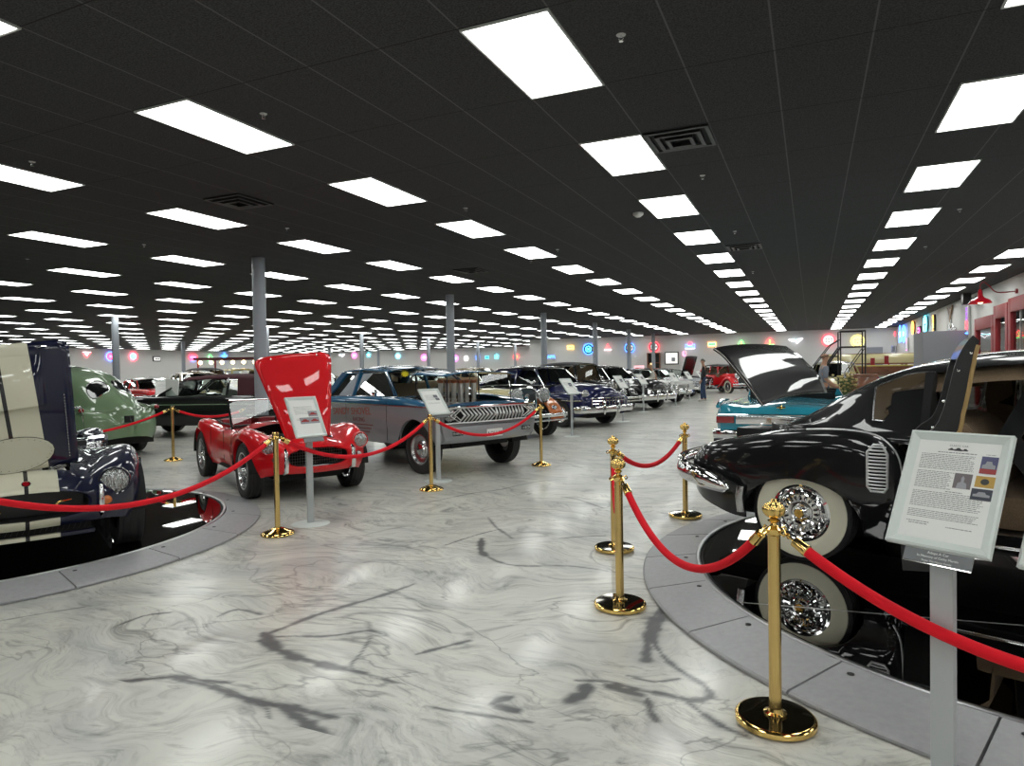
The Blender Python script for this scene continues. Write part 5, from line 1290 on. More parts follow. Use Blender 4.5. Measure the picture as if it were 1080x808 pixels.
twotone(); mat('letter_red',(.40,.06,.03),.4); mat('letter_dark',(.22,.03,.03),.4); mat('neon_less_yellow',(.85,.75,.02),.4)
drag_car()
# ------------------------------------------------------------ green streamlined coupe seen from its tail
def green_car():
    HG=R(170)   # nose points away to the left
    tail=gp(158,476); dG=Vector((math.cos(HG),math.sin(HG),0)); rp=Vector((-12.48,8.46,0))
    r=root('streamlined_sedan','pale green streamlined 1930s car showing its rounded tail behind the rope','car',(rp.x,rp.y,0),HG)
    wb=3.1;x0=-1.35;x1=4.0;Rw=.36
    W=sp([(x0,.10),(x0+.06,.30),(x0+.22,.52),(x0+.55,.74),(-.35,.88),(0,.92),(.5,.92),(1.4,.90),(wb,.92),(x1-.2,.8),(x1,.5)])
    T=sp([(x0,.62),(x0+.08,.84),(x0+.3,1.08),(-.6,1.33),(-.2,1.52),(.3,1.64),(.9,1.70),(1.6,1.70),(2.1,1.60),(2.4,1.35),(2.6,1.15),(3.4,1.05),(3.85,.85),(x1,.6)])
    Fz=sp([(x0,.55),(x0+.08,.70),(x0+.3,.84),(-.4,.93),(0,.96),(.5,.93),(1.3,.90),(wb,.95),(3.8,.85),(x1,.6)])
    P=dict(W=W,T=T,F=Fz,S=lambda x:.62,B=sp([(x0,.40),(x0+.3,.32),(0,.28),(3.5,.28),(x1,.4)]),arch=[(wb,Rw,.42)],k=.50,crn=.05,crn2=.20,mid=.05,tuck=.92)
    xs=stations(x0,x1,.06,P['arch']); skin('body','green_paint',r,xs,lower_sec(P)); 
    P2=dict(P); P2['arch']=[(0,.3,.3),(wb,Rw,.42)]; liner(r,P2,xs,W)
    sec=lower_sec(P)
    def zsurf(x,y):
        s=sec(x)
        for a,b in zip(s,s[1:]):
            if (a[0]-abs(y))*(b[0]-abs(y))<=0 and a[0]!=b[0]: return a[1]+(b[1]-a[1])*(abs(y)-a[0])/(b[0]-a[0])
        return s[0][1]
    def patch(name,cx,cy,a,b,m,par=r,off=.006,pw=.8,ns=28):
        bm=nb(); f=lambda u,v:(u,v,zsurf(u,v)+off)
        rows=[]
        for i in range(1,6): rows.append([f(cx+a*i/5*math.copysign(abs(math.cos(t))**pw,math.cos(t)),cy+b*i/5*math.copysign(abs(math.sin(t))**pw,math.sin(t))) for t in [2*PI*k/ns for k in range(ns)]])
        V=grid(bm,rows,closed=True); bm.faces.new(V[0][::-1]); o=finish(bm,name,m,par)
        bm=nb(); tube(bm,[Vector(q)+Vector((0,0,.002)) for q in rows[-1]],.008,5,closed=True); finish(bm,name+'_trim','chrome',o); return o
    for s in (1,-1): patch('rear_window',-.62,s*.215,.20,.165,'window_dark')
    bm=nb(); 
    # side windows both sides as glass set in the skin
    def ys(x,z):
        s=sec(x)
        for a,b in zip(s,s[1:]):
            if (a[1]-z)*(b[1]-z)<=0 and a[1]!=b[1]: return a[0]+(b[0]-a[0])*(a[1]-z)/(b[1]-a[1])
        return W(x)
    bm.free()
    for s in (1,-1):
        for xa_,xb_ in ((.25,.95),(1.05,1.85)):
            bm=nb(); grid(bm,[[(x,s*(ys(x,z)+.006),z) for z in frange(1.12,1.45,.08)] for x in frange(xa_,xb_,.1)]); finish(bm,'side_window','window_dark',r)
    # rear badge plate, louvre row, lamps, body seams
    q=(x0+.10,.0); bm=nb(); box(bm,x0-.02,x0+.05,-.04,.10,.66,.78,.01); o=finish(bm,'plate_recess','dark',r); bm=nb(); bar(bm,(x0-.03,.02,.68),(x0-.03,.04,.76),.012,.012); finish(bm,'plate_lamp','chrome',o)
    for s in (1,-1):
        bm=nb(); lathe(bm,[(.001,-.09),(.045,-.07),(.05,0),(.04,.08),(.001,.2)],16,'x'); o=finish(bm,'tail_lamp','green_paint',r,loc=(-.90,s*.66,.90)); bm=nb(); lathe(bm,[(.001,-.115),(.036,-.10),(.046,-.07)],16,'x'); finish(bm,'tail_lamp_lens','lens_red',o)
    bm=nb(); tube(bm,[(x0+.12+.5*abs(t)**1.5,t*.62,zsurf(x0+.12+.5*abs(t)**1.5,t*.62)+.004) for t in frange(-1,1,.1)],.005,5); tube(bm,[(x,.0,T(x)+.003) for x in frange(x0+.1,.2,.12)],.006,5); finish(bm,'body_seam','green_trim',r)
    bm=nb()
    for i in range(9): 
        for s in (1,-1): bar(bm,(.30+i*.05,s*(W(.3)+.006),.92),(.27+i*.05,s*(W(.3)+.004),1.0),.010,.012)
    finish(bm,'side_louvres','green_trim',r,smooth=False)
    put_wheel(r,wb,.80,Rw,1,style='cap',w=.17); put_wheel(r,wb,-.80,Rw,-1,style='cap',w=.17); put_wheel(r,0,.74,Rw,1,style='cap',w=.17); put_wheel(r,0,-.74,Rw,-1,style='cap',w=.17)
    return r
mat('window_dark',(.012,.014,.014),.05); paint('green_trim',(.36,.44,.32),.3)
green_car()
def wp(px,py,Y=None,X=None):
    d=fw+rt*((px-540)/F)-upv*((py-404)/F); t=(Y/d.y) if Y is not None else (X/d.x); return Vector((0,0,CZ))+d*t
# --------------------------------------------------------------- more cars
def by_wheel(px,py,h,wb,tr,r_side=1):
    F_=gp(px,py); d=Vector((math.cos(h),math.sin(h),0)); l=Vector((-d.y,d.x,0)); return F_-d*wb-l*(r_side*tr/2)
H25=R(-25)
# black hardtop with maroon top, nose to the left
sedan('classic_convertible','long black car with maroon cloth top behind the red roadster',(-12.3,12.75,0),R(199),None,'black_paint','maroon_cloth',wb=3.0,ro=1.2,fo=.95,W=.98,belt=1.0,hood=1.0,deck=.98,roofz=1.50,xa=2.38,xb=1.75,xc=-.15,xd=-.55,bp=[.62],edge=.10,cp=.55,cpb=.35,soft=1,seats='white_vinyl',wbelt=.86,bot=.30)
r=root('foam_board','white board propped inside the side window of the black maroon-topped car','board',(0,0,0))
q=wp(181,412,Y=11.35); r.location=(q.x,q.y,.55); bm=nb(); poly(bm,[(-.20,0,0),(.14,0,0),(.24,0,.82),(-.20,0,.86)],.02,(0,1,0)); finish(bm,'sheet','paper',r,smooth=False)
p=by_wheel(585,459,H25,2.85,1.42)-rt*.22
prewar('vintage_roadster','cream 1930s car with orange fenders and big round headlights',(p.x,p.y,0),H25,'cream_paint','orange_paint',wb=2.85,closed=0,ww=False,top='tan_cloth',radm='gunmetal',hr=.16)
p=by_wheel(637,446,H25,3.1,1.55)
sedan('classic_coupe','dark navy late 1940s coupe with chrome egg-crate grille',(p.x,p.y,0),H25,None,'deepblue_paint','black_paint',era=40,wb=3.1,W=.97,hood=1.12,deck=1.0,belt=1.08,roofz=1.60,xa=2.35,xb=1.85,xc=.2,xd=-.7,split=True,grille='grid',gn=5,gw=.62,gz0=.44,gz1=.74,hlz=.84,hy=.74,hr=.10,bh=.09)
p=by_wheel(660,434,H25,2.95,1.42)
prewar('touring_sedan','black 1930s sedan with round chrome headlights beside the navy coupe',(p.x,p.y,0),H25,'black_paint','black_paint',wb=2.95,closed=1,top='black_vinyl',bars=1,roofz=1.72)
p=by_wheel(690,430,H25,3.1,1.55)
sedan('classic_sedan','black 1940s sedan with heavy chrome front bumper, far down the row',(p.x,p.y,0),H25,None,'black_paint','black_paint',era=40,wb=3.1,W=.97,hood=1.12,deck=1.0,belt=1.08,roofz=1.60,xa=2.3,xb=1.8,xc=.2,xd=-.7,split=True,grille='h',gn=8,gw=.70,gz0=.42,gz1=.72,hlz=.85,hy=.74,hr=.10,bh=.11)
p=by_wheel(712,424,H25,3.0,1.55)
sedan('hardtop_sedan','white sedan with four headlights near the man in the black jacket',(p.x,p.y,0),H25,None,'white_paint','black_paint',wb=3.0,W=.97,quad=1,grille='h',gn=5,gw=.45,gz0=.58,gz1=.74,roofz=1.45)
p=by_wheel(727,418.5,H25,3.0,1.55)
sedan('hardtop_sedan','pale silver sedan just left of the man in the black jacket',(p.x,p.y,0),H25,None,'silver_paint','black_paint',wb=3.0,W=.97,quad=1,grille='grid',gn=4,gw=.6,roofz=1.45)
sedan('hardtop_sedan','black car with raised black hood behind the man in the black jacket',(*by_wheel(738,414.8,H25,2.9,1.55)[:2],0),H25,None,'black_paint','black_paint',wb=2.9,W=.95,grille='h',openhood=R(72))
p=Vector((-5.3,40.3,0))
prewar('hot_rod','red open vintage car with white tyres near the back wall',(p.x,p.y,0),R(-48),'red_paint','red_paint',wb=2.6,closed=1,ww=True,top='black_vinyl',roofz=1.60)
sedan('fin_tail_car','turquoise open car tail with red lamp and chrome bumper behind the black sedan',(-.37,11.65,0),R(88),None,'turquoise_paint','turquoise_paint',wb=3.0,W=.95,fin=.03,deck=.92,belt=.93,hood=.93,xa=2.0,xb=1.45,xc=1.1,xd=.9,bz=.5,open=1,tailpanel=1,lampy=.78,lampz=.64,mirror=0,seats='black_vinyl',wsz=.14)
# background stock: copied cars with their own labels
kidmap={}
for c in bpy.data.objects:
    if c.parent: kidmap.setdefault(c.parent.name,[]).append(c)
def filler(proto,label,x,y,rz,repaint=None):
    c=copy_tree(proto,None,kidmap); c.location=(x,y,0); c.rotation_euler=(0,0,rz); c['label']=label
    if 'group' in c: del c['group']
    return c
sedan_tmpl=[]
def bgsedan(label,x,y,rz,body,roof=None,**k): return sedan('parked_car',label,(x,y,0),rz,None,body,roof or body,**k)
bgsedan('black coupe parked in the row behind the silver and blue car',-15.4,17.0,R(-25),'black_paint',era=40,W=.95,wb=3.0,hood=1.10,deck=1.0,belt=1.06,roofz=1.60,xa=2.2,xb=1.7,xc=.2,xd=-.6)
bgsedan('white-roofed dark car behind the silver and blue car roof',-14.6,20.6,R(-25),'gunmetal','white_paint',wb=3.0)
bgsedan('blue-green sedan roof showing behind the cream car',-13.4,23.3,R(155),'teal_dark','white_paint',wb=3.0)
bgsedan('tan 1940s car roof showing behind the navy coupe',-13.4,27.2,R(155),'tan_paint',era=40,W=.95,hood=1.1,belt=1.06,deck=1.0,roofz=1.62,xa=2.2,xb=1.7,xc=.2,xd=-.6)
bgsedan('dark blue car roof beside the fourth column',-12.6,31.4,R(155),'deepblue_paint','white_paint')
bgsedan('pale cream sedan roof in the distance behind the columns',-21.5,24.8,R(-25),'cream_paint','cream_paint')
bgsedan('brown sedan roof in the distance behind the silver and blue car',-19.8,20.2,R(-25),'tan_paint','black_paint')
bgsedan('white sedan far behind the red roadster hood',-21.0,28.5,R(-25),'white_paint','white_paint')
bgsedan('black sedan in the far middle of the hall',-19.8,33.8,R(155),'black_paint','black_paint')
bgsedan('maroon sedan in the far middle of the hall',-24.0,33.5,R(155),'maroon_paint','maroon_paint')
bgsedan('tan sedan just left of the red open hood, far off',-18.3,16.0,R(150),'tan_paint','tan_paint',era=40,W=.95,hood=1.1,belt=1.06,deck=1.0,roofz=1.60,xa=2.2,xb=1.7,xc=.2,xd=-.6)
bgsedan('white rounded old sedan far behind the green car',-26.5,16.2,R(-20),'white_paint',era=40,W=.95,hood=1.1,belt=1.06,deck=1.0,roofz=1.64,xa=2.2,xb=1.7,xc=.2,xd=-.6)
bgsedan('red sedan far behind the black car with maroon top',-26.0,19.6,R(-20),'red_paint','white_paint')
bgsedan('silver-grey sedan between the green car and the far columns',-21.5,13.2,R(-15),'silver_paint','black_paint')
prewar('parked_old_car','black upright old car in the far left background',(-26.0,22.6,0),R(-25),'black_paint','black_paint',closed=1,roofz=1.80)
prewar('parked_old_car','yellow-green old car under the bulb-lit canopy',(-27.5,26.0,0),R(-25),'yellow_paint','yellow_paint',closed=1,roofz=1.78,top='yellow_paint')
prewar('parked_old_car','red old car in the far background left of the silver and blue car',(-31.5,34.8,0),R(-25),'red_paint','black_paint',closed=1,roofz=1.78)
prewar('parked_old_car','dark blue old car behind the black touring sedan',(-12.0,35.6,0),R(155),'deepblue_paint','black_paint',closed=1,roofz=1.72)
bgsedan('cream car with dark windows parked beyond the rolling ladder',.9,27.0,R(-100),'cream_paint','white_paint',era=40,W=.95,hood=1.1,belt=1.06,deck=1.0,roofz=1.60,xa=2.2,xb=1.7,xc=.2,xd=-.6)
# ---------------------------------------------------------- bulb-lit canopy far left
r=root('market_canopy','dark red canopy with round warm bulbs far behind the maroon-topped car','canopy',(-29.5,29.4,0),R(25))
bm=nb(); box(bm,-2.8,2.8,-1.3,1.3,2.30,2.42,.02); finish(bm,'roof','maroon_cloth',r)
for x in (-2.6,2.6):
    for y in (-1.15,1.15): bm=nb(); tube(bm,[(x,y,0),(x,y,2.3)],.05,10); finish(bm,'post','red_frame',r)
for k in range(9):
    bm=nb(); bmesh.ops.create_icosphere(bm,subdivisions=2,radius=.11); finish(bm,'bulb','bulb_warm',r,loc=(-2.4+.6*k,-1.3,2.14))
bm=nb(); box(bm,-2.5,2.5,.4,1.1,0,1.1,.02); finish(bm,'counter','red_frame',r)
# --------------------------------------------------------------- information stands
def board_frame(c,a,t):
    ex=Vector((math.cos(a),math.sin(a),0)); n=Vector((-math.sin(a),math.cos(a),0)); up=n*math.sin(t)+Vector((0,0,1))*math.cos(t); fr=ex.cross(up)
    return Matrix((( ex.x,up.x,fr.x,0),(ex.y,up.y,fr.y,0),(ex.z,up.z,fr.z,0),(0,0,0,1)))
def sign_stand(label,c,a,t,w=.335,h=.44,detail=1,plaque=True,pics=(),pw=.062,seed=1,base_sh=(0,0)):
    """board centre c (world); local: x right, y up the board, z toward the reader"""
    r=root('sign_stand',label,'sign',(c[0],c[1],0),0,None); B=board_frame(c,a,t); B.translation=Vector((0,0,c[2])); rnd=random.Random(seed)
    # note: frame normal must face the reader
    def P(x,y,z=0): return B@Vector((x,y,z))
    def bx(bm,x0,x1,y0,y1,z0,z1,bev=0):
        k=len(bm.verts); b2=nb(); box(b2,x0,x1,y0,y1,z0,z1,bev); b2.transform(B); me=bpy.data.meshes.new('t'); b2.to_mesh(me); b2.free(); bm.from_mesh(me); bpy.data.meshes.remove(me)
    fwid=.032
    # frame with mitred bevel profile
    bm=nb(); prof=[(0,-.012),(0,.010),(.008,.014),(fwid-.010,.006),(fwid,.001),(fwid,-.012)]
    rings=[[P(sx*(w/2-i),sy*(h/2-i),z) for sx,sy in ((-1,-1),(1,-1),(1,1),(-1,1))] for i,z in prof]
    grid(bm,rings,closed=True); fo=finish(bm,'frame','white_metal',r,ang=20)
    bm=nb(); bx(bm,-w/2+.01,w/2-.01,-h/2+.01,h/2-.01,-.010,-.002); finish(bm,'backing','black_plastic',fo,smooth=False)
    bm=nb(); bx(bm,-w/2+fwid-.004,w/2-fwid+.004,-h/2+fwid-.004,h/2-fwid+.004,-.002,0); pg=finish(bm,'printed_sheet','paper',r,smooth=False)
    iw,ih=w-2*fwid,h-2*fwid; X=lambda u:-iw/2+iw*u; Y=lambda v:ih/2-ih*v
    if detail:
        bm=nb()
        def line(u0,u1,v,hh=.0028,prob=.86):
            u=u0
            while u<u1:
                L_=rnd.uniform(.012,.05); u2=min(u+L_,u1); bx(bm,X(u),X(u2),Y(v)-hh/2,Y(v)+hh/2,.0002,.0006); u=u2+.009
        paras=[(.145,.295,.06,.74 if pics else .92),(.325,.505,.06,.52 if pics else .92),(.535,.695,.06,.93),(.725,.80,.06,.93)] if detail>1 else [(.2,.42,.1,.9),(.55,.6,.1,.9)]
        for v0,v1,u0,u1 in paras:
            v=v0
            while v<v1:
                line(u0,u1-(rnd.random()*.08),v,.0022 if detail>1 else .003); v+=.0165 if detail>1 else .035
        if detail>1:
            line(.26,.74,.118,.0032); line(.84,.96,.112,.002); line(.07,.35,.84); line(.1,.33,.86); line(.56,.86,.86); line(.46,.66,.515)
            text_mesh(bm,'CLASSIC CAR',.010,B@Matrix.Translation((X(.5),Y(.045),.0004)),.0002)
        finish(bm,'printed_text','ink_soft',pg,smooth=False)
        # little car emblem
        if detail>1:
            bm=nb(); 
            for dx,s in ((-.022,.8),(0,1.1),(.022,.8)):
                q=[(-.012,-.004),(-.012,.001),(-.006,.003),(-.003,.007),(.004,.007),(.007,.003),(.012,.001),(.012,-.004)]
                poly(bm,[P(X(.5)+dx+x*s,Y(.085)+y*s,.0006) for x,y in q])
            finish(bm,'emblem','ink',pg,smooth=False)
    for (u0,u1,v0,v1,m,kind) in pics:
        bm=nb(); bx(bm,X(u0),X(u1),Y(v1),Y(v0),.0004,.0010); ph=finish(bm,'photo_print',m,pg,smooth=False)
        bm=nb(); cx,cy=(X(u0)+X(u1))/2,(Y(v0)+Y(v1))/2; a_,b_=(X(u1)-X(u0))/2,(Y(v0)-Y(v1))/2
        if kind=='car': q=[(-.8,-.4),(-.8,0),(-.45,.1),(-.3,.45),(.3,.45),(.45,.1),(.8,0),(.8,-.4)]
        elif kind=='man': q=[(-.6,-1),(-.5,-.3),(-.15,-.1),(-.2,.4),(0,.7),(.2,.4),(.15,-.1),(.5,-.3),(.6,-1)]
        else: q=[(.45*math.cos(t_),.55*math.sin(t_)) for t_ in [2*PI*k/14 for k in range(14)]]
        poly(bm,[P(cx+x*a_,cy+y*b_,.0014) for x,y in q]); finish(bm,'photo_subject',{'car':'photo_grey' if m!='photo_grey' else 'photo_red','man':'photo_grey','badge':'ink'}[kind],ph,smooth=False)
        if kind=='car' and detail>1 and v0<.2:
            bm=nb(); bx(bm,X(u0),X(u1),Y(v1),Y(v1)+.018,.0011,.0016); finish(bm,'photo_strip','photo_red',ph,smooth=False)
    if plaque:
        bm=nb(); bx(bm,-w*.29,w*.36,-h/2-.052,-h/2-.002,-.006,-.002); pq=finish(bm,'plaque','plaque_grey',r,smooth=False)
        bm=nb(); tube(bm,[P(x,y,-.001) for x,y in ((-w*.29,-h/2-.052),(w*.36,-h/2-.052),(w*.36,-h/2-.002),(-w*.29,-h/2-.002))],.0022,5,closed=True); finish(bm,'plaque_rim','chrome',pq)
        if detail>1:
            bm=nb()
            for i,(s,z) in enumerate((('Adopt A Car',.0125),('In Memory of Cathy Martin',.0115),('From The Nancy Family',.0095))):
                text_mesh(bm,s,z,B@Matrix.Translation((w*.035,-h/2-.013-.0145*i,-.001)),.0003)
            finish(bm,'plaque_lettering','paper',pq,smooth=False)
    # post: flat tube from base to the back of the board
    low=P(0,-h*.30,-.02); bm=nb(); ez=Vector((math.cos(a),math.sin(a),0)); en=Vector((-math.sin(a),math.cos(a),0))
    bx0=low.x+en.x*.0; by0=low.y+en.y*.0
    V=[]
    for z in (.01,low.z):
        V.append([Vector((bx0,by0,z))+ez*sx*pw/2+en*sy*.014 for sx,sy in ((-1,-1),(1,-1),(1,1),(-1,1))])
    grid(bm,V,closed=True); bm.faces.new([bm.verts.new(q) for q in V[1]]); finish(bm,'post','light_grey_metal',r,ang=20)
    bm=nb(); br=.15 if detail>1 or seed==30 else .185; lathe(bm,[(.001,.016),(.06,.015),(br-.015,.008),(br,.003),(br,0)],40,org=(bx0,by0,0)); finish(bm,'base','white_metal',r)
    return r
PT=[(.80,.99,.13,.30,'photo_blue','car'),(.53,.74,.32,.47,'photo_sepia','man'),(.78,1.0,.325,.435,'photo_gold','badge'),(.76,1.0,.45,.56,'photo_dark','car')]
sign_stand('large white-framed information board with photos in the right foreground',(.435,2.755,1.052),-.54,.51,.325,.437,2,True,PT,pw=.073,seed=4)
PR=[(.62,1.0,.34,.50,'photo_grey','car'),(.22,.62,.52,.70,'photo_grey','car'),(.62,1.0,.52,.70,'photo_grey','car')]
sign_stand('white framed information sign in front of the red roadster',(-4.59,5.26,1.06),1.25,.50,.335,.44,1,True,PR,seed=5)
sign_stand('white framed information sign in front of the silver and blue car',(-4.70,7.93,1.075),1.18,.69,.335,.44,1,True,[(.62,.86,.20,.32,'photo_dark','car'),(.68,.9,.34,.44,'photo_dark','car')],seed=6)
k=0
for px,py,lab in ((601,460,'white sign on a thin post in front of the navy coupe'),(655,444.5,'white sign on a thin post at the navy coupe right corner'),(677,434.5,'white sign on a thin post before the black 1930s sedan'),(711,428.5,'white sign on a thin post in front of the white sedan'),(726,422,'white sign on a thin post left of the man in black'),(738,418,'white sign on a thin post hidden partly behind the man in black'),(754,411,'white sign on a thin post before the red vintage car')):
    g=gp(px,py); k+=1
    sign_stand(lab,(g.x,g.y,1.10),1.10,.70,.335,.44,1,False,[(.55,.9,.25,.5,'photo_dark','car')],seed=10+k,pw=.05)
sign_stand('white framed information board cut off by the right edge of the photo',(.80,2.64,1.02),-.62,.5,.325,.437,1,False,(),seed=30,pw=.073)
g=gp(138,462); sign_stand('white information sign standing beyond the green car tail',(-16.2,12.9,1.15),.9,.6,.36,.48,1,False,(),seed=31)
g=gp(370,470)
# --------------------------------------------------------------- wall signs
def neon_sign(kind,label,p,rz,s,cols,back=None):
    """sign on a wall; local x right, z up, -y out of the wall"""
    r=root('neon_sign',label,'neon sign',p,rz,None)
    if back:
        bm=nb()
        if kind in('box','tall','napa'): 
            hx,hz=(s*1.25,s*.75) if kind=='box' else ((s*.5,s*1.6) if kind=='tall' else (s*1.2,s*.8)); box(bm,-hx,hx,-.06,0,-hz,hz,.01)
        else: lathe(bm,[(.001,-.05),(s*.95,-.05),(s,-.03),(s,0)],32,'y')
        finish(bm,'backing',back,r)
    T_=max(.018,s*.06); y=-.085
    def ring(rad,m,sx=1,sz=1,n=28,name='neon_tube',ox=0,oz=0):
        bm=nb(); tube(bm,[(ox+rad*sx*math.cos(t),y,oz+rad*sz*math.sin(t)) for t in [2*PI*k/n for k in range(n)]],T_,6,closed=True); finish(bm,name,m,r)
    def line(pts,m,closed=False,th=None): bm=nb(); tube(bm,[(x*s,y,z*s) for x,z in pts],th or T_,6,closed=closed); finish(bm,'neon_tube',m,r)
    if kind=='ring': 
        ring(s,cols[0]); ring(s*.55,cols[1]); line([(-.25,-.2),(.25,.2)],cols[-1]); line([(-.25,.2),(.25,-.2)],cols[-1])
    elif kind=='disc':
        bm=nb(); lathe(bm,[(.001,-.075),(s*.85,-.075),(s*.88,-.055),(s*.88,-.03)],32,'y'); finish(bm,'lit_face',cols[1],r); ring(s,cols[0])
        bm=nb(); 
        for x,z in ((-.45,.2),(-.05,.25),(.4,.2),(-.45,-.2),(-.05,-.28),(.4,-.2)): box(bm,x*s,(x+.2)*s,-.085,-.075,(z-.05)*s,(z+.05)*s)
        finish(bm,'face_marks','ink',r,smooth=False)
    elif kind=='cross': 
        bm=nb(); lathe(bm,[(.001,-.075),(s*.7,-.075),(s*.7,-.04)],24,'y'); finish(bm,'lit_face',cols[1],r); ring(s,cols[0])
        bm=nb(); box(bm,-s*.62,s*.62,-.09,-.08,-s*.1,s*.1); box(bm,-s*.1,s*.1,-.09,-.08,-s*.62,s*.62); finish(bm,'face_marks','deepblue_paint',r,smooth=False)
    elif kind=='vee': line([(-1,.6),(0,-.6),(1,.6)],cols[0]); line([(-1,.6),(1,.6)],cols[1]); line([(-.5,.3),(0,-.25),(.5,.3)],cols[1],True)
    elif kind=='tri': line([(-.6,-.3),(0,.7),(.6,-.3)],cols[0],True); line([(-.8,-.7),(.8,-.7)],cols[1],th=T_*1.6)
    elif kind=='wing': 
        line([(-1.6,.3),(-.5,.35),(0,.1),(.6,.4),(1.5,.5),(.7,-.1),(.2,-.6),(-.2,-.1),(-.9,-.05)],cols[0],True); line([(-.8,.15),(.7,.2)],cols[1])
    elif kind=='bow': line([(-1,.35),(-.3,.1),(.3,.1),(1,.35),(1,-.35),(.3,-.1),(-.3,-.1),(-1,-.35)],cols[1],True); ring(s*.35,cols[0],oz=s*.5); line([(-1.1,-.6),(1.1,-.6)],cols[-1])
    elif kind=='star': line([((1 if k%2==0 else .45)*math.sin(PI*k/5),(1 if k%2==0 else .45)*math.cos(PI*k/5)) for k in range(10)],cols[0],True); ring(s*.25,cols[1])
    elif kind=='box': 
        bm=nb(); box(bm,-s,s,-.075,-.06,-s*.5,s*.5); finish(bm,'lit_face',cols[1],r,smooth=False); line([(-1.1,-.6),(1.1,-.6),(1.1,.6),(-1.1,.6)],cols[0],True)
        bm=nb(); 
        for x in (-.6,-.1,.4): box(bm,x*s,(x+.3)*s,-.085,-.076,-s*.2,s*.2)
        finish(bm,'face_marks','ink',r,smooth=False)
    elif kind=='oval': ring(s,cols[0],1,.55); line([(-.6,0),(.6,0)],cols[1],th=T_*1.5); line([(-.5,-.8),(.5,-.8)],cols[-1])
    elif kind=='tree': line([(-.9,-.4),(-.3,.1),(-.5,.15),(0,.7),(.5,.15),(.3,.1),(.9,-.4)],cols[0],True); line([(0,-.7),(0,.4)],cols[1]); line([(-.8,-.7),(.8,-.7)],cols[-1])
    elif kind=='letter': line([(-.4,.8),(-.4,-.8),(.5,-.8)],cols[0]); ring(s*1.15,cols[1],.7,1)
    elif kind=='tall':
        for i,zz in enumerate((1.25,.75,.25,-.25,-.75)): 
            m_=cols[0] if i<3 else cols[1]; line([(-.25,zz+.15),(.25,zz+.15),(.25,zz-.15),(-.25,zz-.15)],m_,True)
        line([(-.4,-1.4),(.4,-1.4)],cols[-1])
    elif kind=='napa':
        bm=nb(); text_mesh(bm,'NAPA',s*.95,Matrix.Translation((0,-.075,0))@Matrix.Rotation(R(90),4,'X'),.01); finish(bm,'lettering',cols[0],r,smooth=False)
    return r
YW=YB-.02
for kind,px,py,spx,cols,lab,bk in (
 ('box',602,366.5,3.2,('neon_orange','neon_yellow'),'small orange rectangular neon sign on the back wall',None),
 ('ring',621,368.3,5.5,('neon_blue','neon_cyan','neon_cyan'),'round blue neon sign on the back wall beside a column',None),
 ('tri',641.3,366,4.5,('neon_red','neon_white'),'red neon triangle over a white bar on the back wall',None),
 ('cross',664.5,367,5,('neon_blue','lit_white'),'round blue and white sign half hidden by a column',None),
 ('cross',690,366,5.2,('neon_red','lit_white'),'round white sign with red glow behind a column',None),
 ('bow',728,365,4.6,('neon_red','neon_blue','neon_white'),'blue winged neon sign with red glow on the back wall',None),
 ('letter',722,373,2.5,('neon_pink','lit_pink'),'tiny pink neon sign below the blue winged sign',None),
 ('box',751,363.2,3.8,('neon_red','neon_green'),'green rectangular neon sign with red glow',None),
 ('tree',782,362,4.5,('neon_green','neon_yellow','neon_red'),'yellow and green neon sign peeking above the raised lid corner',None),
 ('tree',812,360,5,('neon_red','neon_yellow','neon_green'),'red and yellow neon sign above the raised lid',None),
 ('wing',839.5,359.5,4.6,('neon_white','neon_cyan'),'white and blue winged neon sign on the back wall',None),
 ('disc',873.8,358.8,6,('neon_red','lit_white'),'round white lit sign with red glow',None),
 ('disc',904.3,359.6,6.2,('neon_yellow','lit_cream'),'round cream lit sign seen through the rolling ladder top',None)):
    p=wp(px,py,Y=YW); k=(p.x*fw.x+p.y*fw.y); s=spx*k/F; neon_sign(kind,lab,p,0,s,cols,'black_plastic' if kind in('cross','ring','disc') else bk)
p=wp(580,376.5,Y=YW); neon_sign('napa','blue lit letters sign reading NAPA at the left end of the back wall',p,0,.34,('neon_blue',),'white_plastic')
YW2=YB2-.02
for kind,px,py,spx,cols,lab in (
 ('wing',361,375,2.6,('neon_white','neon_cyan'),'white neon wing sign on the far pinkish wall'),('ring',374,375,2.8,('neon_pink','neon_pink','neon_white'),'pink round neon sign far left of the middle columns'),
 ('star',389,374.5,2.7,('neon_cyan','neon_white'),'cyan neon star on the far wall'),('ring',420,375.5,2.7,('neon_cyan','neon_white','neon_white'),'pale cyan round sign on the far wall'),('ring',447.5,377,3,('neon_pink','neon_pink','neon_white'),'pink round sign left of the second column'),
 ('ring',480.5,378,3,('neon_pink','neon_blue','neon_white'),'purple round sign right of the second column'),('disc',492,378,2.4,('neon_white','lit_white'),'small white round sign on the far wall'),('star',504,377,2.8,('neon_blue','neon_blue'),'blue neon star on the far wall'),
 ('box',514,377,1.8,('neon_cyan','ink'),'tiny dark sign on the far wall'),('star',524,376,2.7,('neon_cyan','neon_cyan'),'cyan neon shape on the far wall'),('ring',544.5,376.3,3.0,('neon_red','neon_orange','neon_orange'),'orange round neon sign with red glow'),('ring',563,376.3,3.0,('neon_pink','neon_pink','neon_white'),'bright pink round sign beside the nearest back wall corner')):
    p=wp(px,py,Y=YW2); k=(p.x*fw.x+p.y*fw.y); s=spx*k/F; neon_sign(kind,lab,p,0,s,cols)
XW=XL+.02
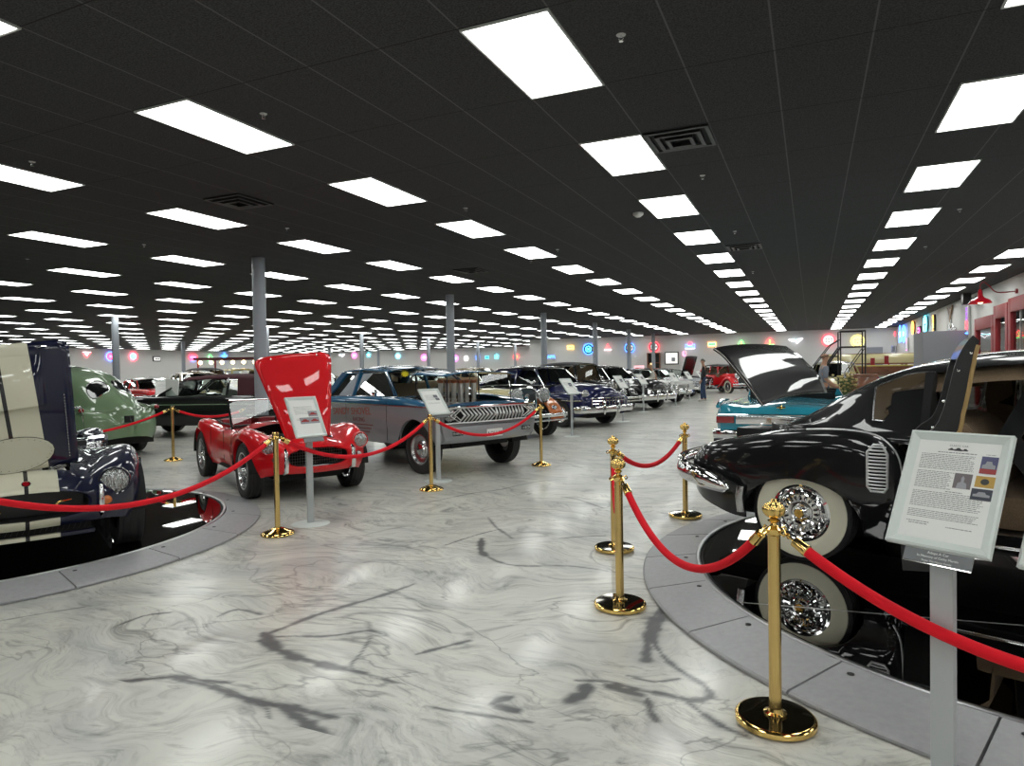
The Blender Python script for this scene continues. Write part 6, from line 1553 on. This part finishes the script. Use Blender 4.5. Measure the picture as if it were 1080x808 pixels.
for kind,px,py,spx,cols,lab in (
 ('vee',91,374.2,4.2,('neon_red','neon_white'),'red and white neon chevron on the left wall'),('ring',116,376,4.6,('neon_blue','neon_red','neon_pink'),'blue ring neon sign beside the thin left column'),('ring',140,376,4.6,('neon_red','neon_cyan','neon_cyan'),'red ring neon sign with cyan centre'),
 ('box',165,378.6,3.4,('ink','lit_white'),'black box sign with white lit face'),('oval',203,376.8,5,('neon_red','neon_pink','neon_blue'),'red oval neon sign over a blue line'),('letter',221,378,3.2,('neon_white','neon_green'),'green neon sign with a white letter'),('star',236,376.2,4.2,('neon_blue','neon_cyan'),'blue neon star above the canopy')):
    p=wp(px,py,X=XW); k=(p.x*fw.x+p.y*fw.y); s=spx*k/F; neon_sign(kind,lab,p,R(90),s*1.05,cols,'black_plastic' if kind=='box' else None)
XRW=XR-.02
for kind,px,py,spx,cols,lab,bk in (
 ('disc',944.8,352.5,4.5,('neon_red','neon_orange'),'orange round sign at the far end of the right wall','white_plastic'),('star',951,353,6,('neon_blue','neon_white'),'blue starburst sign on the right wall',None),('ring',955,352,5.5,('neon_blue','neon_blue','neon_white'),'blue round sign beside the starburst on the right wall',None),
 ('tall',958,363,4.5,('lit_pink','lit_white','neon_pink'),'narrow pink and white sign on the right wall','white_plastic'),('disc',964.5,345.5,4.2,('neon_orange','neon_orange'),'orange disc sign above the grey partition corner','deepblue_paint'),('box',970.8,348.5,3.6,('ink','neon_pink'),'black and pink box sign above the grey partition','black_plastic'),
 ('cross',978,342,5.5,('neon_cyan','lit_white'),'white and teal round sign on the right wall','black_plastic'),('tall',986.5,340.5,5.5,('neon_orange','neon_yellow','neon_orange'),'tall orange and yellow sign on the right wall','black_plastic'),('tall',1022.6,338,9.5,('lit_purple','neon_red','neon_blue'),'tall purple and red vertical neon sign on the right wall','white_plastic')):
    p=wp(px,py,X=XRW); k=(p.x*fw.x+p.y*fw.y); s=spx*k/F; neon_sign(kind,lab,p,R(-90),s*(1 if kind=='tall' else 1.6),cols,bk)
# eagle ornament, silver emblem, loudspeaker on right wall
p=wp(1003,331,X=XRW); r=root('wall_ornament','pale bird-shaped ornament on the right wall','ornament',p,R(-90))
bm=nb(); poly(bm,[(x*.5,-.05,z*.5) for x,z in ((-1,.5),(-.3,.3),(0,.45),(.15,.3),(1,.55),(.4,0),(.15,-.1),(.1,-.6),(-.1,-.6),(-.15,-.1),(-.45,0))],.04,(0,1,0)); finish(bm,'bird','tan_leather',r,smooth=False)
bm=nb(); box(bm,-.06,.06,-.04,0,-.35,-.2); finish(bm,'mount','white_plastic',r)
p=wp(1005,347,X=XRW); r=root('wall_emblem','silver script emblem above the grey partition','emblem',p,R(-90))
bm=nb(); box(bm,-.7,.7,-.06,0,-.16,.02,.02)
finish(bm,'plate','dull_chrome',r); bm=nb(); tube(bm,[(x,-.05,.10+.06*math.sin(x*9)) for x in frange(-.6,.6,.06)],.02,6); finish(bm,'script','dull_chrome',r)
p=wp(1019.5,315.5,X=XR-.25); r=root('wall_speaker','black box speaker high on the right wall','speaker',p,R(-90))
bm=nb(); box(bm,-.14,.14,-.12,.10,-.17,.17,.02); finish(bm,'cabinet','black_plastic',r); bm=nb(); tube(bm,[(0,.10,0),(0,.23,.02)],.025,8); box(bm,-.05,.05,.22,.25,-.06,.08); finish(bm,'bracket','black_plastic',r)
# grey partition
r=root('display_partition','grey freestanding partition against the right wall','partition',(0,0,0))
bm=nb(); box(bm,3.35,XR-.02,25.4,25.46,0,2.5); finish(bm,'front_panel','grey_board',r,smooth=False)
bm=nb(); box(bm,3.30,3.35,25.4,27.5,0,2.5); finish(bm,'side_panel','grey_board',r,smooth=False)
# red framed shop front pieces along the right wall
def red_frame(label,y0,y1,z1,gl=True,mull=0):
    r=root('red_window_frame',label,'window frame',(4.0,(y0+y1)/2,0)); h=(y1-y0)/2
    bm=nb(); box(bm,-.06,.06,-h,-h+.20,0,z1,.01); box(bm,-.06,.06,h-.20,h,0,z1,.01); box(bm,-.06,.06,-h+.2,h-.2,z1-.30,z1,.01); box(bm,-.06,.06,-h+.2,h-.2,0,.30,.01); finish(bm,'frame','red_frame',r)
    bm=nb(); box(bm,-.005,.005,-h+.2,h-.2,.3,z1-.3); finish(bm,'glass','glass',r,smooth=False)
    for k in range(mull):
        y=-h+.2+(2*h-.4)*(k+1)/(mull+1); bm=nb(); box(bm,-.02,.02,y-.02,y+.02,.3,z1-.3); finish(bm,'mullion','aluminium',r,smooth=False)
    return r
red_frame('red-framed glass panel farthest from the camera on the right',19.3,21.3,2.62)
red_frame('taller red-framed narrow glass panel beside the red lamp',18.0,19.25,2.80)
red_frame('red-framed glass door with silver mullions at the right edge',15.2,17.95,2.86,mull=3)
# gooseneck lamp
pw_=wp(1072,307,X=XR-.02); r=root('gooseneck_lamp','red gooseneck barn lamp high on the right wall','lamp',pw_)
sh=Vector((-.78,-.25,-.18))
bm=nb(); tube(bm,crom([(0,0,0),(-.40,-.06,-.01),(-.58,-.12,.16),(-.70,-.2,.24),(-.78,-.25,.16),(-.78,-.25,.0)],5),.014,8); lathe(bm,[(.001,-.02),(.06,-.02),(.06,.02),(.001,.02)],16,'x'); finish(bm,'arm','red_frame',r)
bm=nb(); lathe(bm,[(.035,.06),(.05,.0),(.06,-.10),(.09,-.14),(.20,-.20),(.25,-.27),(.245,-.275),(.19,-.22),(.08,-.16)],28,org=(-.78,-.25,0)); finish(bm,'shade','red_gloss',r)
bm=nb(); lathe(bm,[(.03,-.14),(.06,-.2),(.05,-.27),(.001,-.29)],16,org=(-.78,-.25,0)); finish(bm,'bulb','bulb_warm',r)
p=wp(1024.5,364,X=XR-.3); 
# back wall furniture: cabinet, screen, doorway, small frames
def wbox(name,label,cat,x0,y0,x1,y1,m,inner,Yp=YB,d=.3,shelf=False):
    a=wp(x0,y1,Y=Yp-d);b=wp(x1,y0,Y=Yp-d); r=root(name,label,cat,(a.x,Yp-d,0)); w=b.x-a.x; z0=a.z if not shelf else 0; z1=b.z
    bm=nb(); t=.06; 
    for q in ((0,t,z0,z1),(w-t,w,z0,z1),(t,w-t,z1-t,z1),(t,w-t,z0,z0+t)): box(bm,q[0],q[1],0,d-.01,q[2],q[3])
    finish(bm,'frame',m,r,smooth=False); bm=nb(); box(bm,t,w-t,d*.5,d*.5+.02,z0+t,z1-t); finish(bm,'panel',inner,r,smooth=False); return r,w,z0,z1
r_,w_,a_,b_=wbox('display_cabinet','brown display cabinet against the back wall','cabinet',682.5,372,696,392,'wood','dark',shelf=True)
for i in range(4):
    bm=nb(); box(bm,.06,w_-.06,.02,.14,.4+.45*i,.43+.45*i); finish(bm,'shelf','wood',r_,smooth=False)
bm=nb(); lathe(bm,[(.001,0),(.14,.02),(.16,.25),(.10,.42),(.001,.45)],16,org=(w_*.35,.08,1.33)); finish(bm,'lit_globe','bulb_soft',r_)
r_,w_,a_,b_=wbox('framed_screen','white framed lit picture on the back wall','picture',701,371,715.5,384.5,'black_plastic','lit_white',d=.1)
bm=nb(); box(bm,w_*.5,w_*.75,.03,.045,a_+.2,a_+.45); finish(bm,'picture_detail','grey_board',r_,smooth=False)
wbox('picture_frame','small grey picture on the back wall near the right corner','picture',940,364.5,945,372,'dull_chrome','grey_board',d=.08)
for o in [struct(box(nb(),*(lambda a,b:(a.x,b.x,YB-.06,YB-.005,0,b.z))(wp(914,400,Y=YB),wp(931,366,Y=YB))),'door_1','grey_board')]: pass
r=root('small_table','small dark table by the back wall','table',(wp(674,385,Y=43.5).x,43.5,0)); bm=nb(); box(bm,-.5,.5,-.3,.3,.98,1.02,.005); finish(bm,'top','dark',r)
for x in (-.45,.45):
    for y in (-.25,.25): bm=nb(); tube(bm,[(x,y,0),(x,y,.98)],.025,6); finish(bm,'leg','dark',r)
r=root('counter_sign','red and white lit sign standing on the small table','sign',(wp(674,385,Y=43.5).x,43.5,1.02)); bm=nb(); box(bm,-.32,.32,-.06,.06,.14,.58,.03); finish(bm,'lit_box','lit_pink',r); bm=nb(); box(bm,-.2,.2,-.05,.05,0,.14); finish(bm,'foot','dark',r); bm=nb(); box(bm,-.24,.24,-.075,-.062,.30,.44); finish(bm,'face_band','red_paint',r,smooth=False)
# --------------------------------------------------------------- rolling ladder
r=root('rolling_ladder','dark steel rolling platform ladder beyond the black sedan roof','ladder',(1.02,20.3,0),R(5)); m_='dark_steel'
bm=nb()
for x in (-.30,.30):
    for y in (0,.5): tube(bm,[(x,y,.08),(x,y,2.38)],.018,8)
finish(bm,'post',m_,r)
bm=nb(); tube(bm,[(-.3,0,2.38),(.3,0,2.38),(.3,.5,2.38),(-.3,.5,2.38)],.018,8,closed=True); tube(bm,[(-.3,0,1.20),(.3,0,1.20)],.014,6); finish(bm,'guard_rail',m_,r)
bm=nb(); box(bm,-.32,.32,-.02,.52,1.93,1.97); finish(bm,'platform',m_,r)
bm=nb()
for y in (0,.5): tube(bm,[(-.3,y,1.95),(-1.55,y,.10)],.02,8); tube(bm,[(-.32,y,2.15),(-.55,y,2.0),(-1.45,y,.75)],.014,6); tube(bm,[(.28,y,1.9),(-.25,y,1.1)],.012,6)
finish(bm,'stringer',m_,r)
for k in range(7):
    bm=nb(); t=(k+.5)/7.5; box(bm,-1.55+1.25*t-.10,-1.55+1.25*t+.10,0,.5,.10+1.85*t-.015,.10+1.85*t+.015); finish(bm,'step',m_,r,smooth=False)
for x in (-1.5,-.3,.3):
    for y in (0,.5): bm=nb(); lathe(bm,[(.05,-.015),(.055,0),(.05,.015)],14,'y',org=(x,y,.055)); lathe(bm,[(.001,-.015),(.05,-.015)],14,'y',org=(x,y,.055)); finish(bm,'caster','rubber',r)
# wooden crate with gold flowers beside it
r=root('wooden_crate','reddish brown wooden crate behind the black sedan roofline','crate',(1.15,19.2,0)); bm=nb(); box(bm,-.33,.33,-.3,.3,0,1.18,.015); finish(bm,'body','wood',r); bm=nb(); box(bm,-.35,.35,-.32,.32,1.18,1.23,.01); finish(bm,'lid','wood',r)
r=root('potted_flowers','pale yellow flowers beside the man in the grey shirt','flowers',(.72,17.9,0)); bm=nb(); lathe(bm,[(.001,0),(.12,0),(.17,.5),(.15,.5),(.13,.45)],20); lathe(bm,[(.001,.45),(.13,.45)],20); finish(bm,'pot','grey_board',r)
rnd=random.Random(5); bs=nb(); bl=nb(); bf=nb()
for k in range(60):
    a=rnd.uniform(0,2*PI); e=rnd.uniform(.05,.26); z=rnd.uniform(.85,1.30); q=Vector((math.cos(a)*e,math.sin(a)*e,z)); tube(bs,[(0,0,.45),(q.x*.4,q.y*.4,.45+(z-.45)*.6),q],.004,4,caps=False)
    lathe(bf,[(.001,.02),(.03,.012),(.038,-.004),(.02,-.02),(.001,-.022)],7,org=q)
    qq=q*.8+Vector((0,0,.1)); vs=[bl.verts.new(v) for v in (qq,qq+Vector((.04,.02,.03)),qq+Vector((.09,0,.02)),qq+Vector((.04,-.02,.01)))]; bl.faces.new(vs)
finish(bs,'stems','leaf',r); finish(bl,'leaves','leaf',r,solid=.002); finish(bf,'blossoms','straw',r)
# boats on the right
def boat(name,label,loc,rz,L_,W_,H_,m,z0,flip=1,deck='wood'):
    r=root(name,label,'boat',loc,rz); xs=frange(-L_/2,L_/2,L_/20)
    def sec(x):
        k=max(.02,1-abs(2*x/L_)**2.6); w=W_/2*k; h=H_*(1-.25*(1-abs(2*x/L_)**2)); hk=H_*(.85+.15*k)
        p=[(0,z0+(H_ if flip>0 else 0)*1.0),(w*.5,z0+(H_*.93 if flip>0 else H_*.07)),(w*.9,z0+(H_*.6 if flip>0 else H_*.4)),(w,z0+(0 if flip>0 else H_))]
        return [(abs(q.x),q.y) for q in crom(p,4)]
    skin('hull',m,r,xs,sec,solid=.02)
    bm=nb(); 
    for s in (1,-1): tube(bm,[(x,s*sec(x)[-1][0],sec(x)[-1][1]) for x in xs],.03,6)
    finish(bm,'gunwale',deck,r)
    bm=nb(); tube(bm,[(x,0,sec(x)[0][1]) for x in xs],.02,6); finish(bm,'keel',deck,r)
    bm=nb()
    for x in (-L_*.3,L_*.3): 
        for s in (1,-1): bar(bm,(x,s*W_*.42,0),(x,s*W_*.30,z0+.02),.06,.06)
        bar(bm,(x,-W_*.42,z0-.01),(x,W_*.42,z0-.01),.06,.06)
    finish(bm,'trestle','wood',r,smooth=False); return r
boat('canoe','long pale yellow upturned canoe beyond the rolling ladder',(2.35,32.0,0),R(8),3.9,.95,.42,'cream_paint',1.48)
boat('canoe','dark red wooden boat on trestles in front of the yellow canoe',(2.3,30.4,0),R(4),3.4,.9,.40,'wood',1.0,flip=-1,deck='yellow_paint')
r=root('oar_pair','crossed dark red oars leaning on the yellow canoe','oars',(3.0,31.05,0),0); bm=nb(); tube(bm,[(-.3,0,.02),(-.7,.3,1.65)],.03,8); box(bm,-.78,-.62,.29,.32,1.4,1.72,.01); finish(bm,'oar','red_frame',r); bm=nb(); tube(bm,[(.3,0,.02),(-.2,.3,1.7)],.03,8); box(bm,-.28,-.12,.29,.32,1.45,1.8,.01); finish(bm,'oar','red_frame',r)
# --------------------------------------------------------------- people
def person(label,loc,rz,H,top,bot,hair,shoe='black_cloth',pose='stand',long=True,bald=False):
    """faces +x"""
    r=root('person',label,'person',loc,rz); s=H/1.80
    J=dict(pel=(0,0,.95),wai=(0,0,1.08),che=(-.01,0,1.30),nkb=(-.015,0,1.48),nek=(0,0,1.53),jaw=(.03,0,1.60),hed=(.012,0,1.68),crn=(-.005,0,1.745))
    for k,q in (('L',1),('R',-1)):
        J['hip'+k]=(0,q*.10,.90);J['kne'+k]=(.02+(.03 if q>0 else -.02),q*.105,.50);J['ank'+k]=(-.01+(.06 if q>0 else -.06),q*.11,.10)
        J['toe'+k]=(.14+(.06 if q>0 else -.06),q*.125,.035);J['hee'+k]=(-.06+(.06 if q>0 else -.06),q*.11,.05)
        J['sho'+k]=(-.01,q*.19,1.42)
        if pose=='stand': J['elb'+k]=(-.04,q*.25,1.14);J['wri'+k]=(.07,q*.24,.90)
        elif pose=='lean': J['elb'+k]=(.12,q*.24,1.18);J['wri'+k]=(.33,q*.20,1.12)
        else: J['elb'+k]=(-.02,q*.25,1.15);J['wri'+k]=(.16,q*.18,1.02)
        w=Vector(J['wri'+k]); e=Vector(J['elb'+k]); d=(w-e).normalized(); side=Vector((0,q,0)); J['plm'+k]=tuple(w+d*.07)
        p=Vector(J['plm'+k]); fwd=side.cross(d).normalized()*1
        for i in range(4):
            o=fwd*(.03-.02*i)*1.0; L_=(.07,.08,.075,.06)[i]; J['fa%d'%i+k]=tuple(p+d*.035+o); J['fb%d'%i+k]=tuple(p+d*(.035+L_*.5)+o-side*.006); J['fc%d'%i+k]=tuple(p+d*(.03+L_)+o-side*.022)
        J['th1'+k]=tuple(w+d*.04+fwd*.035);J['th2'+k]=tuple(w+d*.075+fwd*.05)
    if pose=='lean':
        for n in list(J):
            x,y,z=J[n]
            if z>1.0 : a=.30*min(1,(z-1.0)/.3); dz=z-1.0; J[n]=(x+dz*math.sin(a),y,1.0+dz*math.cos(a))
    rad=dict(pel=(.135,.12),wai=(.14,.11),che=(.155,.115),nkb=(.07,.06),nek=(.055,.055),jaw=(.062,.066),hed=(.078,.092),crn=(.062,.075))
    R0={'hip':.088,'kne':.058,'ank':.042,'toe':.032,'hee':.035,'sho':.062,'elb':.043,'wri':.028,'plm':.034,'fa':.010,'fb':.009,'fc':.008,'th1':.012,'th2':.010}
    def build(name,m,edges,grow=0,par=r,over={}):
        names=sorted({a for e in edges for a in e},key=lambda n:(n!='pel' and n!='che',n)); idx={n:i for i,n in enumerate(names)}
        me=bpy.data.meshes.new(name); me.from_pydata([tuple(c*s for c in J[n]) for n in names],[(idx[a],idx[b]) for a,b in edges],[]); me.update()
        o=bpy.data.objects.new(name,me); COL.objects.link(o); o.parent=par; me.materials.append(M[m])
        md=o.modifiers.new('skin','SKIN'); md.use_smooth_shade=True; md.branch_smoothing=.6
        if not me.skin_vertices: 
            bm=bmesh.new(); bm.from_mesh(me); bm.verts.layers.skin.verify(); bm.to_mesh(me); bm.free()
        lay=me.skin_vertices[0].data
        for n,i in idx.items():
            if n in over: q=over[n]
            elif n in rad: q=rad[n]
            else: 
                k=[R0[z] for z in R0 if n.startswith(z)][0]; q=(k,k)
            lay[i].radius=((q[0]+grow)*s,(q[1]+grow)*s); lay[i].use_root=(i==0)
        sb=o.modifiers.new('sub','SUBSURF'); sb.levels=1; sb.render_levels=2; return o
    E=[('pel','wai'),('wai','che'),('che','nkb'),('nkb','nek'),('nek','jaw'),('jaw','hed'),('hed','crn')]
    A_=[];Lg=[];Hd=[]
    for k in 'LR':
        Lg+=[('pel','hip'+k),('hip'+k,'kne'+k),('kne'+k,'ank'+k)]; Ft=[('ank'+k,'toe'+k),('ank'+k,'hee'+k)]
        A_+=[('che','sho'+k),('sho'+k,'elb'+k),('elb'+k,'wri'+k)]
        Hd+=[('wri'+k,'plm'+k),('wri'+k,'th1'+k),('th1'+k,'th2'+k)]
        for i in range(4): Hd+=[('plm'+k,'fa%d'%i+k),('fa%d'%i+k,'fb%d'%i+k),('fb%d'%i+k,'fc%d'%i+k)]
        Lg+=[]
        for f in Ft: E.append(f)
    body=build('body','skin',E+A_+Lg+Hd)
    build('trousers' ,bot,Lg+[('pel','wai')],.018)
    arms=[e for e in A_] if long else [e for e in A_ if not e[1].startswith('wri')]
    build('jacket' if top=='black_cloth' else 'shirt',top,[('pel','wai'),('wai','che'),('che','nkb')]+arms,.022 if top=='black_cloth' else .014)
    for k in 'LR':
        build('shoe',shoe,[('ank'+k,'toe'+k),('ank'+k,'hee'+k)],.008,over={'ank'+k:(.04,.04)})
    hd=Vector(J['hed'])*s; cr=Vector(J['crn'])*s
    bm=nb()
    for k in (1,-1): lathe(bm,[(.001,.012),(.010,.008),(.013,0)],10,'x',org=hd+Vector((.078*s,k*.032*s,.005*s)))
    finish(bm,'eyes','ink',body)
    bm=nb(); tube(bm,[hd+Vector((.080*s,0,.01*s)),hd+Vector((.108*s,0,-.028*s)),hd+Vector((.088*s,0,-.038*s))],[.008,.014,.010],8)
    for k in (1,-1): lathe(bm,[(.001,.01),(.022,.006),(.028,-.004)],10,'y',org=hd+Vector((0,k*.080*s,-.01*s)))
    finish(bm,'nose_and_ears','skin',body)
    bm=nb(); tube(bm,[hd+Vector((.078*s,-.022*s,-.062*s)),hd+Vector((.086*s,0,-.064*s)),hd+Vector((.078*s,.022*s,-.062*s))],.004,6); finish(bm,'mouth','lens_red',body)
    # hair cap
    bm=nb(); rows=[]
    lo=-.02 if not bald else -.05
    for i in range(7):
        e=PI/2*i/6; row=[]
        for k in range(20):
            a=2*PI*k/20; back=(1-math.cos(a))/2; drop=(-.055*back if not bald else -.04*back)
            z=.074*math.cos(e)+.018+drop*math.sin(e); rr_=.090*math.sin(e)+.002
            row.append(hd+Vector((-.008+rr_*math.cos(a)*1.06,rr_*.86*math.sin(a),z))*s)
        rows.append(row)
    if bald: rows=rows[5:]
    grid(bm,rows,closed=True); finish(bm,'hair',hair,r,solid=.008)
    return r
person('man in black jacket and jeans standing in the aisle looking at cars',(-4.16,29.1,0),R(185),1.84,'black_cloth','jeans','hair_grey',shoe='white_cloth')
person('bald man in grey shirt behind the black sedan engine lid',(.27,17.4,0),R(10),1.80,'grey_cloth','jeans','hair_grey',pose='hold',long=False,bald=True)
person('person in white top bending beside the white sedan',(-5.55,26.2,0),R(200),1.66,'white_cloth','jeans','hair_blond',pose='lean')
person('person in black coat far off, partly hidden by the raised engine lid',(-3.75,42.0,0),R(200),1.70,'black_cloth','black_cloth','hair_grey',shoe='white_cloth')
person('person in pale trousers beside the person in black coat',(-3.05,42.4,0),R(170),1.68,'black_cloth','white_cloth','hair_blond')
